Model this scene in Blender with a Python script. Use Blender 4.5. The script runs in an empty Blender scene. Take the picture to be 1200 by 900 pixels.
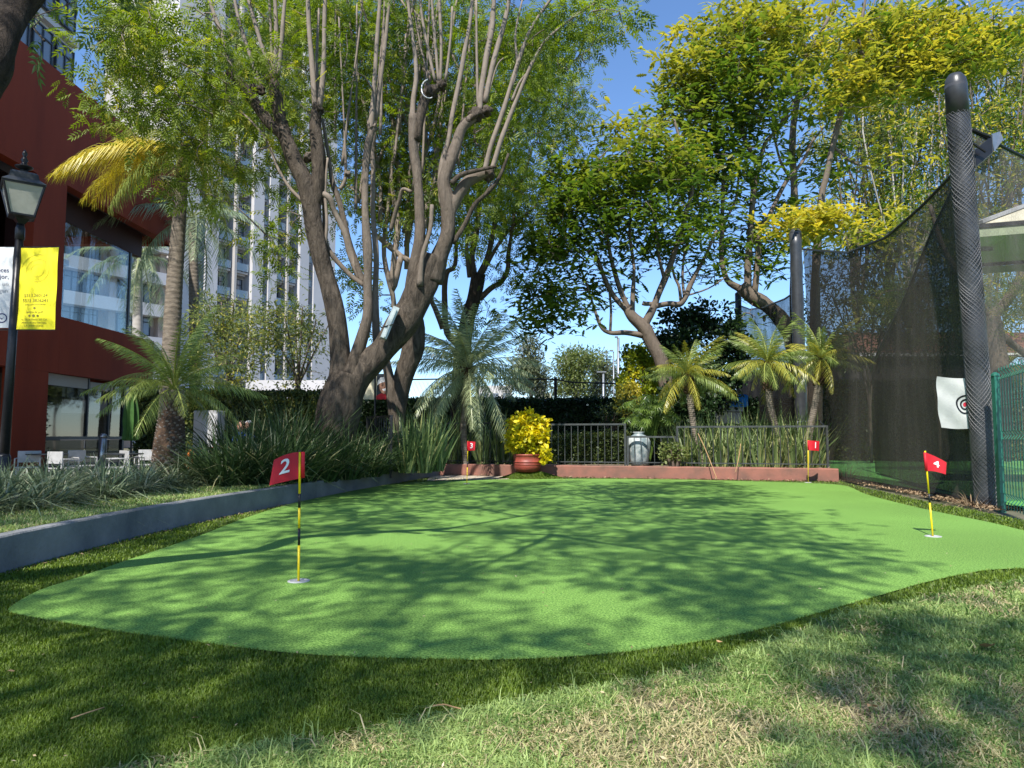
import bpy, math, random
import numpy as np
from mathutils import Vector, Matrix, noise as mnoise

random.seed(7)
rng = np.random.default_rng(7)
R = math.radians
sc = bpy.context.scene
col = sc.collection

# ------------------------------------------------------------------ camera
F_PX, CX, CY, HORIZON = 832.0, 600.0, 450.0, 512.0
PITCH = math.atan((HORIZON - CY) / F_PX)
cam_d = bpy.data.cameras.new("camera")
cam = bpy.data.objects.new("camera", cam_d); col.objects.link(cam)
cam_d.sensor_width = 36.0; cam_d.lens = 36.0 * F_PX / 1200.0
cam_d.clip_start = 0.05; cam_d.clip_end = 2000
cam.location = (0, 0, 1.0); cam.rotation_euler = (math.pi / 2 + PITCH, 0, 0)
sc.camera = cam

# ------------------------------------------------------------------ sky, sun, exposure
SUN_EL, SUN_AZ = R(51), math.atan2(-0.32, -0.95)          # azimuth of the sun seen from above, from +Y towards +X
SUN = Vector((math.sin(SUN_AZ) * math.cos(SUN_EL), math.cos(SUN_AZ) * math.cos(SUN_EL), math.sin(SUN_EL)))
world = bpy.data.worlds.new("World"); sc.world = world; world.use_nodes = True
wn = world.node_tree; wn.nodes.clear()
sky = wn.nodes.new('ShaderNodeTexSky'); sky.sky_type = 'NISHITA'; sky.sun_disc = False
sky.sun_elevation = SUN_EL; sky.sun_rotation = SUN_AZ; sky.altitude = 0
sky.air_density = 1.0; sky.dust_density = 0.0; sky.ozone_density = 8.0
bg = wn.nodes.new('ShaderNodeBackground'); bg.inputs[1].default_value = 0.112
wo = wn.nodes.new('ShaderNodeOutputWorld')
wn.links.new(sky.outputs[0], bg.inputs[0]); wn.links.new(bg.outputs[0], wo.inputs[0])
sun_d = bpy.data.lights.new("sun", 'SUN'); sun_d.energy = 3.9; sun_d.angle = R(0.53); sun_d.color = (1.0, 0.955, 0.88)
sun_o = bpy.data.objects.new("sun", sun_d); col.objects.link(sun_o)
sun_o.rotation_euler = SUN.to_track_quat('Z', 'Y').to_euler(); sun_o.location = (-10, -20, 30)
sc.view_settings.view_transform = 'Standard'; sc.view_settings.look = 'None'
sc.view_settings.exposure = 1.05; sc.view_settings.gamma = 1.0
sc.cycles.max_bounces = 8; sc.cycles.transparent_max_bounces = 24
sc.cycles.diffuse_bounces = 3; sc.cycles.glossy_bounces = 3; sc.cycles.transmission_bounces = 4
sc.cycles.use_denoising = True

# ------------------------------------------------------------------ helpers: places
_sp, _cp = math.sin(PITCH), math.cos(PITCH)
def ray(px, py):
    u, v = (px - CX) / F_PX, (CY - py) / F_PX
    return Vector((u, _cp - v * _sp, _sp + v * _cp))
def P(px, py, Y):                       # point of the place seen at that pixel, Y metres ahead
    d = ray(px, py); k = Y / d.y
    return Vector((d.x * k, Y, 1.0 + d.z * k))
def G(px, py, z=0.0):                   # point on level z
    d = ray(px, py); k = (z - 1.0) / d.z
    return Vector((d.x * k, d.y * k, z))
def X(px, Y): return (px - CX) / F_PX * Y   # near enough for level lines
def PW(w, Y): return w * Y / F_PX       # pixel width to metres at Y

# ------------------------------------------------------------------ helpers: objects
def tag(o, label=None, cat=None, group=None, kind=None):
    if label: o['label'] = label
    if cat: o['category'] = cat
    if group: o['group'] = group
    if kind: o['kind'] = kind
    return o
def empty(name, loc, label=None, cat=None, group=None, rz=0.0):
    o = bpy.data.objects.new(name, None); col.objects.link(o)
    o.location = loc; o.rotation_euler = (0, 0, rz); o.empty_display_size = 0.2
    return tag(o, label, cat, group)
def origin(p):
    v = Vector((0, 0, 0))
    while p is not None:
        v += Vector(p.location); p = p.parent
    return v
def link(name, me, mat, parent=None, smooth=False):
    o = bpy.data.objects.new(name, me); col.objects.link(o)
    if mat is not None:
        if len(me.materials) == 0: me.materials.append(mat)
    if parent is not None: o.parent = parent
    if smooth and len(me.polygons): me.polygons.foreach_set('use_smooth', [True] * len(me.polygons))
    return o
def dup(root, loc=None, rz=None, label=None, scale=None):
    c = root.copy(); col.objects.link(c)
    if loc is not None: c.location = loc
    if rz is not None: c.rotation_euler = (c.rotation_euler[0], c.rotation_euler[1], rz)
    if scale is not None: c.scale = (scale,) * 3
    if label: c['label'] = label
    for ch in root.children:
        d = ch.copy(); col.objects.link(d); d.parent = c
        for g in ch.children:
            e = g.copy(); col.objects.link(e); e.parent = d
    return c

class MB:
    """collects simple shapes for ONE mesh object"""
    def __init__(s): s.v = []; s.f = []; s.a = []
    def add(s, vs, fs, a=0.5):
        n = len(s.v); s.v += [tuple(v) for v in vs]; s.f += [tuple(i + n for i in f) for f in fs]
        s.a += [a] * len(vs) if not hasattr(a, '__len__') else list(a)
        return s
    def box(s, c, size, rz=0.0, a=0.5, bevel=0.0):
        x, y, z = [d / 2 for d in size]; cr, sr = math.cos(rz), math.sin(rz)
        if bevel <= 0:
            pts = [(-x, -y, -z), (x, -y, -z), (x, y, -z), (-x, y, -z), (-x, -y, z), (x, -y, z), (x, y, z), (-x, y, z)]
            fs = [(0, 3, 2, 1), (4, 5, 6, 7), (0, 1, 5, 4), (1, 2, 6, 5), (2, 3, 7, 6), (3, 0, 4, 7)]
        else:
            b = bevel; pts = []; rings = [(-z, b), (-z + b, 0), (z - b, 0), (z, b)]
            for zz, k in rings:
                xx, yy = x - k, y - k
                c8 = [(-xx, -yy + b), (-xx + b, -yy), (xx - b, -yy), (xx, -yy + b), (xx, yy - b), (xx - b, yy), (-xx + b, yy), (-xx, yy - b)]
                pts += [(p, q, zz) for p, q in c8]
            fs = [tuple(range(7, -1, -1)), tuple(range(24, 32))]
            for r in range(3):
                for i in range(8):
                    j = (i + 1) % 8; fs.append((r * 8 + i, r * 8 + j, r * 8 + 8 + j, r * 8 + 8 + i))
        return s.add([(c[0] + p[0] * cr - p[1] * sr, c[1] + p[0] * sr + p[1] * cr, c[2] + p[2]) for p in pts], fs, a)
    def beam(s, p, q, w, h=None, a=0.5):
        """rectangular bar from p to q"""
        p, q = Vector(p), Vector(q); h = h or w; d = (q - p).normalized()
        up = Vector((0, 0, 1)) if abs(d.z) < .95 else Vector((0, 1, 0))
        r = d.cross(up).normalized() * w / 2; u = r.cross(d).normalized() * h / 2
        vs = [p - r - u, p + r - u, p + r + u, p - r + u, q - r - u, q + r - u, q + r + u, q - r + u]
        return s.add(vs, [(0, 1, 2, 3), (7, 6, 5, 4), (0, 4, 5, 1), (1, 5, 6, 2), (2, 6, 7, 3), (3, 7, 4, 0)], a)
    def tube(s, pts, rad, n=8, cap=True, a=0.5, wob=0.0):
        pts = [Vector(p) for p in pts]
        if not hasattr(rad, '__len__'): rad = [rad] * len(pts)
        av = a if hasattr(a, '__len__') else [a] * len(pts)
        vs, fs, aa = [], [], []
        d0 = (pts[1] - pts[0]).normalized()
        u = d0.cross(Vector((0.13, 1, 0.21))).normalized()
        for i, p in enumerate(pts):
            d = (pts[min(i + 1, len(pts) - 1)] - pts[max(i - 1, 0)])
            d = d.normalized() if d.length > 1e-9 else d0
            u = (u - d * u.dot(d)).normalized(); w = d.cross(u)
            for k in range(n):
                t = 2 * math.pi * k / n; r = rad[i]
                if wob: r *= 1 + wob * mnoise.noise(Vector((math.cos(t) * 1.5 + p.x, math.sin(t) * 1.5 + p.y, p.z * 1.3)))
                vs.append(p + (u * math.cos(t) + w * math.sin(t)) * r); aa.append(av[i])
        for i in range(len(pts) - 1):
            for k in range(n):
                j = (k + 1) % n; fs.append((i * n + k, i * n + j, (i + 1) * n + j, (i + 1) * n + k))
        if cap: fs.append(tuple(range(n - 1, -1, -1))); fs.append(tuple(range((len(pts) - 1) * n, len(pts) * n)))
        return s.add(vs, fs, aa)
    def lathe(s, c, prof, n=24, a=0.5, cap=True):
        vs, fs = [], []
        for r, z in prof:
            for k in range(n):
                t = 2 * math.pi * k / n; vs.append((c[0] + r * math.cos(t), c[1] + r * math.sin(t), c[2] + z))
        for i in range(len(prof) - 1):
            for k in range(n):
                j = (k + 1) % n; fs.append((i * n + k, i * n + j, (i + 1) * n + j, (i + 1) * n + k))
        if cap: fs.append(tuple(range(n - 1, -1, -1))); fs.append(tuple(range((len(prof) - 1) * n, len(prof) * n)))
        return s.add(vs, fs, a)
    def blob(s, c, r, sub=2, wob=0.35, a=0.5, sq=(1, 1, 1)):
        import bmesh
        bm = bmesh.new(); bmesh.ops.create_icosphere(bm, subdivisions=sub, radius=1.0)
        vs = []
        for v in bm.verts:
            k = 1 + wob * mnoise.noise(v.co * 1.7 + Vector(c) * 3)
            vs.append((c[0] + v.co.x * r * k * sq[0], c[1] + v.co.y * r * k * sq[1], c[2] + v.co.z * r * k * sq[2]))
        fs = [tuple(x.index for x in f.verts) for f in bm.faces]; bm.free()
        return s.add(vs, fs, a)
    def strip(s, pts, ws, side, a=0.5, fold=0.0):
        """leaf blade: ribbon through pts, widths ws, sideways vector side"""
        side = Vector(side).normalized(); vs, fs = [], []; n = len(pts)
        for p, w in zip(pts, ws):
            p = Vector(p); vs += [p - side * w / 2, p + side * w / 2]
        for i in range(n - 1): fs.append((2 * i, 2 * i + 1, 2 * i + 3, 2 * i + 2))
        return s.add(vs, fs, a)
    def mesh(s, name, parent=None):
        o = origin(parent); me = bpy.data.meshes.new(name)
        me.from_pydata([(v[0] - o.x, v[1] - o.y, v[2] - o.z) for v in s.v], [], s.f)
        at = me.attributes.new('rnd', 'FLOAT', 'POINT'); at.data.foreach_set('value', np.array(s.a, dtype=np.float32))
        return me
    def build(s, name, mat, parent=None, smooth=False):
        return link(name, s.mesh(name, parent), mat, parent, smooth)

def big_mesh(name, V, F, attrs, mat, parent=None, smooth=False):
    """numpy mesh: V (n,3), F (m,k) all faces of the same k"""
    o = np.array(origin(parent)); V = (V - o).astype(np.float32)
    me = bpy.data.meshes.new(name); k = F.shape[1]
    me.vertices.add(len(V)); me.vertices.foreach_set('co', V.ravel())
    me.loops.add(F.size); me.loops.foreach_set('vertex_index', F.astype(np.int32).ravel())
    me.polygons.add(len(F)); me.polygons.foreach_set('loop_start', np.arange(0, F.size, k, dtype=np.int32))
    me.polygons.foreach_set('loop_total', np.full(len(F), k, dtype=np.int32))
    for an, av in attrs.items():
        me.attributes.new(an, 'FLOAT', 'POINT').data.foreach_set('value', av.astype(np.float32))
    me.update(calc_edges=True)
    return link(name, me, mat, parent, smooth)

def frames(d, roll):
    """rotation matrices (n,3,3) whose local X is d, with a roll about it"""
    d = d / np.maximum(np.linalg.norm(d, axis=1, keepdims=True), 1e-9)
    up = np.tile(np.array([0, 0, 1.0]), (len(d), 1)); up[np.abs(d[:, 2]) > .97] = [0, 1, 0]
    y = np.cross(up, d); y /= np.linalg.norm(y, axis=1, keepdims=True); z = np.cross(d, y)
    c, s_ = np.cos(roll)[:, None], np.sin(roll)[:, None]
    y2 = y * c + z * s_; z2 = z * c - y * s_
    return np.stack([d, y2, z2], axis=2)
def scatter(tv, tf, pos, rot, scale, attrs):
    """copies of a template (tv verts, tf faces) as one array mesh"""
    n, m = len(pos), len(tv)
    V = np.einsum('nij,mj->nmi', rot, tv) * np.asarray(scale)[:, None, None] + pos[:, None, :]
    F = (tf[None, :, :] + (np.arange(n) * m)[:, None, None]).reshape(-1, tf.shape[1])
    return V.reshape(-1, 3), F, {k: np.repeat(v, m) for k, v in attrs.items()}

# ------------------------------------------------------------------ materials
def nodes(name):
    m = bpy.data.materials.new(name); m.use_nodes = True; nt = m.node_tree; nt.nodes.clear()
    out = nt.nodes.new('ShaderNodeOutputMaterial')
    return m, nt, out
def N(nt, t, **kw):
    n = nt.nodes.new(t)
    for k, v in kw.items():
        if k.startswith('i_'):
            key = k[2:]; key = int(key) if key.isdigit() else key.replace('_', ' ')
            n.inputs[key].default_value = v
        else: setattr(n, k, v)
    return n
def c4(c): return (c[0], c[1], c[2], 1.0)
def ramp(nt, fac, stops):
    r = nt.nodes.new('ShaderNodeValToRGB'); e = r.color_ramp.elements
    while len(e) < len(stops): e.new(0.5)
    for i, (p, c) in enumerate(stops): e[i].position = p; e[i].color = c4(c)
    nt.links.new(fac, r.inputs[0]); return r.outputs[0]
def noise_tex(nt, scale, detail=4, rough=.6, coord='Object', stretch=None, dist=0.0):
    tc = nt.nodes.new('ShaderNodeTexCoord'); src = tc.outputs[coord]
    if stretch:
        mp = nt.nodes.new('ShaderNodeMapping'); mp.inputs['Scale'].default_value = stretch
        nt.links.new(src, mp.inputs[0]); src = mp.outputs[0]
    n = N(nt, 'ShaderNodeTexNoise'); n.inputs['Scale'].default_value = scale; n.inputs['Detail'].default_value = detail
    n.inputs['Roughness'].default_value = rough; n.inputs['Distortion'].default_value = dist
    nt.links.new(src, n.inputs['Vector']); return n.outputs['Fac']
def bump(nt, h, strength, dist):
    b = nt.nodes.new('ShaderNodeBump'); b.inputs['Strength'].default_value = strength; b.inputs['Distance'].default_value = dist
    nt.links.new(h, b.inputs['Height']); return b.outputs[0]
def mixc(nt, fac, a, b):
    m = nt.nodes.new('ShaderNodeMix'); m.data_type = 'RGBA'
    for s_, i in ((fac, 0), (a, 6), (b, 7)):
        if hasattr(s_, 'links'): nt.links.new(s_, m.inputs[i])
        elif i == 0: m.inputs[0].default_value = s_
        else: m.inputs[i].default_value = c4(s_)
    return m.outputs[2]
def surf(name, c1, c2=None, scale=6, rough=.7, bs=.3, bd=.01, metal=0.0, detail=5, stretch=None, spec=.4, lo=.35, hi=.65, bscale=None):
    """plain surface: two colours mixed by noise, with a fine relief"""
    m, nt, out = nodes(name); b = N(nt, 'ShaderNodeBsdfPrincipled')
    b.inputs['Roughness'].default_value = rough; b.inputs['Metallic'].default_value = metal
    b.inputs['Specular IOR Level'].default_value = spec
    n = noise_tex(nt, scale, detail, .6, stretch=stretch)
    nt.links.new(ramp(nt, n, [(lo, c1), (hi, c2 or tuple(x * .8 for x in c1))]), b.inputs['Base Color'])
    if bs > 0:
        nt.links.new(bump(nt, noise_tex(nt, bscale or scale * 6, 4, .65, stretch=stretch), bs, bd), b.inputs['Normal'])
    nt.links.new(b.outputs[0], out.inputs[0]); return m
def leafmat(name, c1, c2, yellow=None, transl=.35, rough=.45, spec=.35, noise_scale=None):
    """leaf: colour runs from c1 to c2 by the leaf's own number; 'yel' turns it to the yellow of young leaves"""
    m, nt, out = nodes(name); b = N(nt, 'ShaderNodeBsdfPrincipled')
    b.inputs['Roughness'].default_value = rough; b.inputs['Specular IOR Level'].default_value = spec
    at = N(nt, 'ShaderNodeAttribute', attribute_name='rnd')
    c = mixc(nt, at.outputs['Fac'], c1, c2)
    if yellow:
        ay = N(nt, 'ShaderNodeAttribute', attribute_name='yel'); c = mixc(nt, ay.outputs['Fac'], c, yellow)
    nt.links.new(c, b.inputs['Base Color'])
    t = N(nt, 'ShaderNodeBsdfTranslucent'); hs = N(nt, 'ShaderNodeHueSaturation')
    hs.inputs['Saturation'].default_value = 1.1; hs.inputs['Value'].default_value = 1.6
    nt.links.new(c, hs.inputs['Color']); nt.links.new(hs.outputs[0], t.inputs[0])
    mx = N(nt, 'ShaderNodeMixShader'); mx.inputs[0].default_value = transl
    nt.links.new(b.outputs[0], mx.inputs[1]); nt.links.new(t.outputs[0], mx.inputs[2])
    nt.links.new(mx.outputs[0], out.inputs[0]); return m
def barkmat(name, dark, pale, scale=1.0):
    """rough dark bark on old wood (rnd 0) to smooth pale bark on young stems (rnd 1)"""
    m, nt, out = nodes(name); b = N(nt, 'ShaderNodeBsdfPrincipled')
    b.inputs['Roughness'].default_value = .85; b.inputs['Specular IOR Level'].default_value = .2
    n1 = noise_tex(nt, 9 * scale, 7, .7, stretch=(1, 1, .3), dist=.6); n2 = noise_tex(nt, 2.2, 3, .6)
    old = ramp(nt, n1, [(.33, tuple(x * .35 for x in dark)), (.5, dark), (.68, tuple(x * 1.7 for x in dark))])
    young = ramp(nt, noise_tex(nt, 14, 5, .6, stretch=(1, 1, .5)), [(.3, tuple(x * .7 for x in pale)), (.6, pale)])
    at = N(nt, 'ShaderNodeAttribute', attribute_name='rnd')
    ad = N(nt, 'ShaderNodeMath', operation='MULTIPLY_ADD'); ad.inputs[1].default_value = .5; ad.inputs[2].default_value = -.25
    nt.links.new(n2, ad.inputs[0]); ad2 = N(nt, 'ShaderNodeMath', operation='ADD', use_clamp=True)
    nt.links.new(ad.outputs[0], ad2.inputs[0]); nt.links.new(at.outputs['Fac'], ad2.inputs[1])
    nt.links.new(mixc(nt, ad2.outputs[0], old, young), b.inputs['Base Color'])
    sub = N(nt, 'ShaderNodeMath', operation='SUBTRACT'); sub.inputs[0].default_value = 1.0; nt.links.new(ad2.outputs[0], sub.inputs[1])
    h = N(nt, 'ShaderNodeMath', operation='MULTIPLY'); nt.links.new(n1, h.inputs[0]); nt.links.new(sub.outputs[0], h.inputs[1])
    nt.links.new(bump(nt, h.outputs[0], 1.0, .07), b.inputs['Normal'])
    nt.links.new(b.outputs[0], out.inputs[0]); return m

M = {}
M['bark'] = barkmat('bark', (.075, .060, .046), (.25, .205, .165), 1.3)
M['bark_dark'] = barkmat('bark_dark', (.045, .034, .026), (.13, .10, .076), 2.2)
M['bark_jac'] = barkmat('bark_jacaranda', (.10, .076, .058), (.17, .135, .105), 1.8)
M['bark_pale'] = barkmat('bark_pale', (.22, .19, .16), (.42, .38, .33))
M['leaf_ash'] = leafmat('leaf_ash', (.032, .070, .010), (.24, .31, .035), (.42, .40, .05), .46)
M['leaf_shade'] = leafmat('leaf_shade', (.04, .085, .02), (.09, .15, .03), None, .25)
M['leaf_jac'] = leafmat('leaf_jacaranda', (.035, .080, .014), (.16, .23, .032), (.64, .53, .085), .44)
M['leaf_pale'] = leafmat('leaf_pale', (.08, .115, .035), (.22, .26, .08), (.48, .42, .07), .4)
M['leaf_grey'] = leafmat('leaf_grey', (.075, .095, .05), (.17, .19, .10), None, .3)
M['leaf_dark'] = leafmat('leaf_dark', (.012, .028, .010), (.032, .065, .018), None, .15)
M['leaf_hedge'] = leafmat('leaf_hedge', (.03, .05, .014), (.085, .12, .03), (.3, .28, .05), .2)
M['leaf_lime'] = leafmat('leaf_lime', (.12, .19, .02), (.34, .36, .03), (.6, .5, .03), .35)
M['leaf_yellow'] = leafmat('leaf_yellow', (.32, .34, .02), (.72, .60, .02), (.9, .7, .02), .3)
M['leaf_sword'] = leafmat('leaf_sword', (.06, .105, .035), (.23, .30, .11), (.42, .42, .17), .2)
M['leaf_strap'] = leafmat('leaf_strap', (.022, .045, .016), (.070, .115, .038), (.33, .31, .16), .15, .45, .3)
M['leaf_lily'] = leafmat('leaf_lily', (.06, .10, .045), (.25, .30, .17), (.5, .48, .33), .15, .35, .5)
M['palm_green'] = leafmat('palm_green', (.09, .155, .035), (.27, .36, .11), (.66, .52, .05), .3, .35, .5)
M['palm_grey'] = leafmat('palm_grey', (.15, .21, .11), (.36, .43, .25), (.5, .4, .1), .3, .35, .5)
M['palm_yellow'] = leafmat('palm_yellow', (.30, .29, .02), (.66, .50, .03), (.7, .45, .03), .4, .4, .4)
M['palm_trunk'] = surf('palm_trunk', (.24, .20, .155), (.11, .09, .07), 5, .9, .6, .02, stretch=(1, 1, 3.2))
M['boot'] = surf('leaf_boot', (.42, .34, .28), (.13, .095, .075), 9, .9, .6, .02)
M['fibre'] = surf('palm_fibre', (.12, .07, .04), (.05, .03, .02), 12, .95, .6, .02)
M['soil'] = surf('soil', (.11, .08, .055), (.2, .155, .11), 5, .95, .7, .03)
M['concrete'] = surf('concrete', (.10, .11, .122), (.24, .245, .25), 1.6, .85, .7, .02, detail=9, lo=.3, hi=.68, bscale=22)
M['red_wall'] = surf('red_wall', (.29, .046, .018), (.22, .034, .014), 1.1, .8, .35, .008, detail=8, stretch=(1, 1, .22), bscale=38, spec=.25)
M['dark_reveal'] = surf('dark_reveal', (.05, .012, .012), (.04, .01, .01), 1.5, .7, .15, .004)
M['kerb_red'] = surf('kerb_red', (.31, .125, .09), (.17, .09, .068), 1.7, .85, .6, .012, bscale=30)
M['paving'] = surf('paving', (.20, .19, .18), (.27, .26, .245), 2.0, .85, .4, .006, bscale=40)
M['sand'] = surf('sand', (.52, .45, .36), (.36, .29, .22), 4, .95, .6, .01)
M['black_metal'] = surf('black_metal', (.014, .014, .016), (.022, .022, .024), 30, .35, .15, .002, .3)
M['grey_rail'] = surf('grey_rail', (.085, .09, .088), (.05, .054, .052), 12, .5, .2, .002, .4)
M['steel'] = surf('steel', (.5, .49, .47), (.36, .35, .34), 8, .32, .05, .001, .85)
M['white_paint'] = surf('white_paint', (.46, .46, .46), (.38, .38, .375), 6, .45, .05, .002)
M['white_wall'] = surf('white_wall', (.54, .52, .52), (.47, .455, .455), .15, .8, .1, .01, bscale=2)
M['tan_wall'] = surf('tan_wall', (.44, .41, .385), (.37, .345, .32), .3, .85, .1, .01, bscale=3)
M['stone_wall'] = surf('stone_wall', (.46, .36, .29), (.36, .27, .21), .5, .85, .1, .01, bscale=3)
M['orange_wall'] = surf('orange_wall', (.50, .2, .09), (.42, .16, .08), .5, .85, .1, .01)
M['frame_dark'] = surf('frame_dark', (.03, .035, .042), (.045, .05, .055), 10, .4, .05, .002, .3)
M['pad_black'] = surf('pad_black', (.028, .03, .034), (.045, .047, .05), 4, .38, .25, .006, spec=.5, bscale=10)
M['wrap'] = surf('net_wrap', (.07, .07, .073), (.11, .11, .11), 20, .6, .2, .003)
M['green_metal'] = surf('green_metal', (.015, .11, .075), (.02, .15, .10), 10, .35, .1, .002, spec=.6)
M['terracotta'] = surf('terracotta', (.30, .060, .040), (.21, .045, .032), 6, .5, .25, .004)
M['vase'] = surf('vase_glaze', (.44, .47, .46), (.17, .22, .23), 5, .4, .2, .004, lo=.42, hi=.6)
M['yellow_banner'] = surf('yellow_banner', (.84, .75, .015), (.74, .64, .012), 3, .65, .1, .01)
M['white_banner'] = surf('white_banner', (.64, .65, .64), (.52, .53, .53), 3, .65, .1, .01)
M['olive_ink'] = surf('olive_ink', (.16, .14, .02), (.2, .17, .03), 20, .7, 0)
M['pale_ink'] = surf('pale_ink', (.66, .56, .015), (.62, .52, .02), 20, .7, 0)
M['navy_ink'] = surf('navy_ink', (.03, .04, .13), (.03, .03, .1), 20, .7, 0)
M['grey_ink'] = surf('grey_ink', (.36, .37, .4), (.34, .35, .38), 20, .7, 0)
M['flag_red'] = surf('flag_red', (.56, .010, .022), (.46, .008, .018), 8, .6, .35, .002, bscale=260)
M['flag_white'] = surf('flag_white', (.8, .79, .79), (.75, .74, .74), 8, .6, 0)
M['pole_yellow'] = surf('pole_yellow', (.86, .62, .008), (.78, .55, .008), 10, .35, 0)
M['pole_black'] = surf('pole_black', (.01, .01, .012), (.015, .015, .016), 10, .35, 0)
M['lantern_glass'] = surf('lantern_glass', (.42, .42, .37), (.3, .31, .27), 3, .25, .1, .01, spec=.6)
M['umbrella_green'] = surf('umbrella_green', (.03, .085, .015), (.045, .12, .02), 4, .8, .2, .01)
M['orange_petal'] = surf('orange_petal', (.75, .12, .02), (.8, .3, .05), 20, .6, 0)
M['blue_cloth'] = surf('blue_cloth', (.03, .09, .42), (.02, .06, .3), 6, .8, .2, .01)
M['blue_tarp'] = surf('blue_tarp', (.015, .20, .62), (.01, .15, .5), 6, .6, .2, .01)
M['skin'] = surf('skin', (.46, .24, .16), (.40, .2, .13), 8, .6, 0)
M['hair'] = surf('hair', (.03, .018, .012), (.05, .03, .02), 20, .6, 0)
M['hose_white'] = surf('hose_white', (.75, .75, .76), (.65, .65, .66), 20, .4, 0)
M['box_metal'] = surf('box_metal', (.50, .56, .55), (.38, .44, .44), 7, .45, .1, .003, .2)
M['cream'] = surf('cream_canvas', (.62, .58, .42), (.56, .52, .38), 2, .8, .1, .01)
M['canvas_green'] = surf('canvas_green', (.36, .42, .26), (.32, .38, .24), 3, .8, .1, .01)
M['roof_red'] = surf('roof_red', (.20, .09, .06), (.13, .06, .045), 3, .85, .3, .02)
M['dark_wall'] = surf('dark_wall', (.09, .08, .07), (.06, .055, .05), 2, .85, .3, .01)
M['dry'] = surf('dry_leaf', (.42, .27, .13), (.30, .17, .08), 12, .8, .2, .003)
M['cloth_target'] = surf('target_cloth', (.55, .56, .54), (.46, .47, .46), 5, .8, .3, .01)
M['target_red'] = surf('target_red', (.6, .02, .05), (.5, .02, .05), 5, .8, 0)
M['far_white'] = surf('far_white', (.6, .58, .55), (.5, .48, .46), 1, .8, 0)
M['galv'] = surf('galvanised', (.28, .30, .33), (.22, .24, .26), 6, .45, .1, .002, .6)

def glass_mat(name, tint, alpha, rough=.03):
    m, nt, out = nodes(name)
    g = N(nt, 'ShaderNodeBsdfGlossy'); g.inputs['Roughness'].default_value = rough; g.inputs[0].default_value = (.85, .9, .9, 1)
    t = N(nt, 'ShaderNodeBsdfTransparent'); t.inputs[0].default_value = c4(tint)
    fr = N(nt, 'ShaderNodeFresnel'); fr.inputs[0].default_value = 1.55
    ad = N(nt, 'ShaderNodeMath', operation='ADD', use_clamp=True); ad.inputs[1].default_value = alpha; nt.links.new(fr.outputs[0], ad.inputs[0])
    ge = N(nt, 'ShaderNodeNewGeometry'); iv = N(nt, 'ShaderNodeMath', operation='SUBTRACT'); iv.inputs[0].default_value = 1.0; nt.links.new(ge.outputs['Backfacing'], iv.inputs[1])
    fm = N(nt, 'ShaderNodeMath', operation='MULTIPLY'); nt.links.new(ad.outputs[0], fm.inputs[0]); nt.links.new(iv.outputs[0], fm.inputs[1])
    mx = N(nt, 'ShaderNodeMixShader'); nt.links.new(fm.outputs[0], mx.inputs[0])
    nt.links.new(t.outputs[0], mx.inputs[1]); nt.links.new(g.outputs[0], mx.inputs[2]); nt.links.new(mx.outputs[0], out.inputs[0])
    return m
M['glass'] = glass_mat('glass_clear', (.90, .93, .93), .03, .0)
M['glass_dark'] = glass_mat('glass_dark', (.30, .32, .32), .05)
m, nt, out = nodes('window_glass_far'); b_ = N(nt, 'ShaderNodeBsdfPrincipled')
b_.inputs['Base Color'].default_value = (.16, .19, .23, 1); b_.inputs['Roughness'].default_value = .12; b_.inputs['Specular IOR Level'].default_value = .9
nt.links.new(b_.outputs[0], out.inputs[0]); M['glass_far'] = m
m, nt, out = nodes('balcony_glass'); b_ = N(nt, 'ShaderNodeBsdfPrincipled')
b_.inputs['Base Color'].default_value = (.42, .5, .54, 1); b_.inputs['Roughness'].default_value = .15; b_.inputs['Alpha'].default_value = .65
nt.links.new(b_.outputs[0], out.inputs[0]); M['glass_balcony'] = m

def net_mat(name, c, dens, k=60.0):
    """knotted net: strands that let the light through between them"""
    m, nt, out = nodes(name); d = N(nt, 'ShaderNodeBsdfDiffuse'); t = N(nt, 'ShaderNodeBsdfTransparent')
    n = noise_tex(nt, 2.2, 6, .7, stretch=(1, 1, .12)); fine = noise_tex(nt, k, 2, .5, stretch=(1, 1, .5))
    nt.links.new(ramp(nt, n, [(.3, c), (.7, tuple(x * 1.35 for x in c))]), d.inputs[0])
    a = N(nt, 'ShaderNodeMath', operation='MULTIPLY_ADD'); a.inputs[1].default_value = .7; a.inputs[2].default_value = dens - .35; nt.links.new(n, a.inputs[0])
    a2 = N(nt, 'ShaderNodeMath', operation='MULTIPLY_ADD', use_clamp=True); a2.inputs[1].default_value = .7
    nt.links.new(fine, a2.inputs[0]); sb = N(nt, 'ShaderNodeMath', operation='SUBTRACT'); sb.inputs[1].default_value = .35
    nt.links.new(a.outputs[0], sb.inputs[0]); nt.links.new(sb.outputs[0], a2.inputs[2])
    mx = N(nt, 'ShaderNodeMixShader'); nt.links.new(a2.outputs[0], mx.inputs[0])
    nt.links.new(t.outputs[0], mx.inputs[1]); nt.links.new(d.outputs[0], mx.inputs[2]); nt.links.new(mx.outputs[0], out.inputs[0]); return m
M['net'] = net_mat('golf_net', (.070, .063, .056), .74)
M['net_pale'] = net_mat('golf_net_pale', (.09, .085, .078), .46)
M['net_black'] = net_mat('golf_net_black', (.045, .042, .038), .76)

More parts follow.
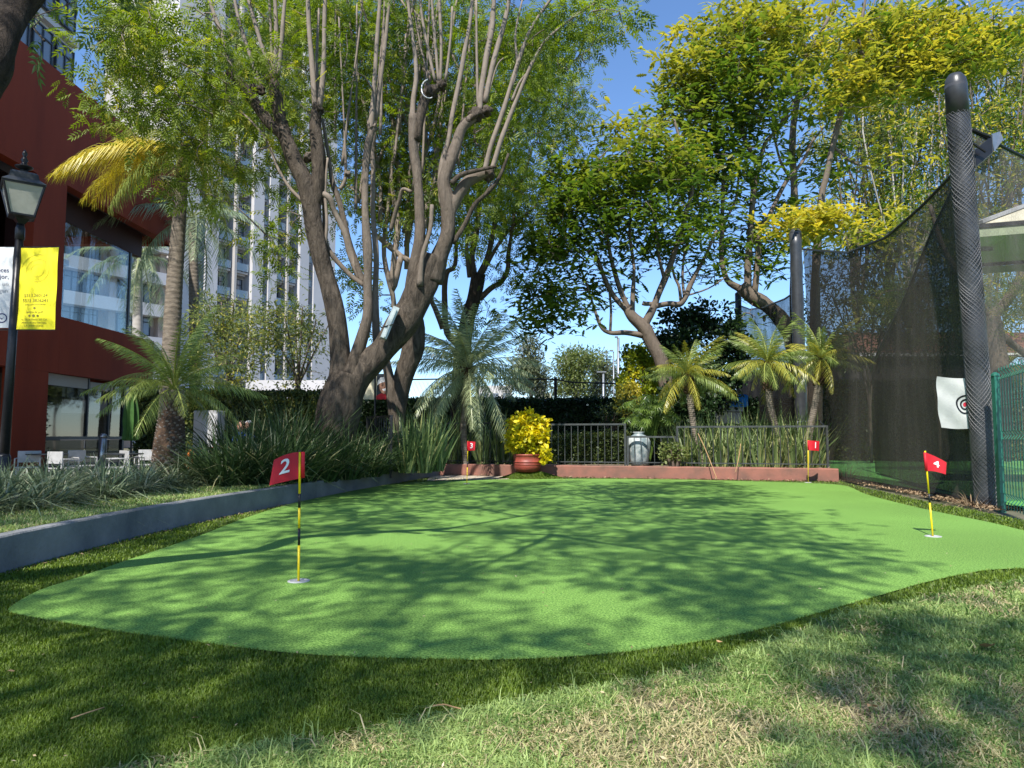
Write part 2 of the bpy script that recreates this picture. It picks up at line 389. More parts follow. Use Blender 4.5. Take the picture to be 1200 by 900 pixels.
# putting green: short nylon pile
m, nt, out = nodes('putting_green'); b_ = N(nt, 'ShaderNodeBsdfPrincipled')
b_.inputs['Roughness'].default_value = .75; b_.inputs['Specular IOR Level'].default_value = .25
fine = noise_tex(nt, 150, 2, .8); mid = noise_tex(nt, 78, 3, .85); lrg = noise_tex(nt, .55, 3, .5)
ca = ramp(nt, fine, [(.38, (.05, .12, .016)), (.5, (.125, .272, .044)), (.62, (.29, .49, .115))])
cb = mixc(nt, .68, ca, ramp(nt, mid, [(.42, (.030, .085, .012)), (.5, (.122, .27, .043)), (.58, (.33, .53, .13))]))
hs = N(nt, 'ShaderNodeHueSaturation'); nt.links.new(cb, hs.inputs['Color'])
mr = N(nt, 'ShaderNodeMapRange'); mr.inputs['From Min'].default_value = .3; mr.inputs['From Max'].default_value = .7
mr.inputs['To Min'].default_value = .87; mr.inputs['To Max'].default_value = 1.12; nt.links.new(lrg, mr.inputs['Value']); nt.links.new(mr.outputs[0], hs.inputs['Value'])
nt.links.new(hs.outputs[0], b_.inputs['Base Color']); nt.links.new(bump(nt, fine, .7, .006), b_.inputs['Normal'])
nt.links.new(b_.outputs[0], out.inputs[0]); M['green'] = m
M['turf_base'] = surf('turf_base', (.035, .06, .008), (.055, .085, .012), 30, .95, .5, .01)
M['turf_blade'] = leafmat('turf_blade', (.050, .098, .007), (.185, .262, .028), None, .3, .5, .35)
M['lawn_blade'] = leafmat('lawn_blade', (.085, .17, .03), (.40, .50, .17), (.60, .50, .29), .3, .5, .35)
m, nt, out = nodes('lawn_ground'); b_ = N(nt, 'ShaderNodeBsdfPrincipled'); b_.inputs['Roughness'].default_value = .95
big = noise_tex(nt, .9, 5, .65); fn = noise_tex(nt, 26, 5, .75)
earth = ramp(nt, fn, [(.3, (.15, .10, .065)), (.7, (.34, .26, .17))]); gr = ramp(nt, fn, [(.3, (.06, .08, .02)), (.7, (.17, .2, .07))])
nt.links.new(mixc(nt, ramp(nt, big, [(.42, (0, 0, 0)), (.56, (1, 1, 1))]), gr, earth), b_.inputs['Base Color'])
nt.links.new(bump(nt, fn, .9, .02), b_.inputs['Normal']); nt.links.new(b_.outputs[0], out.inputs[0]); M['lawn'] = m
m, nt, out = nodes('far_ground'); b_ = N(nt, 'ShaderNodeBsdfPrincipled'); b_.inputs['Roughness'].default_value = .95
fn = noise_tex(nt, .6, 6, .7)
nt.links.new(ramp(nt, fn, [(.35, (.05, .07, .025)), (.6, (.14, .12, .08))]), b_.inputs['Base Color']); nt.links.new(b_.outputs[0], out.inputs[0]); M['far_ground'] = m
M['range_turf'] = surf('range_turf', (.08, .27, .05), (.11, .33, .07), 3, .9, .3, .01)

# ------------------------------------------------------------------ the ground
def inside(px, py, poly):
    """vectorised point in polygon"""
    x, y = np.asarray(px), np.asarray(py); r = np.zeros(len(x), bool); n = len(poly)
    for i in range(n):
        x1, y1 = poly[i][0], poly[i][1]; x2, y2 = poly[(i + 1) % n][0], poly[(i + 1) % n][1]
        if y1 == y2: continue
        c = ((y1 > y) != (y2 > y)) & (x < (x2 - x1) * (y - y1) / (y2 - y1) + x1); r ^= c
    return r
def smooth_poly(pts, n=6, closed=True):
    out = []; m = len(pts)
    for i in range(m if closed else m - 1):
        g = lambda k: pts[(i + k) % m] if closed else pts[min(max(i + k, 0), m - 1)]
        p0, p1, p2, p3 = [Vector(g(k)) for k in (-1, 0, 1, 2)]
        for j in range(n):
            t = j / n
            out.append(.5 * ((2 * p1) + (p2 - p0) * t + (2 * p0 - 5 * p1 + 4 * p2 - p3) * t * t + (3 * p1 - p0 - 3 * p2 + p3) * t ** 3))
    if not closed: out.append(Vector(pts[-1]))
    return out
def sheet(name, pts, z, mat):
    """flat sheet with an outline, filled"""
    import bmesh
    bm = bmesh.new(); vs = [bm.verts.new((p[0], p[1], z)) for p in pts]
    es = [bm.edges.new((vs[i], vs[(i + 1) % len(vs)])) for i in range(len(vs))]
    bmesh.ops.triangle_fill(bm, edges=es, use_beauty=True, normal=(0, 0, 1))
    for f in bm.faces:
        if f.normal.z < 0: f.normal_flip()
    me = bpy.data.meshes.new(name); bm.to_mesh(me); bm.free(); return link(name, me, mat)

g = MB(); g.add([(-900, -300, -.05), (900, -300, -.05), (900, 1500, -.05), (-900, 1500, -.05)], [(0, 1, 2, 3)])
tag(g.build('ground', M['far_ground']), kind='structure')

green_px = [(10, 713), (45, 692), (90, 677), (150, 656), (230, 629), (290, 606), (345, 589), (400, 576), (450, 568), (500, 564.5), (560, 562.5), (620, 561.5), (700, 561),
            (800, 562), (880, 564), (950, 566), (990, 569), (1015, 579), (1060, 591), (1110, 602), (1160, 612), (1215, 625), (1290, 640),
            (1290, 664), (1200, 666), (1150, 669), (1090, 681), (1040, 695), (960, 718), (880, 740), (800, 755), (720, 765), (640, 771), (560, 773),
            (460, 771), (380, 768), (300, 761), (200, 748), (120, 737), (60, 727), (22, 720)]
green_w = smooth_poly([G(*p) for p in green_px], 5)
tag(sheet('putting_green', green_w, 0.0, M['green']), kind='structure')
# line of the concrete kerb on the left (foot, at turf level)
kerb_px = [(-260, 795), (-120, 715), (0, 672), (90, 647), (180, 624), (260, 606), (330, 592), (400, 577.5), (460, 566.5), (515, 556.5)]
kerb_w = [G(*p) for p in kerb_px]
front_px = [(-60, 960), (60, 925), (157, 898), (280, 877), (400, 861), (470, 846), (560, 830), (640, 815), (720, 801), (800, 786), (860, 768), (900, 753), (940, 737), (1000, 717), (1060, 706), (1110, 694), (1200, 679), (1330, 668)]
front_w = smooth_poly([G(*p) for p in front_px], 5, False)
back_px = [(1330, 640), (1260, 622), (1200, 609), (1150, 599), (1090, 588), (1045, 578), (1010, 570), (985, 563), (950, 561.5), (700, 558.5), (600, 557.2), (520, 556.8)]
fringe = [Vector((-8, .8, 0))] + front_w + [G(*p) for p in back_px] + list(reversed(kerb_w))
tag(sheet('turf_fringe_ground', fringe, -.012, M['turf_base']), kind='structure')
lawn_out = [Vector((-12, -6, 0)), Vector((14, -6, 0)), Vector((14, 8.2, 0)), Vector((6.3, 8.2, 0))] + [G(1330, 668)]
lawn_pts = [Vector((-12, -6, 0)), Vector((12, -6, 0)), Vector((12, 6.6, 0)), G(1330, 668)] + list(reversed(front_w))[1:] + [Vector((-8, .8, 0))]
tag(sheet('lawn', lawn_pts, -.02, M['lawn']), kind='structure')

def fbm(x, y, s, seed=0.0):
    return np.array([mnoise.fractal(Vector((a * s + seed, b * s - seed, seed)), 1.0, 2.0, 3) for a, b in zip(x, y)])
def fbm_grid(x, y, s, seed=0.0):
    """the same on a coarse grid, looked up (fast for many points)"""
    x0, y0 = x.min(), y.min(); st = .08 / s; nx = int((x.max() - x0) / st) + 2; ny = int((y.max() - y0) / st) + 2
    gx, gy = np.meshgrid(np.arange(nx) * st + x0, np.arange(ny) * st + y0)
    v = fbm(gx.ravel(), gy.ravel(), s, seed).reshape(ny, nx)
    return v[((y - y0) / st).astype(int), ((x - x0) / st).astype(int)]
def blades(pos, h, w, lean, attrs, mat, name, parent=None, kind='stuff'):
    """two-piece bent blades"""
    n = len(pos); a = rng.random(n) * 6.283; s = np.stack([np.cos(a), np.sin(a), np.zeros(n)], 1)
    b = a + 1.57 + rng.normal(0, .5, n); l = np.stack([np.cos(b), np.sin(b), np.zeros(n)], 1) * (lean * h)[:, None]
    up = np.array([0, 0, 1.0]); w = w[:, None]
    v0 = pos - s * w / 2; v1 = pos + s * w / 2; mid = pos + l * .38 + up * (h * .62)[:, None]
    v2 = mid + s * w * .38; v3 = mid - s * w * .38; v4 = pos + l + up * (h * np.clip(1 - lean * .32, .25, 1))[:, None]
    V = np.stack([v0, v1, v2, v3, v4], 1).reshape(-1, 3); i = np.arange(n)[:, None] * 5
    F = np.concatenate([i + [0, 1, 2], i + [0, 2, 3], i + [3, 2, 4]], 1).reshape(-1, 3)
    return big_mesh(name, V, F, {k: np.repeat(v, 5) for k, v in attrs.items()}, mat, parent)
def sample_view(n, poly, ymin, ymax, power, xs=None):
    """points in a polygon, thinning out with distance from where people stand"""
    u = rng.random(n); e = 1 - power
    y = (ymin ** e + u * (ymax ** e - ymin ** e)) ** (1 / e) if abs(e) > 1e-6 else ymin * (ymax / ymin) ** u
    half = y * .78 + .3; x = (rng.random(n) * 2 - 1) * half
    k = inside(x, y, poly); return np.stack([x[k], y[k], np.zeros(k.sum())], 1)
def not_in(pos, poly): return pos[~inside(pos[:, 0], pos[:, 1], poly)]

# turf fringe pile
p = sample_view(620000, fringe, 1.85, 17.5, 1.9); p = not_in(p, green_w)
p[:, 2] = -.012; f = fbm_grid(p[:, 0], p[:, 1], 1.5, 3.1)
h = .023 + .008 * rng.random(len(p)) + .005 * f; sc_w = .0035 * np.clip(p[:, 1] / 2.6, 1, 4)
tag(blades(p, h, sc_w, .25 + .5 * rng.random(len(p)), {'rnd': np.clip(.5 + .35 * f + rng.normal(0, .3, len(p)), 0, 1)}, M['turf_blade'], 'turf_fringe'), 'long pile artificial turf fringe round the putting green', 'turf', kind='stuff')
# natural lawn in front
p = sample_view(420000, lawn_pts, 1.85, 8.0, 1.6); f = fbm_grid(p[:, 0], p[:, 1], .9, 7.7); f2 = fbm_grid(p[:, 0], p[:, 1], 2.6, 1.7)
dens = np.clip(.80 + 1.1 * f + .7 * f2, .16, 1); k = rng.random(len(p)) < dens; p, f, f2 = p[k], f[k], f2[k]
p[:, 2] = -.02; n = len(p)
dry = (rng.random(n) < np.clip(.10 - .9 * f - .6 * f2, .03, .75)).astype(float) * (.5 + .5 * rng.random(n))
h = np.clip(.034 + .022 * rng.random(n) + .018 * f, .012, .08); tall = rng.random(n) < .012; h[tall] *= 2.1
lean = .3 + 1.7 * rng.random(n) ** 1.3 + dry * .9; w_ = .0034 * np.clip(p[:, 1] / 2.8, 1, 3) * (1 + rng.random(n))
tag(blades(p, h, w_, lean, {'rnd': np.clip(.38 + .6 * f2 + rng.normal(0, .25, n), 0, 1), 'yel': dry}, M['lawn_blade'], 'lawn_grass'), 'patchy natural lawn grass with dry straw', 'grass', kind='stuff')

# left bed behind the kerb, back bed, patio, range
KZ = .27
kerb_top = [v + (v - Vector((-2.2, 12, 0))).cross(Vector((0, 0, 1))).normalized() * 0 for v in kerb_w]
def offset(line, d):
    out = []
    for i, p in enumerate(line):
        t = (line[min(i + 1, len(line) - 1)] - line[max(i - 1, 0)]).normalized(); out.append(p + Vector((-t.y, t.x, 0)) * d)
    return out
kin = offset(kerb_w, .13); ksm = smooth_poly(kerb_w, 5, False); kin_s = offset(ksm, .13)
kb = MB(); n = len(ksm)
vs = [Vector((p.x, p.y, -.1)) for p in ksm] + [Vector((p.x, p.y, KZ - .012)) for p in offset(ksm, 0)] + [Vector((p.x, p.y, KZ)) for p in offset(ksm, .012)] + [Vector((p.x, p.y, KZ)) for p in offset(ksm, .12)] + [Vector((p.x, p.y, KZ - .02)) for p in kin_s] + [Vector((p.x, p.y, -.1)) for p in kin_s]
fs = [(r * n + i, r * n + i + 1, (r + 1) * n + i + 1, (r + 1) * n + i) for r in range(5) for i in range(n - 1)] + [tuple(r * n + n - 1 for r in range(6)), tuple(r * n for r in range(5, -1, -1))]
kb.add(vs, fs); tag(kb.build('kerb', M['concrete']), kind='structure')
bed = [v for v in offset(kerb_w, .10)] + [Vector((-1.7, 21.2, 0)), Vector((-6.2, 21.2, 0)), Vector((-6.9, 12.5, 0)), Vector((-7.6, 9, 0)), Vector((-8.5, 3, 0)), Vector((-6, 1, 0))]
tag(sheet('planting_bed', bed, KZ - .03, M['lawn']), kind='structure')
pb = MB(); edge = bed[len(kerb_w):]
tag(sheet('patio', [(-13.6, 2), (-6.0, 2), (-6.3, 21), (-6.3, 60), (-13.6, 60)], -.045, M['paving']), kind='structure')
# red painted kerb at the back of the green
k0, k1 = G(513, 556.5), G(983, 564)
kbm = MB(); d = (k1 - k0); L = d.length; d.normalize(); nrm = Vector((-d.y, d.x, 0))
prof = [(0, -.05), (0, .265), (.02, .285), (.19, .285), (.21, .265), (.21, -.05)]; ns = 44; vs = []
for i in range(ns + 1):
    for o_, z_ in prof:
        q = k0 + d * (L * i / ns) + nrm * o_; j = mnoise.noise(Vector((i * .7, o_ * 5, z_ * 9))) * .012
        vs.append((q.x, q.y + j, z_ + (j if z_ > 0 else 0)))
m_ = len(prof); fs = [(i * m_ + r, (i + 1) * m_ + r, (i + 1) * m_ + r + 1, i * m_ + r + 1) for i in range(ns) for r in range(m_ - 1)] + [tuple(range(m_)), tuple(ns * m_ + r for r in range(m_ - 1, -1, -1))]
kbm.add(vs, fs); tag(kbm.build('back_kerb', M['kerb_red']), kind='structure')
tag(sheet('back_bed', [k0 + nrm * .2, k1 + nrm * .2, k1 + Vector((.5, 2.6, 0)), k0 + Vector((-.2, 2.2, 0))], .24, M['soil']), kind='structure')
tag(sheet('path', [(-2.2, 20.9), (9, 19.6), (9, 25), (-6, 25)], -.02, M['paving']), kind='structure')
tag(sheet('range_turf', [(7.1, 10.2), (8.6, 20.5), (9, 34), (40, 34), (40, 5.5), (10, 6.2)], .03, M['range_turf']), kind='structure')
tag(sheet('bare_earth_strip', [G(505, 557), G(600, 556), G(596, 561.3), G(560, 562.0), G(500, 563)], -.004, M['sand']), kind='structure')
# small turf mound under the pot
mb = MB(); c = G(622, 560.0); vs, fs = [], []; nr, na = 7, 28
for i in range(nr + 1):
    for k in range(na):
        t = k / na * 6.283; r = i / nr; hh = .17 * (math.cos(min(r, 1) * math.pi) * .5 + .5) ** .6 - .02
        vs.append((c.x + math.cos(t) * r * .78, c.y + .1 + math.sin(t) * r * .42, hh))
for i in range(nr):
    for k in range(na): fs.append((i * na + k, i * na + (k + 1) % na, (i + 1) * na + (k + 1) % na, (i + 1) * na + k))
mb.add(vs, fs); tag(mb.build('turf_mound', M['turf_base'], smooth=True), kind='structure')
nb = 9000; a = rng.random(nb) * 6.283; r = np.sqrt(rng.random(nb)); hh = .17 * (np.cos(r * np.pi) * .5 + .5) ** .6 - .02
pp = np.stack([c.x + np.cos(a) * r * .78, c.y + .1 + np.sin(a) * r * .42, hh], 1)
tag(blades(pp, np.full(nb, .035), np.full(nb, .011), .3 + .4 * rng.random(nb), {'rnd': rng.random(nb)}, M['turf_blade'], 'mound_turf'), 'artificial turf pile on the mound under the pot', 'turf', kind='stuff')

# rough grass in the left bed, behind the kerb
n = 42000; t = rng.random(n); y = 4.2 + (13.5 - 4.2) * t ** 1.2
kx = np.interp(y, [v.y for v in kin], [v.x for v in kin]); x = kx - .02 - rng.random(n) ** 1.4 * (1.6 + .05 * y); p = np.stack([x, y, np.full(n, KZ - .03)], 1)
f = fbm_grid(p[:, 0], p[:, 1], 1.2, 5.0); k = rng.random(n) < np.clip(.85 + 1.2 * f, .15, 1); p, f = p[k], f[k]; n = len(p)
tag(blades(p, .035 + .04 * rng.random(n), np.full(n, .006) * np.clip(p[:, 1] / 5, 1, 2.2), .3 + 1.2 * rng.random(n), {'rnd': np.clip(.45 + .5 * f + rng.normal(0, .2, n), 0, 1), 'yel': (rng.random(n) < .18) * .7}, M['lawn_blade'], 'bed_grass'), 'rough grass strip on top of the concrete kerb bed', 'grass', kind='stuff')

# ------------------------------------------------------------------ red building
BX = -13.0
def bz(px, py): Y = BX / ((px - CX) / F_PX) if px < 599 else 30; return P(px, py, Y).z
def by(px): return BX * F_PX / (px - CX) / 1.0
def byy(px, py):                        # exact depth where that pixel's ray meets the wall plane
    d = ray(px, py); k = BX / d.x; return Vector((BX, d.y * k, 1 + d.z * k))
rb = empty('red_building', (BX, 22, 0), 'dark red stuccoed two storey building with recessed glazing, left edge', 'building')
TH = .35
def wall_rect(mb, y0, y1, z0, z1, x=BX, th=TH): mb.box((x - th / 2, (y0 + y1) / 2, (z0 + z1) / 2), (th, y1 - y0, z1 - z0))
yA = 10.0                               # near end, beyond the frame
u0, u1 = byy(79, 213), byy(167, 270)    # upper opening
uy0, uy1 = u0.y, 26.9
low0 = byy(57, 440); ly0 = low0.y
topz = byy(30, 52).z; ovz = byy(120, 240).z
ob = byy(68, 370).z                     # foot of the upper glazing
zo = 2.82                               # head of the ground floor glazing
w = MB()
oy0, oy1 = 12.5, byy(38, 300).y         # opening at the far left, both floors
oz0, oz1 = byy(20, 340).z, byy(20, 190).z
wall_rect(w, yA, 27.0, ovz + .0, topz)                         # upper band, runs on to the far corner
w.build('wall', M['red_wall'], rb)
w = MB(); wall_rect(w, oy1, uy0, zo, ovz - .004); wall_rect(w, yA, oy0, -.1, ovz - .004); wall_rect(w, oy0 + .004, oy1 - .004, zo, oz0)
wall_rect(w, oy0 + .004, oy1 - .004, oz1, ovz - .004)
wall_rect(w, uy0 + .004, 25.6, zo, ob); wall_rect(w, byy(15, 500).y, ly0, -.1, zo - .004)
w.build('wall', M['red_wall'], rb)
w = MB(); w.box((BX - 2.2, 27.0 - .17, (ovz + topz) / 2), (4.0, .34, topz - ovz)); w.box((BX - 2.2, 25.45, (ob + zo) / 2), (3.7, .3, ob - zo)); w.build('wall', M['red_wall'], rb)
w = MB()                                # soffits and floors of the recesses
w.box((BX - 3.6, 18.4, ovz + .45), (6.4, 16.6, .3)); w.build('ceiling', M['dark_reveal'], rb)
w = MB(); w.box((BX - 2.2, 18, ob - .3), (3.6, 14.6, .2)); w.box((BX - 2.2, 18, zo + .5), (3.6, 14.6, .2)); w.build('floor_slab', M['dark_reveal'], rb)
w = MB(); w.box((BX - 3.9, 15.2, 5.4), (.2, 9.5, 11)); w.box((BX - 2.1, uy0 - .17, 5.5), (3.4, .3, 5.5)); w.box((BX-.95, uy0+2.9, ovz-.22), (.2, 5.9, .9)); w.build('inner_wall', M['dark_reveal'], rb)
# upper glazing: glass box round the corner
gx = BX - .9
for ya, yb in ((uy0 + .05, uy0 + 2.35), (uy0 + 2.4, uy0 + 3.0), (uy0 + 3.05, 25.4)):
    q = MB(); q.box((gx, (ya + yb) / 2, (ob + ovz - .55) / 2), (.024, yb - ya, ovz - .55 - ob)); q.build('window_pane', M['glass'], rb)
q = MB(); q.box((gx - 1.5, 25.42, (ob + ovz - .55) / 2), (2.9, .024, ovz - .55 - ob)); q.build('window_pane', M['glass'], rb)
q = MB(); q.box((gx, (uy0 + 25.4) / 2, ob + .03), (.08, 25.3 - uy0, .06)); q.box((gx, 25.42, (ob + ovz) / 2 - .3), (.09, .09, ovz - .6 - ob)); q.build('window_frame', M['frame_dark'], rb)
for yy in (uy0 + 1.6, uy0 + 4.2):
    q = MB(); q.lathe((BX - .35, yy, ovz + .27), [(.10, 0), (.12, .03), (.12, .04)], 12); q.build('ceiling_light', M['steel'], rb)
# far left glazing
q = MB(); q.box((BX - .8, (oy0 + oy1) / 2, (oz0 + oz1) / 2), (.024, oy1 - oy0, oz1 - oz0)); q.build('window_pane', M['glass_dark'], rb)
# ground floor glazing
gl = MB(); gx = BX - .25
lyb = byy(152, 480).y
zb = byy(58, 512).z
for ya, yb in ((ly0 + .05, ly0 + 2.2), (ly0 + 2.28, lyb - .9), (lyb - .86, lyb)):
    q = MB(); q.box((gx, (ya + yb) / 2, (zb + zo - .34) / 2), (.02, yb - ya, zo - .34 - zb)); q.build('window_pane', M['glass_dark'], rb)
    q = MB(); q.box((gx, (ya + yb) / 2, (zb - .1) / 2), (.02, yb - ya, zb - .1)); q.build('window_pane', M['glass_dark'], rb)
q = MB(); q.box((gx + .03, (ly0 + lyb) / 2, zb - .03), (.09, lyb - ly0, .09)); q.box((gx + .03, ly0 + 2.24, (zo + zb) / 2), (.07, .06, zo - zb)); q.box((gx + .03, lyb - .88, (zo + zb) / 2), (.07, .05, zo - zb)); q.box((gx + .02, lyb, zo / 2), (.1, .1, zo))
q.build('window_frame', M['frame_dark'], rb)
q = MB(); q.box((gx + .02, ly0 + 1.1, zo - .17), (.1, 2.1, .33)); q.box((gx + .02, ly0 + 2.9, zo - .2), (.09, 1.2, .2)); q.build('fascia', M['tan_wall'], rb)
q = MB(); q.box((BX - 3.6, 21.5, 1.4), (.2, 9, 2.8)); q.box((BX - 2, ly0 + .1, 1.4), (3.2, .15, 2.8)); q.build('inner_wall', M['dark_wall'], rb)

# ------------------------------------------------------------------ pale blocks behind
def facade(root, A, B, cols, z_rows, depth=.5, win=(1.1, 1.9), glass='glass_far', balcony=False, frame='frame_dark'):
    """windows along the wall line A>B: cols in metres along it"""
    A, B = Vector(A), Vector(B); t = (B - A).normalized(); nrm = Vector((t.y, -t.x, 0)); ang = math.atan2(t.y, t.x)
    for s in cols:
        for z in z_rows:
            c = A + t * s
            f = MB(); w_, h_ = win
            cc = c + nrm * .10
            for dx in (-w_ / 2, 0, w_ / 2): f.box((cc.x + t.x * dx, cc.y + t.y * dx, z + h_ / 2), (.09, .12, h_), ang)
            for dz in (0, h_ * .72, h_): f.box((cc.x, cc.y, z + dz), (w_ + .09, .125, .08), ang)
            fo = f.build('window', M[frame], root)
            g_ = MB(); g_.box((c.x + nrm.x * .06, c.y + nrm.y * .06, z + h_ / 2), (w_, .06, h_), ang); g_.build('pane', M[glass], fo)
            if balcony:
                b = MB(); bc = c + nrm * .55
                b.box((bc.x - nrm.x * .1, bc.y - nrm.y * .1, z - .16), (w_ + .35, .95, .22), ang); b.box((bc.x - nrm.x * .2, bc.y - nrm.y * .2, z - .36), (w_ + .1, .6, .2), ang)
                bo = b.build('balcony', M['tan_wall'], root)
                r = MB(); rc = c + nrm * 1.0; r.box((rc.x, rc.y, z + .45), (w_ + .3, .04, .85), ang); r.build('railing', M['glass_balcony'], bo)
A, B = Vector((-34.5, 70.0, 0)), Vector((-22.9, 89.05, 0)); t_ = (B - A).normalized(); nr_ = Vector((t_.y, -t_.x, 0)); LL = (B - A).length; ang = math.atan2(t_.y, t_.x)
wt = empty('white_tower', tuple((A + B) / 2), 'tall white apartment tower with dark windows and small glass balconies behind the trees', 'building')
HT = 66.0
w = MB(); c = (A + B) / 2 - nr_ * 7; w.box((c.x, c.y, HT / 2), (LL, 12, HT), ang); w.build('wall', M['tan_wall'], wt)
for a_, b_ in [(0, 3.0), (3.9, 5.4), (9.8, 11.2), (12.0, 13.2), (16.6, 18.0), (18.8, LL)]:
    q = MB(); c = A + t_ * (a_ + b_) / 2 - nr_ * .45; q.box((c.x, c.y, HT / 2), (b_ - a_, 1.9, HT), ang); q.build('pier', M['white_wall'], wt)
for s in (7.65, 14.85):
    q = MB(); c = A + t_ * s - nr_ * .3; q.box((c.x, c.y, HT / 2), (.3, 1.5, HT), ang); q.build('pier', M['tan_wall'], wt)
rows = [4.3 + 3.0 * i for i in range(19)]
A2 = A - nr_ * .95; B2 = B - nr_ * .95
facade(wt, A2, B2, [6.5, 8.8], rows, win=(1.3, 2.2), balcony=True)
facade(wt, A2, B2, [14.0, 15.7], rows[:14], win=(1.0, 2.2), balcony=True)
facade(wt, A2, B2, [3.45, 11.6, 18.4], rows[:14], win=(.6, 2.2), balcony=True)
q = MB(); c = P(345, 470, 62); q.box((c.x, c.y + 3, 3), (9, 5, 6)); q.build('podium', M['white_wall'], wt)

ab = empty('apartment_block', (-40, 60, 0), 'pale apartment block with white parapet bands and stone walls behind the red building', 'building')
B = Vector((-33.5, 68.3, 0)); A = B - Vector((.55, .835, 0)) * 26; t_ = (B - A).normalized(); nr_ = Vector((t_.y, -t_.x, 0)); LL = (B - A).length; ang = math.atan2(t_.y, t_.x)
w = MB(); c = (A + B) / 2 - nr_ * 4.5; w.box((c.x, c.y, 10), (LL, 7, 20), ang); w.build('wall', M['stone_wall'], ab)
for i in range(6):
    z = 3.6 + 3.15 * i; q = MB(); c = (A + B) / 2 - nr_ * .45; q.box((c.x, c.y, z), (LL + .3, 1.5, 1.15), ang); q.build('parapet', M['white_wall'], ab)
for s in (.5, 5.6, 10.7, 15.8, 20.9, 25.6):
    q = MB(); c = A + t_ * s - nr_ * .7; q.box((c.x, c.y, 10), (.6, .8, 20), ang); q.build('pillar', M['stone_wall'], ab)
A2 = A - nr_ * 1.0; B2 = B - nr_ * 1.0
facade(ab, A2, B2, [13.0, 14.5, 17.6, 19.2, 22.4, 24.1], [4.4 + 3.15 * i for i in range(5)], win=(1.4, 1.75), glass='glass_far')
q = MB(); c = B - nr_ * .6 + t_ * .1; q.box((c.x, c.y, 2.2), (.9, 1.9, 4.4), ang); q.build('wall', M['orange_wall'], ab)
# upper wing just over the red building's roof
ub = empty('roof_storey_building', (-30, 38, 0), 'pale building with dark framed windows showing above the red roofline, top left', 'building')
w = MB(); w.box((-30.5, 38, 15.5), (7, 8, 31)); w.build('wall', M['white_wall'], ub)
A2, B2 = Vector((-26.92, 34.0, 0)), Vector((-26.92, 42, 0))
facade(ub, A2, B2, [1.0, 3.0, 5.0, 7.0], [8.6, 12.0, 15.4, 18.8, 22.2, 25.6], win=(1.6, 2.2), glass='glass_far')
for i in range(6):
    q = MB(); q.box((-26.9, 38, 11.4 + 3.4 * i), (.5, 8.1, .35)); q.build('band', M['white_wall'], ub)

# ------------------------------------------------------------------ leaf templates
def T(vs, fs): return np.array(vs, float), np.array(fs, int)
LEAF = T([(0, 0, 0), (.45, .16, .03), (1, 0, -.06), (.45, -.16, .03)], [(0, 1, 2), (0, 2, 3)])
ROUND = T([(0, 0, 0), (.3, .3, .05), (.75, .28, .04), (1, 0, -.05), (.75, -.28, .04), (.3, -.3, .05)], [(0, 1, 2), (0, 2, 3), (0, 3, 4), (0, 4, 5)])
def _pinnate(n, w, l):
    vs, fs = [], []
    for i in range(n):
        x = .12 + .85 * i / n; ll = l * math.sin(math.pi * (.2 + .72 * i / n)) + .04; dz = -.25 * x * x
        for s in (-1, 1):
            k = len(vs); vs += [(x, 0, dz), (x + w * 1.1, s * ll * .5, dz - .01), (x + w * 1.9, s * ll, dz - .08 * ll - .03)]
            fs.append((k, k + 1, k + 2) if s > 0 else (k, k + 2, k + 1))
            k = len(vs); vs += [(x + w, 0, dz - .01), (x + w * 1.1, s * ll * .5, dz - .01), (x + w * 1.9, s * ll, dz - .08 * ll - .03)]; fs.append((k, k + 2, k + 1))
    return T(vs, fs)
FERN = _pinnate(4, .16, .27)
SPRAY = _pinnate(4, .10, .34)
def _frond():
    vs, fs = [], []; prof = [(.0, .015), (.16, .12), (.30, .075), (.34, .17), (.50, .10), (.54, .185), (.70, .09), (.74, .14), (.88, .05), (1.0, .0)]
    for x, w in prof: vs += [(x, -w, -.30 * x * x - w * .25), (x, 0, -.30 * x * x), (x, w, -.30 * x * x - w * .25)]
    for i in range(len(prof) - 1):
        b = i * 3; fs += [(b, b + 3, b + 4), (b, b + 4, b + 1), (b + 1, b + 4, b + 5), (b + 1, b + 5, b + 2)]
    return T(vs, fs)
FROND = _frond()
def _ash():
    vs, fs = [(0, -.006, 0), (0, .006, 0), (.9, 0, -.10)], [(0, 1, 2)]
    for t in (.26, .46, .66, .85):
        for s_ in (-1, 1):
            L_, a = .36 * (1 - .25 * abs(t - .5)), 1.0 - .25 * t; dx, dy = math.cos(a) * L_, math.sin(a) * L_ * s_; wx, wy = -dy * .16, dx * .16; k = len(vs); z = -.10 * t
            vs += [(t, 0, z), (t + dx * .45 + wx, dy * .45 + wy, z - .01), (t + dx, dy, z - .09), (t + dx * .45 - wx, dy * .45 - wy, z - .01)]; fs += [(k, k + 1, k + 2), (k, k + 2, k + 3)]
    k = len(vs); vs += [(.88, 0, -.1), (1.05, .06, -.11), (1.28, 0, -.18), (1.05, -.06, -.11)]; fs += [(k, k + 1, k + 2), (k, k + 2, k + 3)]
    return T(vs, fs)
ASH = _ash()
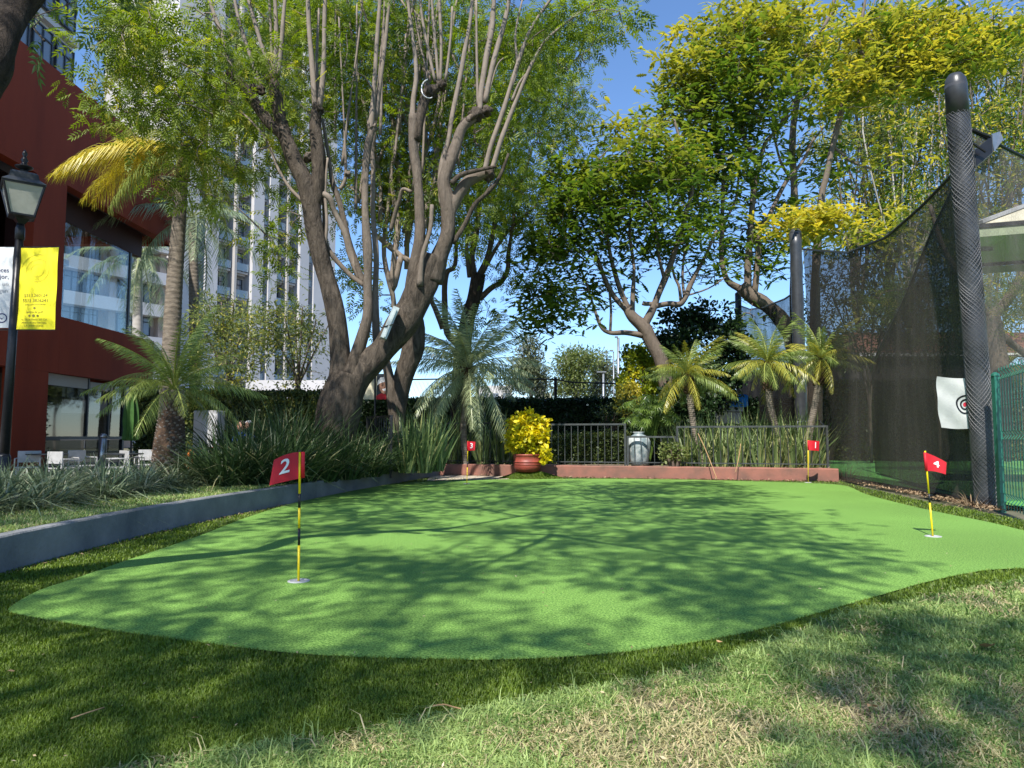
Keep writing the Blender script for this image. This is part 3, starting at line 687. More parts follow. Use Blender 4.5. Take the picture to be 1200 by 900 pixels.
def rosettes(name, clumps, per, size, mat, parent, yel=None, tilt=.25, jit=.12):
    """feather leaves spreading in flat whorls round each twig end"""
    C = np.array(clumps); n = len(C) * per; ci = np.repeat(np.arange(len(C)), per)
    az = np.tile(np.arange(per), len(C)) * (6.283 / per) + rng.random(len(C))[ci] * 6.283 + rng.normal(0, .3, n)
    axis = rng.normal(0, .28, (len(C), 2))[ci]
    d = np.stack([np.cos(az), np.sin(az), axis[:, 0] * np.cos(az) + axis[:, 1] * np.sin(az) + rng.normal(.12, tilt, n)], 1)
    pos = C[ci] + rng.normal(0, jit, (n, 3)) * [1, 1, .8]; base = rng.random(len(C)) * .6; rnd = np.clip(base[ci] + .4 * rng.random(n), 0, 1)
    y = np.zeros(n) if yel is None else np.clip(yel(pos, ci, rnd), 0, 1)
    V, F, A_ = scatter(FROND[0], FROND[1], pos, frames(d, rng.normal(0, .35, n)), size * (.65 + .6 * rng.random(n)), {'rnd': rnd, 'yel': y})
    return big_mesh(name, V, F, A_, mat, parent)
def near(cl, k, sx, sz):
    """k whorls about each clump centre"""
    C = np.repeat(np.array(cl), k, 0); return [tuple(p) for p in C + rng.normal(0, 1, C.shape) * [sx, sx, sz]]

def crown(name, clumps, crad, per, tmpl, size, mat, parent, yel=None, droop=.35, flat=.8, up=.25, cl=None):
    """leaves round each clump centre; yel(z, centre noise) gives the yellow share"""
    C = np.array(clumps); n = len(C) * per; ci = np.repeat(np.arange(len(C)), per)
    d = rng.normal(0, 1, (n, 3)); d /= np.linalg.norm(d, axis=1, keepdims=True); r = rng.random(n) ** .55
    cr = (crad * (.65 + .7 * rng.random(len(C))))[ci]
    pos = C[ci] + d * (r * cr)[:, None] * [1, 1, flat]
    dirs = d * .9 + rng.normal(0, .55, (n, 3)); dirs[:, 2] -= droop; dirs[:, 2] += up
    rot = frames(dirs, rng.normal(0, .8, n)); sz = size * (.6 + .7 * rng.random(n))
    base = rng.random(len(C)) * .75; rnd = np.clip(base[ci] + .35 * rng.random(n), 0, 1)
    y = np.zeros(n) if yel is None else np.clip(yel(pos, ci, rnd), 0, 1)
    V, F, A_ = scatter(tmpl[0], tmpl[1], pos, rot, sz, {'rnd': rnd, 'yel': y})
    return big_mesh(name, V, F, A_, mat, parent)

def smooth_line(pts, k=3):
    out = smooth_poly([p for p in pts], k, False) if len(pts) > 2 else [Vector(p) for p in pts]
    return out
class Tree:
    def __init__(s, name, label, cat, base, group=None):
        s.root = empty(name, base, label, cat, group); s.mb = MB(); s.pool = []; s.poolr = []; s.k = 1.0
    def limb(s, pts, ws, n=8, thin=(.065, .15), k=4, wob=.28):
        """pts in metres, ws radii; thin: radii between which bark goes from pale young to rough old"""
        L = [Vector((p[0], p[1], p[2])) for p in pts]; q = smooth_poly(L, k, False) if len(L) > 2 else [L[0].lerp(L[1], i / 4) for i in range(5)]
        t = np.linspace(0, 1, len(q)); r = np.interp(t * (len(ws) - 1), range(len(ws)), ws)
        r = [a * (1 + .10 * mnoise.noise(Vector(p) * 2.1)) for a, p in zip(r, q)]
        a = [min(max(1 - (x - thin[0]) / (thin[1] - thin[0]), 0), 1) for x in r]
        s.mb.tube(q, r, n, True, a, wob)
        s.pool += [tuple(p) for p in q]; s.poolr += list(r)
        return q
    def pxl(s, D, tr, n=8, **kw):
        """limb traced on pixels: (px, py, width px, depth offset)"""
        pts, ws = [], []
        for e in tr:
            dy = e[3] if len(e) > 3 else 0.0
            pts.append(P(e[0], e[1], D + dy)); ws.append(PW(e[2], D + dy) / 2 * (s.k if e[2] > 12 else s.k * .88))
        return s.limb(pts, ws, n, **kw)
    def burr(s, p, r, a=0.0): s.mb.blob(p, r * .74, 3, .8, a)
    def twigs(s, clumps, r0=.022, r1=.006, lift=.25, maxlen=9e9, n=4):
        pool = np.array(s.pool); C = np.array(clumps)
        d0 = np.array([np.min(np.linalg.norm(pool - c, axis=1)) for c in C]); order = np.argsort(d0)
        P_ = list(map(tuple, pool)); arr = np.array(P_)
        for i in order:
            c = C[i]; dd = np.linalg.norm(arr - c, axis=1) + .35 * np.clip(arr[:, 2] - c[2], 0, None)
            j = int(np.argmin(dd)); p = Vector(arr[j]); q = Vector(c); L = (q - p).length
            if L < .05: continue
            m1 = p.lerp(q, .4) + Vector((rng.normal(0, .07), rng.normal(0, .07), lift * .3)) * L
            m2 = p.lerp(q, .75) + Vector((rng.normal(0, .05), rng.normal(0, .05), lift * .25)) * L
            rr = r0 * min(1.5, .6 + .35 * L)
            s.mb.tube([p, m1, m2, q], [rr, rr * .75, rr * .5, r1], n, False, .8)
            arr = np.vstack([arr, [tuple(m1), tuple(m2), tuple(q)]])
    def finish(s, bark): return s.mb.build('trunk', bark, s.root, smooth=True)

def blobs_px(bl):
    """clump centres in ellipsoids: (px, py, depth, rx px, ry px, rdepth m, count)"""
    out = []
    for px, py, D, rx, ry, rd, n in bl:
        k = 0
        while k < n:
            u = rng.normal(0, 1, 3); u = u / np.linalg.norm(u) * rng.random() ** .4
            out.append(tuple(P(px + u[0] * rx, py + u[1] * ry, D + u[2] * rd))); k += 1
    return out

# ------------------------------------------------------------------ the big multi-stemmed tree
D = 14.0
ta = Tree('pollarded_tree', 'massive tree with many pale pollarded stems rising from a low forked trunk, left of centre', 'tree', G(395, 562, 0) * 1.0)
ta.root.location = (X(392, D), D, KZ - .05); ta.k = .87
ta.pxl(D, [(376, 572, 92), (386, 535, 66), (395, 498, 56), (402, 465, 54), (410, 438, 48)], 14, thin=(.01, .02))
ta.pxl(D, [(396, 470, 40), (399, 420, 27), (393, 365, 26), (378, 310, 24), (368, 265, 23), (362, 225, 25), (344, 185, 22), (330, 152, 20)], 12, k=5)
ta.pxl(D, [(330, 158, 16), (312, 140, 15), (292, 110, 14), (272, 87, 13)], 10, thin=(.02, .04)); ta.burr(P(270, 86, D), .12); ta.burr(P(297, 104, D), .1)
ta.pxl(D, [(336, 165, 18), (327, 130, 17), (320, 95, 15)], 10, thin=(.02, .04)); ta.burr(P(318, 92, D), .15); ta.burr(P(306, 106, D), .11)
for tr in ([(272, 84, 9), (262, 48, 8), (247, 5, 6), (236, -35, 5)], [(318, 90, 8), (304, 45, 7), (290, -5, 6), (282, -40, 4)], [(306, 102, 7), (292, 62, 6.5), (279, 20, 6), (270, -30, 4)],
           [(322, 90, 8), (324, 45, 7.5), (322, -5, 6), (320, -40, 5)], [(326, 90, 7), (330, 50, 7), (334, 0, 6), (340, -40, 4)], [(320, 92, 5, .2), (318, 50, 4.5, .2), (315, -20, 4, .2)]):
    ta.pxl(D, tr, 7)
ta.pxl(D, [(366, 248, 18), (373, 215, 20), (373, 180, 19), (370, 150, 17), (371, 130, 14)], 10, thin=(.02, .1)); ta.burr(P(372, 128, D), .15); ta.burr(P(362, 184, D), .13, .3)
for tr in ([(369, 128, 9), (366, 80, 8), (362, 30, 8), (360, -30, 6)], [(374, 128, 9), (379, 80, 7.5), (380, 30, 7), (382, -30, 6)], [(372, 125, 6, .3), (371, 70, 5, .3), (374, 10, 4, .3)]): ta.pxl(D, tr, 7)
ta.pxl(D, [(366, 243, 6), (352, 233, 6), (338, 218, 5), (326, 198, 5), (316, 172, 4.5), (300, 148, 4), (268, 118, 3.5), (238, 92, 3), (205, 68, 2.5)], 6)
ta.pxl(D, [(372, 225, 9), (386, 232, 9), (392, 248, 8, .1), (405, 275, 9, .2), (412, 300, 11, .3), (424, 328, 13, .3)], 8)
ta.pxl(D, [(380, 298, 5, .1), (383, 262, 5), (381, 225, 5), (384, 185, 4)], 6)
# centre stem
ta.pxl(D, [(412, 440, 24, -.1), (420, 412, 19, -.1), (430, 372, 14, -.1), (431, 335, 13), (431, 295, 13), (428, 250, 11), (428, 212, 11), (431, 172, 12), (437, 150, 11)], 10, thin=(.03, .14))
ta.pxl(D, [(434, 158, 10), (438, 108, 8), (441, 58, 7), (445, 5, 6), (449, -40, 4)], 7); ta.pxl(D, [(440, 140, 8, .1), (445, 100, 7.5, .1), (452, 45, 6, .1), (457, 0, 5, .1), (468, -40, 4, .1)], 7)
ta.burr(P(437, 150, D), .1, .6)
ta.pxl(D, [(446, 425, 16, .3), (441, 390, 12, .3), (440, 345, 10, .3), (441, 300, 9, .3), (437, 250, 8, .4), (437, 190, 7, .4), (432, 140, 6, .4)], 8, thin=(.04, .2))
ta.pxl(D, [(428, 335, 9, .15), (410, 322, 8, .2), (390, 300, 8, .2), (382, 285, 7, .2), (380, 262, 6, .2), (379, 225, 5, .2), (376, 180, 4.5, .2)], 8, thin=(.02, .08))
ta.pxl(D, [(426, 332, 9, .2), (416, 305, 10, .3), (409, 285, 9, .3), (404, 262, 9, .3), (397, 235, 9, .3), (389, 212, 8, .3), (385, 182, 6, .3), (378, 140, 5, .3)], 8, thin=(.02, .08))
ta.pxl(D, [(398, 222, 6, .3), (405, 207, 6, .3), (404, 165, 3.5, .3), (402, 120, 3, .3), (397, 20, 2.4, .3)], 6); ta.burr(P(407, 205, D + .3), .09, .5)
# right limb
ta.pxl(D, [(402, 480, 40), (420, 442, 42), (450, 410, 36), (471, 382, 40), (488, 352, 40), (500, 322, 35), (508, 300, 28)], 14, thin=(.01, .02), k=5)
ta.pxl(D, [(484, 350, 22), (487, 315, 20), (492, 275, 15), (491, 235, 13), (488, 200, 13), (484, 170, 13), (485, 135, 14)], 10, thin=(.02, .16))
ta.pxl(D, [(484, 150, 12), (484, 120, 9), (488, 85, 7), (483, 40, 6), (478, 0, 5.5), (476, -35, 4)], 7)
ta.pxl(D, [(488, 165, 13), (493, 135, 14), (500, 112, 15), (514, 102, 12)], 10, thin=(.01, .03)); ta.burr(P(503, 108, D), .19); ta.burr(P(517, 100, D), .13)
for tr in ([(510, 96, 5), (500, 50, 5), (494, 15, 4.5), (489, -35, 4)], [(514, 96, 5), (510, 50, 5), (506, 0, 4.5), (504, -40, 4)], [(516, 96, 5), (517, 50, 5), (515, 0, 5), (516, -40, 4)], [(522, 95, 5), (528, 45, 4), (530, 8, 3.5)], [(505, 95, 4, .3), (494, 60, 3.5, .3), (486, 15, 3, .3)]): ta.pxl(D, tr, 6, thin=(.05, .12))
ta.pxl(D, [(506, 330, 26), (515, 300, 24), (524, 272, 21), (524, 240, 20), (520, 215, 18), (527, 192, 17), (535, 170, 15), (542, 150, 15), (556, 136, 14)], 12, thin=(.02, .2), k=5)
ta.burr(P(558, 134, D), .21); ta.burr(P(570, 130, D), .15); ta.burr(P(548, 142, D), .14)
for tr in ([(562, 130, 10), (564, 105, 9.5), (570, 68, 9), (577, 28, 8), (580, -30, 6)], [(568, 120, 9), (577, 78, 8.5), (588, 38, 8), (595, 8, 7), (602, -35, 5)], [(560, 125, 5), (559, 80, 4), (558, 0, 3.5)], [(572, 112, 3), (582, 78, 2.5), (590, 68, 2)]): ta.pxl(D, tr, 8)
ta.pxl(D, [(518, 240, 10), (516, 212, 9), (519, 188, 9), (526, 162, 8), (530, 135, 8), (538, 95, 7.5), (546, 52, 7), (552, 15, 6), (556, -35, 4)], 8)
ta.pxl(D, [(524, 262, 16), (532, 238, 14), (546, 215, 15), (562, 205, 15), (572, 203, 13)], 10, thin=(.02, .2)); ta.burr(P(573, 205, D), .15)
ta.pxl(D, [(529, 215, 8, -.2), (540, 205, 8, -.2), (558, 200, 7, -.2), (582, 195, 4, -.2)], 8, thin=(.001, .01))
for tr in ([(568, 200, 9), (574, 175, 8), (582, 152, 8), (592, 122, 7.5), (600, 95, 7), (610, 65, 6.5), (620, 38, 6), (634, 15, 5), (652, -10, 4)],
           [(576, 200, 8), (586, 168, 7.5), (598, 135, 7), (606, 115, 6.5), (614, 95, 6), (626, 70, 5.5), (645, 42, 4.5), (690, 8, 3.5), (730, -8, 2.5)], [(600, 118, 5), (608, 98, 4), (618, 85, 3)], [(596, 110, 4), (606, 80, 4), (604, 40, 3.5), (612, 0, 3)]): ta.pxl(D, tr, 7)
ta.pxl(D, [(530, 285, 9), (545, 262, 8), (556, 240, 7), (572, 225, 6), (585, 208, 5), (596, 180, 4)], 7, thin=(.001, .01))
ta.pxl(D, [(492, 335, 9, -.3), (495, 300, 7, -.3), (504, 270, 7, -.3), (506, 240, 6, -.3)], 8, thin=(.01, .1))
ta.pxl(D, [(482, 225, 6, .1), (472, 222, 6, .2), (468, 235, 6, .3), (463, 250, 7, .4), (458, 270, 7, .5)], 7, thin=(.01, .1))
for i in range(13):                     # the thinner stems deeper in the crown
    x0 = random.uniform(380, 560); y0 = random.uniform(150, 290); dx = random.uniform(-28, 40); dd = random.uniform(.6, 2.6)
    ta.pxl(D, [(x0, y0, random.uniform(4, 7), dd), (x0 + dx * .3, y0 - 70, 4, dd), (x0 + dx * .7, y0 - 150, 3.4, dd), (x0 + dx, y0 - 240, 2.5, dd)], 5)
cl = blobs_px([(330, 60, 16.4, 120, 95, 1.7, 60), (190, 90, 14, 100, 90, 2.0, 78), (240, 200, 14.6, 60, 55, 1.3, 20), (470, 40, 16.8, 120, 95, 1.8, 64), (590, 90, 16.0, 75, 95, 1.6, 52),
               (430, 190, 16.8, 120, 90, 1.2, 54), (560, 220, 16.4, 75, 80, 1.2, 32), (140, 30, 13, 60, 50, 1.5, 28), (380, -60, 14, 260, 40, 2.5, 40), (645, 40, 14.6, 60, 50, 1.5, 24), (330, 285, 14.6, 45, 60, .6, 12), (710, 15, 14, 60, 30, 1.2, 16), (270, 120, 16, 90, 80, 1.2, 40), (350, 60, 13.4, 200, 90, .5, 12), (400, 90, 18.6, 180, 110, 1.0, 165), (540, 150, 18.2, 90, 90, .8, 40)])
ta.twigs(cl, .02, .004)
ta.finish(M['bark'])
crown('crown', cl, .50, 19, ASH, .29, M['leaf_ash'], ta.root, yel=lambda p, ci, r: (rng.random(len(r)) < .02 + .3 * (p[:, 0] < -4.4) * (rng.random(len(r)) < .25)) * .8, droop=.6)
# fittings on that tree
bx = empty('junction_box', P(455, 380, D - .5), 'slim pale metal junction box strapped to the forked trunk', 'electrical box')
m_ = MB(); m_.beam(P(449, 397, D - .48), P(464, 361, D - .42), .26, .12); m_.build('box_body', M['box_metal'], bx)
m_ = MB(); m_.beam(P(450, 395.5, D - .55), P(463.6, 363, D - .49), .20, .03); m_.build('cover', M['box_metal'], bx)
m_ = MB(); m_.tube([P(446, 384, D - .6), P(461, 380, D - .62), P(472, 384, D - .4)], .012, 5); m_.build('strap', M['black_metal'], bx)
hs_ = MB(); pts = []
for i in range(15):
    a = 1.2 + i / 14 * 3.3; pts.append(P(503 + 9 * math.cos(a), 104 + 11 * math.sin(a), D - .32 + .05 * math.sin(a * 2)))
hs_.tube(pts, .012, 6); tag(hs_.build('hose', M['hose_white'], smooth=True), 'loop of white hose hung on a sawn branch stub', 'hose')

# ------------------------------------------------------------------ trees just behind it
tb = Tree('leaning_tree', 'dark trunked tree standing directly behind the forked tree', 'tree', (X(465, 16.5), 16.5, KZ - .1))
D = 16.5
tb.pxl(D, [(466, 556, 30), (464, 500, 20), (470, 450, 22), (482, 415, 24), (487, 385, 20), (484, 355, 14)], 10)
tb.pxl(D, [(464, 500, 16), (458, 455, 14), (452, 410, 10), (462, 360, 8), (450, 300, 7), (455, 240, 5), (462, 160, 4)], 7)
tb.pxl(D, [(484, 360, 12), (496, 320, 9), (470, 300, 8), (458, 290, 8), (446, 280, 6), (438, 272, 5)], 7)
tb.pxl(D, [(470, 300, 9), (460, 340, 9), (462, 300, 8), (466, 260, 8), (458, 200, 6), (470, 120, 5), (476, 40, 4)], 7)
for i in range(12):
    x0 = random.uniform(440, 520); tb.pxl(D, [(x0, random.uniform(240, 330), 7, random.uniform(-.5, 1)), (x0 + random.uniform(-15, 25), 200, 5, .3), (x0 + random.uniform(-30, 50), 90, 4, .3), (x0 + random.uniform(-40, 60), -10, 3, .3)], 5)
cl = blobs_px([(470, 230, 17.5, 80, 60, 1.2, 55), (480, 110, 17.5, 110, 90, 1.6, 70), (420, 20, 17.5, 150, 60, 1.6, 60), (420, 330, 17.3, 30, 35, .6, 8)])
tb.twigs(cl, .02, .005); tb.finish(M['bark'])
crown('crown', cl, .58, 18, ASH, .32, M['leaf_ash'], tb.root, yel=lambda p, ci, r: (rng.random(len(r)) < .05) * .6, droop=.6)

tc = Tree('dark_tree', 'dark multi-stemmed tree rising behind the fan-leaved palm, centre', 'tree', (X(538, 21), 21, 0))
D = 21.0
tc.pxl(D, [(536, 550, 26), (540, 470, 22), (541, 420, 20), (546, 385, 18), (554, 352, 17), (560, 326, 17)], 10)
tc.burr(P(560, 326, D), .24)
for tr in ([(556, 325, 9), (553, 300, 8), (560, 262, 7), (562, 210, 6), (575, 140, 4)], [(560, 325, 9), (570, 305, 8), (576, 282, 7.5), (582, 250, 7), (590, 190, 5), (600, 120, 4)], [(562, 350, 9), (575, 338, 8), (588, 330, 7), (595, 316, 6.5), (596, 298, 6), (600, 270, 5), (606, 235, 4), (622, 180, 3)],
           [(550, 325, 6), (547, 290, 5), (549, 240, 4), (545, 170, 3)], [(565, 320, 6), (585, 285, 5), (604, 262, 4), (630, 240, 3)], [(543, 405, 10, .3), (524, 390, 9, .3), (521, 350, 8, .3), (523, 320, 8, .3), (533, 310, 6, .3), (535, 270, 5, .3)], [(519, 385, 9, .4), (510, 362, 7, .4), (506, 350, 6, .4), (508, 320, 4, .4)]): tc.pxl(D, tr, 7)
cl = blobs_px([(590, 235, 21.3, 60, 60, 1.5, 46), (600, 150, 21.3, 80, 70, 1.6, 60), (640, 250, 21.3, 45, 50, 1.2, 22), (545, 240, 22, 50, 50, 1, 24), (640, 90, 21, 70, 60, 1.5, 46), (560, 60, 22, 110, 70, 1.5, 50), (660, 190, 21, 45, 60, 1, 26), (600, 320, 21, 40, 22, .8, 5), (572, 370, 21, 28, 21, .6, 4)])
tc.twigs(cl, .02, .005); tc.finish(M['bark_dark'])
crown('crown', cl, .58, 16, ASH, .35, M['leaf_ash'], tc.root, yel=lambda p, ci, r: (rng.random(len(r)) < .07) * .8, droop=.55)

# ------------------------------------------------------------------ jacarandas on the right
def jyel(zlo, zhi, amt=1.0, fx=None):
    def f(p, ci, r):
        nz = np.random.default_rng(5).random(ci.max() + 1)[ci]
        y = (p[:, 2] - zlo) / (zhi - zlo) + (nz - .5) * .9
        if fx: y = y + fx(p)
        return np.clip(y, 0, 1) * amt * (.6 + .4 * rng.random(len(r)))
    return f
D = 21.0
te = Tree('jacaranda', 'feathery leaved jacaranda with low fork and leaning trunk above the shrubs, right of centre', 'tree', (X(782, D), D, .1))
te.pxl(D, [(790, 540, 22), (784, 470, 18), (775, 425, 16), (763, 400, 15), (755, 384, 15), (742, 372, 13), (735, 362, 12)], 10, thin=(.01, .6))
for tr in ([(735, 364, 9), (720, 348, 7), (710, 330, 6), (703, 310, 5.5), (697, 298, 5), (682, 290, 4), (660, 270, 3)], [(737, 362, 8), (727, 340, 7), (720, 317, 6), (715, 297, 5), (711, 272, 4), (708, 245, 3.5), (700, 200, 3)], [(741, 365, 7), (742, 340, 6), (743, 312, 5), (738, 270, 4), (745, 220, 3)],
           [(755, 382, 11), (764, 364, 10), (771, 346, 9), (779, 328, 9), (787, 307, 7.5), (795, 280, 6.5), (803, 253, 6), (812, 215, 5), (800, 175, 4), (790, 140, 3)], [(766, 359, 8), (783, 356, 8), (796, 357, 9), (803, 349, 8), (808, 336, 7), (816, 320, 5.5), (828, 297, 4.5), (840, 270, 3.5)],
           [(798, 352, 5), (796, 336, 4), (790, 322, 3.5), (786, 300, 3)], [(802, 350, 4), (800, 320, 3.5), (803, 290, 3)], [(753, 393, 9), (733, 390, 7), (715, 390, 6), (704, 382, 4.5), (695, 357, 4), (688, 335, 3), (680, 313, 2.5)], [(768, 356, 6), (757, 356, 6), (753, 355, 6)], [(779, 328, 5), (772, 300, 4.5), (768, 265, 4), (760, 230, 3)],
           [(715, 390, 4), (716, 365, 3.5), (714, 340, 3)], [(803, 347, 3), (830, 338, 2), (850, 325, 1.6)]): te.pxl(D, tr, 7, thin=(.03, .3))
cl = blobs_px([(735, 190, 21, 55, 45, 1.6, 70), (700, 240, 21, 65, 45, 1.8, 90), (650, 290, 20.6, 42, 40, 1.2, 56), (645, 350, 20.4, 36, 34, .9, 46), (700, 330, 21.6, 35, 40, .8, 16), (770, 250, 21, 70, 50, 1.6, 74), (800, 200, 21.4, 55, 45, 1.4, 50), (820, 300, 21.5, 35, 40, 1, 18), (745, 290, 22, 60, 30, 1, 22), (660, 225, 21, 35, 40, 1, 22), (627, 380, 20.2, 18, 14, .5, 9), (745, 145, 21, 22, 14, .6, 10)])
te.twigs(cl, .024, .006, .1); te.finish(M['bark_jac'])
rosettes('crown', near(cl, 3, .40, .19), 6, .32, M['leaf_jac'], te.root, yel=jyel(8.5, 12.6, .62))

D = 24.0
tf = Tree('jacaranda', 'tall jacaranda with dark lower crown and yellow tips, right of the open sky', 'tree', (X(935, D), D, .1))
tf.pxl(D, [(945, 545, 26), (940, 460, 22), (925, 390, 18), (899, 358, 16), (880, 346, 17), (868, 335, 15)], 10, thin=(.01, .6))
for tr in ([(876, 344, 12), (876, 310, 9), (880, 267, 8.5), (881, 245, 8), (885, 208, 7.5), (890, 193, 7), (877, 173, 5.5), (868, 150, 5), (858, 110, 4), (850, 60, 3)], [(890, 195, 6), (894, 175, 5.5), (899, 164, 5), (912, 150, 4.5), (930, 120, 3.5)], [(866, 338, 10), (852, 328, 8), (846, 305, 7), (846, 275, 7), (847, 235, 6), (848, 200, 5), (843, 182, 4.5), (835, 140, 3.5), (825, 90, 3)],
           [(884, 345, 9), (888, 300, 8), (889, 275, 7.5), (900, 256, 7), (911, 232, 6), (922, 212, 5.5), (940, 190, 4.5), (955, 160, 3.5)], [(848, 260, 4), (862, 235, 3.5), (866, 200, 3)], [(868, 150, 4), (880, 110, 4), (888, 60, 3), (885, 20, 2.5)]): tf.pxl(D, tr, 7, thin=(.03, .3))
cl = blobs_px([(850, 60, 24, 80, 45, 2, 120), (890, 110, 24, 75, 45, 2, 100), (825, 130, 23.6, 60, 40, 1.6, 80), (850, 190, 24, 70, 40, 1.6, 80), (815, 230, 24, 40, 45, 1.2, 34), (860, 270, 24.6, 50, 45, 1, 26), (900, 300, 24.5, 35, 40, 1, 22), (930, 250, 24.6, 40, 40, 1.2, 24), (905, 20, 24, 70, 30, 1.8, 50), (790, 95, 23.4, 25, 25, .8, 20), (880, 370, 24, 14, 12, .5, 4)])
tf.twigs(cl, .026, .006, .1); tf.finish(M['bark_jac'])
rosettes('crown', near(cl, 3, .40, .19), 6, .35, M['leaf_jac'], tf.root, yel=jyel(12.2, 18.0, .72, lambda p: .25 * (p[:, 0] < 6.4)))

D = 27.0
tg = Tree('slender_tree', 'tall slender tree with straight grey trunk rising behind the capped black net post', 'tree', (X(932, D), D, .1))
tg.pxl(D, [(930, 530, 14), (931, 400, 12), (931, 290, 11), (931, 235, 10), (929, 185, 9), (930, 145, 8.5), (938, 100, 8), (946, 62, 8)], 8, thin=(.1, .5))
for tr in ([(946, 64, 6), (938, 42, 5.5), (927, 25, 5), (914, 12, 5), (906, -15, 4)], [(946, 62, 6), (956, 48, 5.5), (966, 30, 5), (974, 14, 5), (980, -15, 4)], [(930, 215, 4), (915, 190, 3.5), (905, 150, 3)], [(931, 190, 4), (948, 170, 3), (965, 150, 2.5)]): tg.pxl(D, tr, 7, thin=(.1, .5))
cl = blobs_px([(950, 40, 27, 60, 40, 2, 46), (975, 110, 27, 35, 40, 1.5, 34), (960, 190, 27.5, 40, 40, 1.5, 26), (920, 70, 27, 40, 30, 1.5, 26)])
tg.twigs(cl, .026, .006, .1); tg.finish(M['bark_jac'])
rosettes('crown', near(cl, 3, .40, .19), 6, .38, M['leaf_jac'], tg.root, yel=jyel(13, 21, .8))

D = 23.0
th = Tree('yellowing_jacaranda', 'jacaranda with bright yellow new leaves spreading over the net, upper right', 'tree', (X(960, D), D, .1))
th.pxl(D, [(958, 545, 18), (955, 420, 15), (956, 320, 11), (962, 238, 9), (969, 203, 8), (978, 163, 8), (990, 118, 8), (999, 98, 7)], 8, thin=(.02, .4))
for tr in ([(998, 100, 6), (1008, 82, 5.5), (1012, 70, 5), (1006, 48, 4.5), (1012, 12, 4), (1018, -20, 3)], [(996, 104, 5), (1030, 84, 4.5), (1070, 62, 4), (1120, 48, 3.5), (1170, 30, 3)], [(975, 170, 4), (1000, 190, 3.5), (1030, 200, 3)], [(962, 240, 4), (975, 270, 4), (990, 275, 3)]): th.pxl(D, tr, 7, thin=(.05, .3))
cl = blobs_px([(1040, 90, 22.5, 75, 26, 1.4, 86), (1110, 65, 22, 70, 26, 1.4, 90), (1060, 30, 22.5, 75, 26, 1.5, 80), (1165, 40, 22, 60, 40, 1.4, 66), (1010, 60, 23, 30, 40, 1.2, 26), (1010, 115, 22.5, 40, 22, 1, 24)]) + blobs_px([(958, 262, 21.2, 46, 17, .7, 62), (925, 262, 21, 18, 14, .5, 12)]) + blobs_px([(1030, 195, 22.5, 35, 16, .6, 9), (1045, 265, 21.6, 30, 20, .6, 6)])
th.twigs(cl, .022, .006, .1); th.finish(M['bark_jac'])
rosettes('crown', near(cl, 3, .40, .19), 6, .31, M['leaf_jac'], th.root, yel=lambda p, ci, r: np.clip(.12 + .85 * (np.random.default_rng(3).random(ci.max() + 1)[ci] - .25) + .2 * (p[:, 2] < 8.2), 0, 1))

# thin pale-stemmed trees farther back on the right
lab = ['thin pale-stemmed tree behind the net, left of the padded pole', 'twiggy grey tree seen between the two black net posts', 'loose crowned tree directly behind the padded pole', 'pale branching tree above the cream canopy', 'sparse tree at the right edge above the canopy', 'thin forked tree behind the middle of the net']
for i, px0 in enumerate((1068, 1005, 1120, 1165, 1205, 1045)):
    D = 34 + 2.0 * (i % 3); t = Tree('pale_stemmed_tree', lab[i], 'tree', (X(px0, D), D, .05), 'pale stemmed trees behind the golf net')
    t.pxl(D, [(px0, 530, 8), (px0 + 6, 430, 6.5), (px0 - 6, 340, 5.5), (px0 + 4, 270, 4)], 7, thin=(.02, .5))
    tips = []
    for k in range(12):
        x = px0 + random.uniform(-55, 55); x1 = px0 + (x - px0) * .35 + random.uniform(-6, 6); y1 = random.uniform(170, 250); y2 = random.uniform(30, 140)
        t.pxl(D, [(px0, random.uniform(270, 400), 3.2), (x1, y1 + 60, 2.6, random.uniform(-1, 1)), (x + random.uniform(-18, 18), y2 + 30, 2, random.uniform(-2, 2)), (x + random.uniform(-15, 15), y2 - 50, 2, random.uniform(-2, 2))], 5, thin=(.02, .5))
    cl = blobs_px([(px0, 150, D, 60, 85, 3, 52), (px0, 270, D, 55, 60, 2, 34), (px0, 60, D, 65, 50, 3, 28), (px0, 360, D, 50, 40, 2, 12)])
    t.twigs(cl, .03, .009, .15); t.finish(M['bark_pale'] if i % 2 == 0 else M['bark_jac'])
    crown('crown', cl, .85, 84, LEAF, .27, M['leaf_pale'] if i % 3 else M['leaf_jac'], t.root, yel=lambda p, ci, r: (rng.random(len(r)) < .3) * .8, droop=.4)

# ------------------------------------------------------------------ pale trees in front of the tower, far trees
def simple_tree(name, label, px, base_py_z, D, top, spread, blobs, mat, bark, leaf=LEAF, size=.16, per=60, crad=.6, w=6, nlimb=6, group=None, yel=None, droop=.4, stem_to=None):
    t = Tree(name, label, 'tree', (X(px, D), D, base_py_z), group)
    b = Vector((X(px, D), D, base_py_z)); py0 = 512 - (base_py_z - 1) * F_PX / D; yt = stem_to or (py0 * .45 + top * .55)
    t.pxl(D, [(px, py0, w * 1.3), (px + 2, (py0 + yt) / 2, w), (px - 1, yt, w * .8)], 7, thin=(.02, .5))
    for k in range(nlimb):
        a = -1 + 2 * (k + .5) / nlimb; x = px + a * spread + random.uniform(-4, 4); y2 = top + abs(a) * (yt - top) * .4 + random.uniform(0, 10)
        t.pxl(D, [(px, yt + (py0 - yt) * .4 * random.random(), w * .6), (px + (x - px) * .5, (yt * .6 + y2 * .4), w * .4, random.uniform(-.5, .5)), (x, y2, w * .25, random.uniform(-1, 1))], 5, thin=(.02, .5))
    cl = blobs_px(blobs); t.twigs(cl, .018, .005, .15, n=3); t.finish(bark)
    crown('crown', cl, crad, per, leaf, size, mat, t.root, yel=yel, droop=droop)
    return t
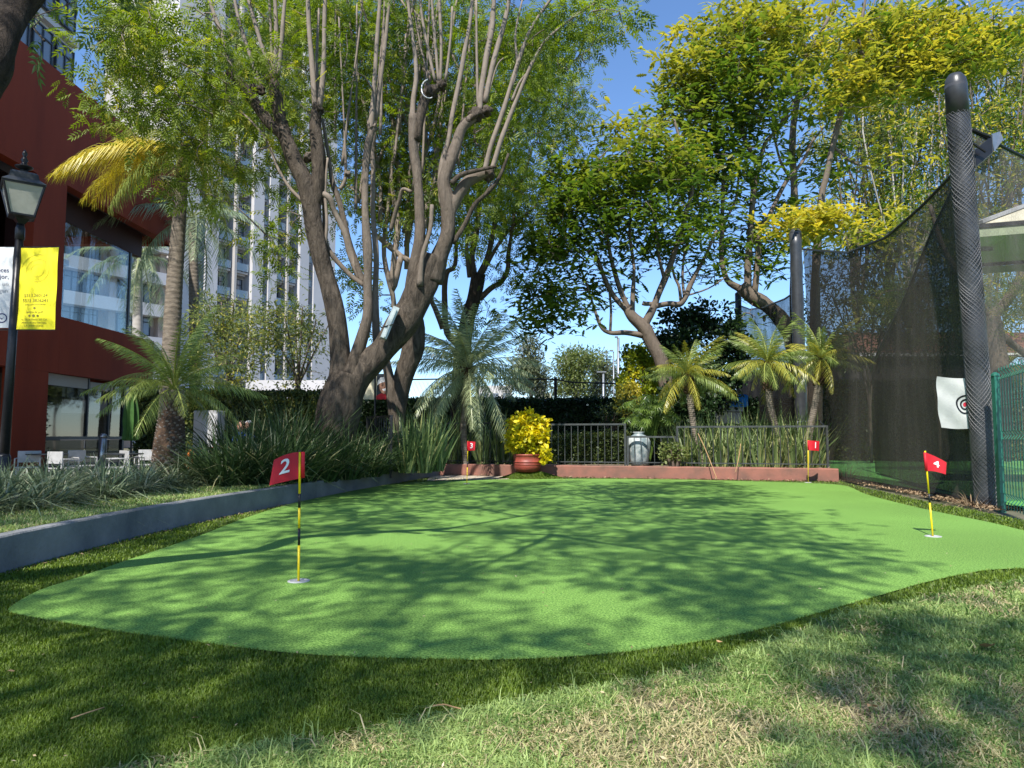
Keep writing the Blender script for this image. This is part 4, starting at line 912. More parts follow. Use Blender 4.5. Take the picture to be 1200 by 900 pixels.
simple_tree('willowy_tree', 'pale green airy tree with thin trunk just left of the forked trunk', 350, .1, 23, 350, 40, [(325, 378, 23, 45, 26, 1.2, 30), (355, 400, 23, 34, 34, 1, 22), (300, 408, 23, 30, 24, 1, 18), (350, 440, 23, 40, 20, 1, 9)], M['leaf_pale'], M['bark_jac'], size=.15, per=52, crad=.55, yel=lambda p, ci, r: (rng.random(len(r)) < .15) * .7)
simple_tree('willowy_tree', 'pale green airy tree between the tall palm trunk and the white tower', 268, .1, 24, 345, 42, [(262, 372, 24, 42, 26, 1.2, 36), (240, 405, 24, 34, 26, 1, 24), (285, 415, 24, 34, 26, 1, 20), (262, 445, 24, 50, 16, 1, 13)], M['leaf_pale'], M['bark_jac'], size=.15, per=55, crad=.55, yel=lambda p, ci, r: (rng.random(len(r)) < .15) * .7)
simple_tree('feathery_tree', 'tall grey-green feathery tree in the far gap right of the centre palm', 622, .0, 46, 388, 14, [(618, 425, 46, 13, 32, .9, 60), (630, 448, 46, 12, 20, .9, 34), (602, 450, 46, 9, 14, .8, 14)], M['leaf_grey'], M['bark_pale'], size=.26, per=60, crad=.75, w=3, yel=None)
simple_tree('feathery_tree', 'broad pale feathery tree behind the wire fence post', 675, .0, 48, 402, 20, [(672, 430, 48, 20, 22, 1.2, 64), (668, 455, 48, 24, 14, 1.2, 40), (690, 420, 48, 9, 12, .8, 14)], M['leaf_pale'], M['bark_pale'], size=.26, per=60, crad=.8, w=3)
simple_tree('feathery_tree', 'grey-green feathery tree beside the light poles', 708, .0, 50, 410, 14, [(708, 440, 50, 14, 26, 1.2, 52), (700, 460, 50, 16, 12, 1, 20)], M['leaf_grey'], M['bark_pale'], size=.26, per=60, crad=.8, w=3)

# ------------------------------------------------------------------ the near tree that shades the green
ts = Tree('shade_tree', 'near tree with dark trunk leaning in at the top left corner', 'tree', (-4.6, 3.2, KZ - .05))
c0, c1, c2 = P(8, 95, 4.0), P(22, 40, 4.1), P(40, -20, 4.3)
ts.limb([(-4.8, 3.3, 0.1), (-4.6, 3.6, 1.2), c0 - Vector((.62, 0, .75)), c0 - Vector((.13, 0, 0)), c1 - Vector((.10, 0, 0)), c2, (-2.0, 4.0, 5.0)], [.24, .19, .15, .10, .105, .09, .07], 12, thin=(.005, .01), k=6, wob=.35)
arms = [[(-2.1, 3.9, 4.9), (-1.2, 2.6, 6.2), (.2, 1.4, 7.2), (1.4, .6, 8.0)], [(-2.1, 3.9, 4.9), (-1.6, 4.0, 6.6), (-.6, 5.2, 7.8), (.8, 6.6, 8.8)], [(-2.2, 3.8, 4.8), (-3.2, 3.0, 6.2), (-4.6, 2.6, 7.4), (-6, 2, 8)],
        [(-1.6, 4.0, 6.6), (-2.8, 4.8, 7.6), (-4.2, 5.6, 8.4)], [(-1.2, 2.6, 6.2), (-1.8, .8, 7.1), (-2.6, -1.4, 7.8), (-3, -3.4, 8.2)], [(-1.2, 2.6, 6.2), (.3, -.2, 7.0), (.4, -2.2, 7.6)], [(-.6, 5.2, 7.8), (-1.4, 6.8, 8.6), (-2.2, 8.0, 9.2)], [(-.6, 5.2, 7.8), (1.2, 5.4, 8.4), (2.2, 5.0, 8.6)]]
for a in arms: ts.limb(a, [.045, .03, .02, .012] if len(a) == 4 else [.03, .02, .012], 8, thin=(.005, .4))
KX, KY = -SUN.x / SUN.z, -SUN.y / SUN.z
cl = []; tries = 0
while len(cl) < 1450 and tries < 120000:
    tries += 1
    gx_, gy_ = random.uniform(-7.5, 4.8), random.uniform(.9, 16.2)
    edge = np.interp(gy_, [0, 2.2, 3.2, 4.5, 6, 8, 10.5, 14, 16.2], [1.9, 2.1, 2.5, 2.9, 3.35, 3.6, 3.9, 4.6, 4.6]) + random.uniform(-.5, .3)
    if gx_ > edge: continue
    nz = mnoise.fractal(Vector((gx_ * .5, gy_ * .62, 4.2)), 1.0, 2.0, 3)
    front = .36 if gy_ < 4.8 and gx_ > -.2 else 0.0
    if nz < -.25 + front - .12 * (5.5 < gy_ < 14 and -2 < gx_ < 3.6) + (0.12 if gx_ < -3 and gy_ < 9 else 0): continue
    hmin = max(6.6, (1.6 + .67 * gy_) / (1 + .67 * KY))
    if hmin > 11.3: continue
    hh = random.uniform(hmin, max(hmin + .6, 9.6))
    cl.append((gx_ - KX * hh, gy_ - KY * hh, hh))
ts.twigs(cl, .026, .006, .12); 
cl2 = [tuple(P(*q)) for q in ((70, 8, 6.5), (40, 20, 6.2), (110, -6, 6.5), (150, -10, 6.8), (120, 14, 6.6), (52, 48, 5.2))]
ts.twigs(cl2, .008, .003, .05)
ts.finish(M['bark_dark'])
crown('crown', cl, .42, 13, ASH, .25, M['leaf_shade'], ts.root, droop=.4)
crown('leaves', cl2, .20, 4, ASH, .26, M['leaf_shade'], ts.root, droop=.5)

# ------------------------------------------------------------------ palms
def frond_mesh(L, npair, leaf, drop, width, vee=.5, hang=.3, seed=0, bare=.16, yel=0.0, curve=1.6, taper=.9):
    """one feather frond along +X; leaflets in pairs, droop by the curve"""
    r = random.Random(seed); V, F, A_, Yl = [], [], [], []
    def pos(t): return Vector((L * (t - .10 * drop * t ** 3), 0, L * (.16 * t * (1 - t) - .42 * drop * t ** curve)))
    ns = 12
    for i in range(ns + 1):
        t = i / ns; p = pos(t); w = .014 * L * (1 - .85 * t)
        V += [p + Vector((0, -w, 0)), p + Vector((0, w, 0)), p + Vector((0, 0, -w))]; A_ += [.9] * 3; Yl += [max(yel, .25)] * 3
        if i: b = (i - 1) * 3; F += [(b, b + 1, b + 4), (b, b + 4, b + 3), (b + 1, b + 2, b + 5), (b + 1, b + 5, b + 4), (b + 2, b, b + 3), (b + 2, b + 3, b + 5)]
    for i in range(npair):
        t = bare + (1 - bare) * (i + .5) / npair
        for s in (-1, 1):
            tt = min(t + r.uniform(-.008, .008), .995); p = pos(tt); d = (pos(min(tt + .01, 1)) - pos(tt - .01)).normalized()
            ll = leaf * (math.sin(math.pi * (.18 + .78 * (tt - bare) / (1 - bare))) ** .7) * r.uniform(.85, 1.1)
            side = Vector((0, s, 0)); up = side.cross(d) * s; fw = .45 + .5 * tt + r.uniform(-.1, .1)
            dirv = (side * .85 + d * fw + up * (vee + r.uniform(-.35, .35)) + d * r.uniform(-.15, .2)).normalized()
            m_ = p + dirv * ll * .5 + Vector((0, 0, -hang * ll * .12)); e = p + dirv * ll * .92 + Vector((0, 0, -hang * ll * .62))
            wv = d * width * (1 if ll > 0 else 1); k = len(V)
            V += [p - wv * .4, p + wv * .4, m_ + wv * .5, m_ - wv * .5, e]; c = r.random(); A_ += [c] * 5
            y = min(1, max(0, yel * (.6 + .6 * r.random()))); Yl += [y] * 5
            F += [(k, k + 1, k + 2), (k, k + 2, k + 3), (k + 3, k + 2, k + 4)]
    me = bpy.data.meshes.new('frond'); me.from_pydata([tuple(v) for v in V], [], F)
    me.attributes.new('rnd', 'FLOAT', 'POINT').data.foreach_set('value', np.array(A_, np.float32))
    me.attributes.new('yel', 'FLOAT', 'POINT').data.foreach_set('value', np.array(Yl, np.float32)); return me
def put_fronds(root, at, metas, n, elev, mat, az0=0.0, jit=.18, scale=(.85, 1.1), azs=None):
    """fronds round the growing point; elev = (highest, lowest) in degrees, old ones lowest"""
    o = Vector(at) - origin(root)
    for me in metas:
        if not me.materials: me.materials.append(mat)
    for i in range(n):
        f = bpy.data.objects.new('frond', metas[i % len(metas)]); col.objects.link(f); f.parent = root; f.location = o
        az = az0 + i * 2.39996 + random.uniform(-jit, jit) if azs is None else azs[i]
        el = R(elev[0] + (elev[1] - elev[0]) * (i / max(n - 1, 1)) ** 1.1) + random.uniform(-.08, .08)
        f.rotation_euler = (random.uniform(-.25, .25), -el, az); f.scale = (random.uniform(*scale),) * 3
def palm_trunk(mb, pts, rad, ring=.12, n=14, amp=.05):
    q = smooth_line(pts, 8); L = 0; out, rr, aa = [], [], []
    tot = sum((q[i + 1] - q[i]).length for i in range(len(q) - 1)); steps = max(int(tot / ring) * 4, 8)
    cum = [0]
    for i in range(len(q) - 1): cum.append(cum[-1] + (q[i + 1] - q[i]).length)
    for i in range(steps + 1):
        s = tot * i / steps; j = max(k for k in range(len(cum)) if cum[k] <= s + 1e-6); j = min(j, len(q) - 2)
        u = (s - cum[j]) / max(cum[j + 1] - cum[j], 1e-6); p = q[j].lerp(q[j + 1], u); out.append(p)
        r = np.interp(i / steps * (len(rad) - 1), range(len(rad)), rad); rr.append(r * (1 + amp * (1 if i % 4 == 0 else 0) - amp * .4 * (i % 4 == 2)))
    mb.tube(out, rr, n, True)
def boots(mb, p0, p1, r0, r1, n, size, out=.55):
    """old leaf bases, wedge by wedge up a spiral"""
    p0, p1 = Vector(p0), Vector(p1)
    for i in range(n):
        t = i / n; a = i * 2.39996; c = p0.lerp(p1, t); r = r0 + (r1 - r0) * t; d = Vector((math.cos(a), math.sin(a), 0)); s = Vector((-d.y, d.x, 0))
        z = Vector((0, 0, 1)); b = c + d * r * .85; k = size * random.uniform(.75, 1.25); tip = b + d * k * out + z * k * random.uniform(.6, 1)
        vs = [b - s * k * .45, b + s * k * .45, b + z * k * .5 + s * k * .25 - d * k * .1, b + z * k * .5 - s * k * .25 - d * k * .1, tip - s * k * .2, tip + s * k * .2, tip - z * k * .12]
        mb.add(vs, [(0, 1, 6), (0, 6, 4), (1, 5, 6), (4, 6, 5), (0, 4, 3), (1, 2, 5), (3, 4, 5, 2)], random.random())

# tall queen palm
D = 17.5
qp = empty('tall_palm', (X(200, D), D, .1), 'tall palm with slim ringed trunk and yellow hanging fronds at the red building corner', 'palm')
m_ = MB(); palm_trunk(m_, [P(194, 540, D), P(199, 440, D), P(204, 340, D), P(211, 245, D), P(214, 205, D)], [.22, .215, .205, .18, .13], .13, 16, .03); m_.build('trunk', M['palm_trunk'], qp, True)
m_ = MB(); m_.tube([P(214, 212, D), P(215, 190, D), P(216, 168, D)], [.15, .17, .09], 10); m_.tube([P(214, 205, D), P(222, 212, D - .1), P(226, 208, D - .15)], [.03, .03, .01], 6); m_.build('crownshaft', M['fibre'], qp, True)
FQ = [frond_mesh(2.9, 96, .62, d, .024, .15, 1.1, i, .10, y, 1.7) for i, (d, y) in enumerate(((1.3, .85), (1.6, .65), (1.2, .8)))]
FG = [frond_mesh(2.7, 84, .58, d, .024, .2, 1.1, 10 + i, .12, y, 1.7) for i, (d, y) in enumerate(((1.2, .1), (1.6, .25), (1.9, .05)))]
top = P(216, 176, D)
put_fronds(qp, top, FQ, 7, (24, 4), M['palm_green'], azs=[3.05, 3.35, 2.75, 3.62, 3.2, 3.45, 2.95], scale=(.92, 1.02))
put_fronds(qp, top, FG, 11, (60, -30), M['palm_green'], az0=.7, scale=(.8, 1))
put_fronds(qp, top, FQ, 2, (2, -10), M['palm_green'], azs=[.1, 5.9], scale=(.62, .72))
# grey green palm behind it
D = 26.0
gp_ = empty('grey_palm', (X(226, D), D, .0), 'silvery grey palm hanging its fronds between the tall palm and the white tower', 'palm')
m_ = MB(); palm_trunk(m_, [P(229, 530, D), P(228, 400, D), P(226, 262, D)], [.2, .19, .15], .14, 10); m_.build('trunk', M['palm_trunk'], gp_, True)
FS = [frond_mesh(3.2, 70, .62, d, .035, .1, 1.2, 20 + i, .1, .0, 1.7) for i, d in enumerate((1.4, 1.8, 2.2))]
put_fronds(gp_, P(226, 255, D), FS, 15, (70, -35), M['palm_grey'], az0=.2)
D = 31.0
wp = empty('short_grey_palm', (X(162, D), D, 0), 'grey palm with pale smooth trunk seen past the glass corner of the red building', 'palm')
m_ = MB(); palm_trunk(m_, [P(161, 520, D), P(161, 400, D), P(162, 305, D)], [.24, .22, .17], .2, 10, .02); m_.build('trunk', M['tan_wall'], wp, True)
put_fronds(wp, P(163, 300, D), FS, 13, (60, -50), M['palm_grey'], az0=1.2, scale=(.8, .95))

# stout young date palm with boots
D = 11.6
sp_ = empty('stout_palm', (X(197, D), D, KZ - .05), 'stout young palm, its thick trunk covered in old leaf bases', 'palm')
b0, b1 = P(196, 558, D), P(203, 462, D)
m_ = MB(); m_.tube([b0, b0.lerp(b1, .4), b0.lerp(b1, .7), b1], [.25, .235, .20, .14], 14, wob=.1); m_.build('trunk', M['fibre'], sp_, True)
m_ = MB(); boots(m_, b0, b1 + Vector((0, 0, .04)), .27, .15, 330, .085); tag(m_.build('leaf_base', M['boot'], sp_), kind='stuff')
FD = [frond_mesh(1.45, 60, .26, d, .013, .7, .5, 30 + i, .14, y, 1.8) for i, (d, y) in enumerate(((.6, .05), (.9, .1), (1.2, .15)))]
put_fronds(sp_, P(204, 455, D), FD, 30, (78, -12), M['palm_green'], az0=.4, scale=(.78, 1.08))

# feathery palms of the back bed
def date_palm(label, px, D, base_z, crown_px, crown_py, trunk, nf, L, seed, mat, elev=(84, -28), yel=(.1, .15, .1), leaf=.26, lean=None, sc_=(.62, 1.15)):
    root = empty('feather_palm', (X(trunk[0][0], D), D, base_z), label, 'palm', 'low feathery palms of the back bed')
    m_ = MB(); pts = [P(a, b, D + (c[0] if c else 0)) for a, b, *c in trunk]
    palm_trunk(m_, pts, [.085, .085, .08, .09], .05, 10, .10); m_.build('trunk', M['palm_trunk'], root, True)
    m_ = MB(); p1 = P(crown_px, crown_py, D); p0 = pts[-1].lerp(pts[-2], .30)
    m_.tube([p0, p0.lerp(p1, .5), p1], [.09, .13, .11], 9); boots(m_, p0, p1, .12, .13, 70, .09, .8); m_.build('fibre_head', M['fibre'], root)
    fm = [frond_mesh(L, 34 if L < 1.8 else 60, leaf, d, .017 + .003 * (L > 1.8), .5, .8, seed + i, .14, yel[i], 1.6) for i, d in enumerate((.55, .9, 1.35))]
    put_fronds(root, p1, fm, nf, elev, mat, az0=seed, scale=sc_)
    return root
date_palm('blue green feathery palm with slender dark trunk, centre, behind the railing', 548, 18.8, .25, 550, 432, [(546, 548), (543, 500), (546, 465), (550, 440)], 46, 2.05, 40, M['palm_grey'], (85, -42), (0, .05, .1), .36, sc_=(.85, 1.12))
date_palm('low feathery palm with yellowing frond tips left of the two leaning trunk palms', 812, 18.0, .3, 806, 440, [(822, 545), (815, 510), (810, 480), (808, 455)], 46, 1.30, 50, M['palm_green'], (84, -22), (.06, .12, .55), .25)
date_palm('feathery palm whose trunk leans left, behind the right half of the railing', 898, 17.6, .3, 899, 425, [(917, 540), (910, 505), (903, 478), (900, 450)], 46, 1.25, 60, M['palm_green'], (84, -22), (.04, .1, .5), .24)
date_palm('feathery palm with patterned trunk leaning right, before the black net post', 950, 17.4, .3, 962, 420, [(944, 545), (949, 505), (956, 470), (960, 445)], 44, 1.2, 70, M['palm_green'], (84, -25), (.04, .1, .5), .23)

# ------------------------------------------------------------------ grassy and sword leaved plants
def sword_plant(name, label, cat, at, n, h, w, spread, mat, group=None, droop=.3, yel=.08, seg=4, rad=.15, stiff=None, seed=None):
    rr = np.random.default_rng(seed if seed is not None else int(abs(at[0] * 1000 + at[1] * 77)))
    az = rr.random(n) * 6.283; tilt = (rr.random(n) ** .8) * spread; H = h * (.55 + .5 * rr.random(n)); dr = droop * (.4 + 1.2 * rr.random(n)) * (.3 + tilt)
    o = np.stack([np.cos(az), np.sin(az), np.zeros(n)], 1); side = np.stack([-np.sin(az), np.cos(az), np.zeros(n)], 1)
    tw = rr.normal(0, .6, n); side = side * np.cos(tw)[:, None] + o * np.sin(tw)[:, None]
    base = np.array(at) + o * (rad * rr.random(n) ** .5)[:, None]; V = []
    for i in range(seg + 1):
        t = i / seg; r_ = H * (np.sin(tilt) * t + dr * t * t * .9); z = H * (np.cos(tilt) * t - dr * t ** 2.4 * .75)
        p = base + o * r_[:, None]; p[:, 2] += z; ww = w * (1 - t ** 2.2) * (.7 + .3 * math.sin(math.pi * min(t * 1.3, 1))) + .002
        V += [p - side * ww / 2, p + side * ww / 2]
    V = np.stack(V, 1); m2 = 2 * (seg + 1); idx = np.arange(n)[:, None, None] * m2
    f = np.array([[2 * i, 2 * i + 1, 2 * i + 3, 2 * i + 2] for i in range(seg)])[None]
    F = (idx + f).reshape(-1, 4); yy = (rr.random(n) < yel) * (.6 + .4 * rr.random(n))
    o_ = big_mesh(name, V.reshape(-1, 3), F, {'rnd': np.repeat(rr.random(n), m2), 'yel': np.repeat(yy, m2)}, mat)
    o_.data.transform(Matrix.Translation(-Vector(at))); o_.location = at
    return tag(o_, label, cat, group)
# silvery lily turf border, a mat of tufts nobody can count
tufts = []
for i in range(120):
    y = random.uniform(6.2, 11.2); kx = np.interp(y, [v.y for v in kin], [v.x for v in kin]); inner = .62 + .05 * y
    tufts.append((kx - inner - random.uniform(0, 2.1), y))
VV, FF, RR, YY = [], [], [], []; off = 0
for i, (x, y) in enumerate(tufts):
    o_ = sword_plant('tmp', None, None, (x, y, KZ - .04), 60, .70, .021, .80, M['leaf_lily'], droop=1.25, rad=.13, seed=i)
    n = len(o_.data.vertices); v = np.zeros(n * 3); o_.data.vertices.foreach_get('co', v); v = v.reshape(-1, 3) + np.array((x, y, KZ - .04))
    f = np.zeros(len(o_.data.polygons) * 4, int); o_.data.polygons.foreach_get('vertices', f)
    a = np.zeros(n); o_.data.attributes['rnd'].data.foreach_get('value', a); b = np.zeros(n); o_.data.attributes['yel'].data.foreach_get('value', b)
    VV.append(v); FF.append(f.reshape(-1, 4) + off); RR.append(a); YY.append(b); off += n; bpy.data.objects.remove(o_)
tag(big_mesh('lily_turf', np.vstack(VV), np.vstack(FF), {'rnd': np.concatenate(RR), 'yel': np.concatenate(YY)}, M['leaf_lily']), 'arching silvery variegated lily turf border at the left', 'ground cover', kind='stuff')
# dark strap leaved clumps
ORD = ['first', 'second', 'third', 'fourth', 'fifth', 'sixth', 'seventh', 'eighth', 'ninth', 'tenth', 'eleventh', 'twelfth']
def plant_row(spots, fmt, *a, **k):
    for i, (px, D, h) in enumerate(sorted(spots)): sword_plant(a[0], fmt % ORD[i], 'plant', (X(px, D), D, a[1]), a[2], h, *a[3:], **k)
GS = 'dark strap leaved clumps behind the concrete kerb'
front = [(246, 11.2, .95), (266, 10.8, 1.15), (292, 11.0, 1.4), (325, 11.2, 1.4), (352, 11.7, 1.4), (380, 12.3, 1.3), (408, 13.0, 1.25), (432, 13.8, 1.2)]
back = [(268, 12.2, 1.3), (300, 12.2, 1.6), (330, 12.7, 1.8), (360, 13.0, 1.75), (405, 14.2, 1.4), (445, 15.0, 1.3), (275, 12.8, 1.6), (345, 13.4, 1.9)]
plant_row(front, '%s strap leaved clump from the left in the front row behind the kerb', 'strap_leaf_plant', KZ - .04, 210, .032, .8, M['leaf_strap'], GS, .6, .07, rad=.24)
plant_row(back, '%s taller strap leaved clump from the left in the back row', 'strap_leaf_plant', KZ - .04, 170, .034, .6, M['leaf_strap'], GS, .5, .07, rad=.24)
GB = 'blue green sword leaved plants around the centre palm'
plant_row([(478, 14.9, 1.45), (498, 14.9, 1.5), (512, 15.6, 1.45), (488, 16.0, 1.6), (470, 15.6, 1.4), (506, 17.2, 1.7)], 'blue green sword leaved plant, %s from the left before the centre palm', 'sword_leaf_plant', .25, 52, .05, .5, M['leaf_sword'], GB, .15, .12, rad=.16)
plant_row([(532, 19.4, 1.7), (548, 20.0, 1.8), (566, 19.3, 1.6), (586, 19.4, 1.7), (600, 19.6, 1.3)], 'blue green sword leaved plant, %s from the left behind the dark railing', 'sword_leaf_plant', .22, 46, .055, .5, M['leaf_sword'], GB, .15, .15, rad=.16)
GR = 'sword leaved plants behind the right half of the railing'
def bk_(px): u = (px - 513) / 470; return (1 - u) * k0.y + u * k1.y + .42
plant_row([(px, bk_(px) + .38, h) for px, h in ((803, 1.3), (822, 1.35), (845, 1.35), (866, 1.3), (888, 1.4), (907, 1.35), (927, 1.45), (945, 1.35))], '%s yellow edged sword leaved plant from the left, touching the right railing', 'sword_leaf_plant', .22, 56, .045, .5, M['leaf_sword'], GR, .2, .25, rad=.17)
plant_row([(px, bk_(px) + 1.25, h) for px, h in ((790, 1.45), (812, 1.6), (835, 1.75), (857, 1.7), (878, 1.8), (898, 1.7), (918, 1.85), (938, 1.8), (955, 1.7))], '%s tall darker sword leaved plant from the left in the rear row', 'sword_leaf_plant', .22, 56, .055, .45, M['leaf_sword'], GR, .2, .12, rad=.2)

# orange flowering plant, philodendron, yellow shrub
D = 15.5
fl = empty('orange_flowers', (X(240, D), D, .2), 'low plant with bright orange hanging blooms beside the white box', 'flowers')
m_ = MB()
for i in range(95):
    x, z = random.gauss(0, .34), random.uniform(.18, .62); p = Vector((X(240, D) + x, D + random.uniform(-.3, .3), z + .15)); m_.lathe((p.x, p.y, p.z - .08), [(.012, .09), (.026, .06), (.018, 0)], 5)
m_.build('blossom', M['orange_petal'], fl)
cl = [(X(240, D) + random.gauss(0, .35), D + random.uniform(-.3, .3), random.uniform(.15, .6)) for _ in range(34)]
crown('foliage', cl, .17, 26, LEAF, .13, M['leaf_strap'], fl)
D = 18.9
ph = empty('lobed_leaf_plant', (X(757, D), D, .24), 'bushy plant with large lobed glossy leaves right of the pale vase', 'plant')
def lobed():
    vs, fs = [(0, 0, 0)], []; n = 9
    for i in range(n):
        a = -1.9 + 3.8 * i / (n - 1); L = .17 * (1 - .32 * abs(a) / 1.9) ; b = a - .13; c = a + .13
        k = len(vs); vs += [(.07 * math.cos(b) + .07, .07 * math.sin(b), .012), (.07 + L * math.cos(a), L * math.sin(a), -.03 - .03 * abs(math.sin(a))), (.07 * math.cos(c) + .07, .07 * math.sin(c), .012)]; fs.append((0, k, k + 1, k + 2))
    me = bpy.data.meshes.new('leaf'); me.from_pydata(vs, [], fs); r = random.random()
    me.attributes.new('rnd', 'FLOAT', 'POINT').data.foreach_set('value', np.full(len(vs), r, np.float32)); me.materials.append(M['leaf_lime2']); return me
M['leaf_lime2'] = leafmat('leaf_glossy', (.06, .12, .02), (.17, .25, .05), None, .25, .3, .6)
LM = [lobed() for _ in range(5)]; st = MB()
for i in range(130):
    a, el = random.uniform(0, 6.283), random.uniform(-.1, 1.4); r = random.uniform(.3, .62); c = Vector((X(760, D), D, 1.42))
    p = c + Vector((math.cos(a) * math.cos(el) * r * 1.15, math.sin(a) * math.cos(el) * r * .8, math.sin(el) * r * 1.25))
    f = bpy.data.objects.new('leaf', LM[i % 5]); col.objects.link(f); f.parent = ph; f.location = p - origin(ph)
    f.rotation_euler = (random.uniform(-.5, .5), random.uniform(.1, .9), a + random.uniform(-.5, .5)); f.scale = (random.uniform(1.0, 1.6),) * 3
    st.tube([Vector((c.x, c.y, .26)), (c + p) / 2 + Vector((0, 0, .05)), p], [.012, .008, .006], 4)
st.build('stem', M['leaf_lime2'], ph)

# ------------------------------------------------------------------ pot with the yellow shrub, vase
pc = G(618, 560.0); D = pc.y; pz = .135
pot = empty('plant_pot', (pc.x, pc.y + .1, pz), 'wide glazed brick red pot with moulded bands on the turf mound', 'pot')
m_ = MB(); m_.lathe((pc.x, pc.y + .1, pz), [(.20, 0), (.27, .02), (.325, .10), (.335, .17), (.332, .185), (.345, .19), (.345, .205), (.335, .21), (.333, .24), (.348, .245), (.348, .262), (.336, .268), (.338, .40), (.352, .41), (.352, .445), (.325, .445), (.31, .38)], 36)
m_.build('pot_body', M['terracotta'], pot, True)
m_ = MB(); m_.lathe((pc.x, pc.y + .1, pz + .37), [(.32, 0), (.315, .01), (.1, .02)], 24); m_.build('pot_soil', M['soil'], pot)
ysb = Tree('yellow_shrub', 'round shrub of bright yellow and lime leaves growing in the red pot', 'shrub', (pc.x, pc.y + .1, pz + .38))
c = Vector((pc.x - .02, pc.y + .1, pz + .38))
for k in range(6):
    a = k * 1.05; ysb.limb([c, c + Vector((.08 * math.cos(a), .08 * math.sin(a), .3)), c + Vector((.3 * math.cos(a), .25 * math.sin(a), .75))], [.014, .010, .006], 5, thin=(.001, .05))
cl = []
while len(cl) < 190:
    u = Vector((random.uniform(-1, 1), random.uniform(-1, 1), random.uniform(-1, 1)))
    if .45 < u.length < 1: q_ = 1 + .30 * mnoise.noise(u.normalized() * 1.9 + Vector((3, 1, 2))); cl.append((c.x + .04 + u.x * .50 * q_, c.y + u.y * .44 * q_, c.z + .58 + u.z * .53 * q_))
cl += [(c.x + random.uniform(.38, .55), c.y - random.uniform(.1, .4), c.z + random.uniform(-.12, .2)) for _ in range(9)]
ysb.twigs(cl, .006, .003, .1); ysb.finish(M['bark_jac'])
crown('foliage', cl, .105, 20, ROUND, .105, M['leaf_yellow'], ysb.root, yel=lambda p, ci, r: np.clip((p[:, 2] - c.z) * .6, 0, .6) * (r > .4), droop=.3)
va = MB(); vc = Vector((X(748, 18.35), 18.35, .27))
va.lathe(vc, [(.17, 0), (.20, .02), (.235, .12), (.285, .35), (.305, .5), (.30, .62), (.25, .72), (.17, .77), (.13, .79), (.135, .83), (.155, .85), (.14, .86), (.11, .84), (.10, .78)], 32)
vo = va.build('vase', M['vase'], smooth=True); tag(vo, 'tall pale glazed vase with faded blue grey pattern behind the railing', 'vase')

# ------------------------------------------------------------------ hedges and shrubs
def hedge(name, label, x0, x1, y0, y1, z0, z1, n, mat, size=.07, yel=None, group=None):
    root = empty(name, ((x0 + x1) / 2, (y0 + y1) / 2, z0), label, 'hedge', group)
    m_ = MB(); q = .14; m_.box(((x0 + x1) / 2, (y0 + y1) / 2, (z0 + z1) / 2 - q / 2), (x1 - x0 - 2 * q, y1 - y0 - 2 * q, z1 - z0 - q)); m_.build('dark_core', M['leaf_dark'], root)  # dark box core added to fill the hedge under its leaves
    a = np.array([(x1 - x0) * (z1 - z0), (x1 - x0) * (y1 - y0), (y1 - y0) * (z1 - z0) * 2]); f = rng.choice(3, n, p=a / a.sum())
    x = x0 + (x1 - x0) * rng.random(n); y = y0 + (y1 - y0) * rng.random(n); z = z0 + (z1 - z0) * rng.random(n)
    y[f == 0] = y0; z[f == 1] = z1; e = f == 2; x[e] = np.where(rng.random(e.sum()) < .5, x0, x1)
    p = np.stack([x, y, z], 1) + rng.normal(0, .055, (n, 3)); k = fbm_grid(x, z + y, 1.3, x0); p[:, 1] -= .09 * k; p[:, 2] += .06 * k
    d = rng.normal(0, 1, (n, 3)); d[:, 1] -= .5; d[:, 2] += .3
    yl = np.zeros(n) if yel is None else yel * (rng.random(n) < .35) * (.4 + k)
    V, F, A_ = scatter(ROUND[0], ROUND[1], p, frames(d, rng.normal(0, 1, n)), size * (.6 + .8 * rng.random(n)), {'rnd': np.clip(.5 + .5 * k + rng.normal(0, .25, n), 0, 1), 'yel': np.clip(yl, 0, 1)})
    big_mesh('foliage', V, F, A_, mat, root); return root
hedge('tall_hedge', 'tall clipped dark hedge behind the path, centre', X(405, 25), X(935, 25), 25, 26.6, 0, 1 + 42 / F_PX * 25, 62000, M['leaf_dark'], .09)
hedge('tall_hedge', 'tall clipped hedge with yellowish leaves behind the stout palm, left', X(150, 21), X(404, 21), 21.5, 23, 0, 1 + 51 / F_PX * 21.5, 30000, M['leaf_hedge'], .085, .6)
hedge('low_hedge', 'low clipped green hedge seen through the railing right of the yellow shrub', X(598, 20), X(735, 20), 20.0, 20.7, .0, 1.0, 15000, M['leaf_hedge'], .06, .2)
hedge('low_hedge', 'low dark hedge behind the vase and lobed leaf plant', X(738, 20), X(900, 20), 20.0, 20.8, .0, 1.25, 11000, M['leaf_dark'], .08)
def bush(name, label, at, r, sq, n, mat, size, crad=.3, per=40, tmpl=ROUND, yel=None):
    t = Tree(name, label, 'shrub', (at[0], at[1], 0)); b = Vector((at[0], at[1], 0)); c = Vector(at)
    for k in range(6): a = k * 1.05; t.limb([b, b.lerp(c, .5) + Vector((.1 * math.cos(a), .1 * math.sin(a), 0)), c + Vector((math.cos(a) * r * sq[0] * .5, math.sin(a) * r * sq[1] * .5, r * sq[2] * .3))], [.06, .04, .02], 5)
    cl = []
    while len(cl) < n:
        u = Vector((random.uniform(-1, 1), random.uniform(-1, 1), random.uniform(-1, 1)))
        if .6 < u.length < 1: cl.append((c.x + u.x * r * sq[0], c.y + u.y * r * sq[1], c.z + u.z * r * sq[2]))
    t.twigs(cl, .015, .005, .1); t.finish(M['bark_dark']); crown('foliage', cl, crad, per, tmpl, size, mat, t.root, yel=yel, droop=.1)
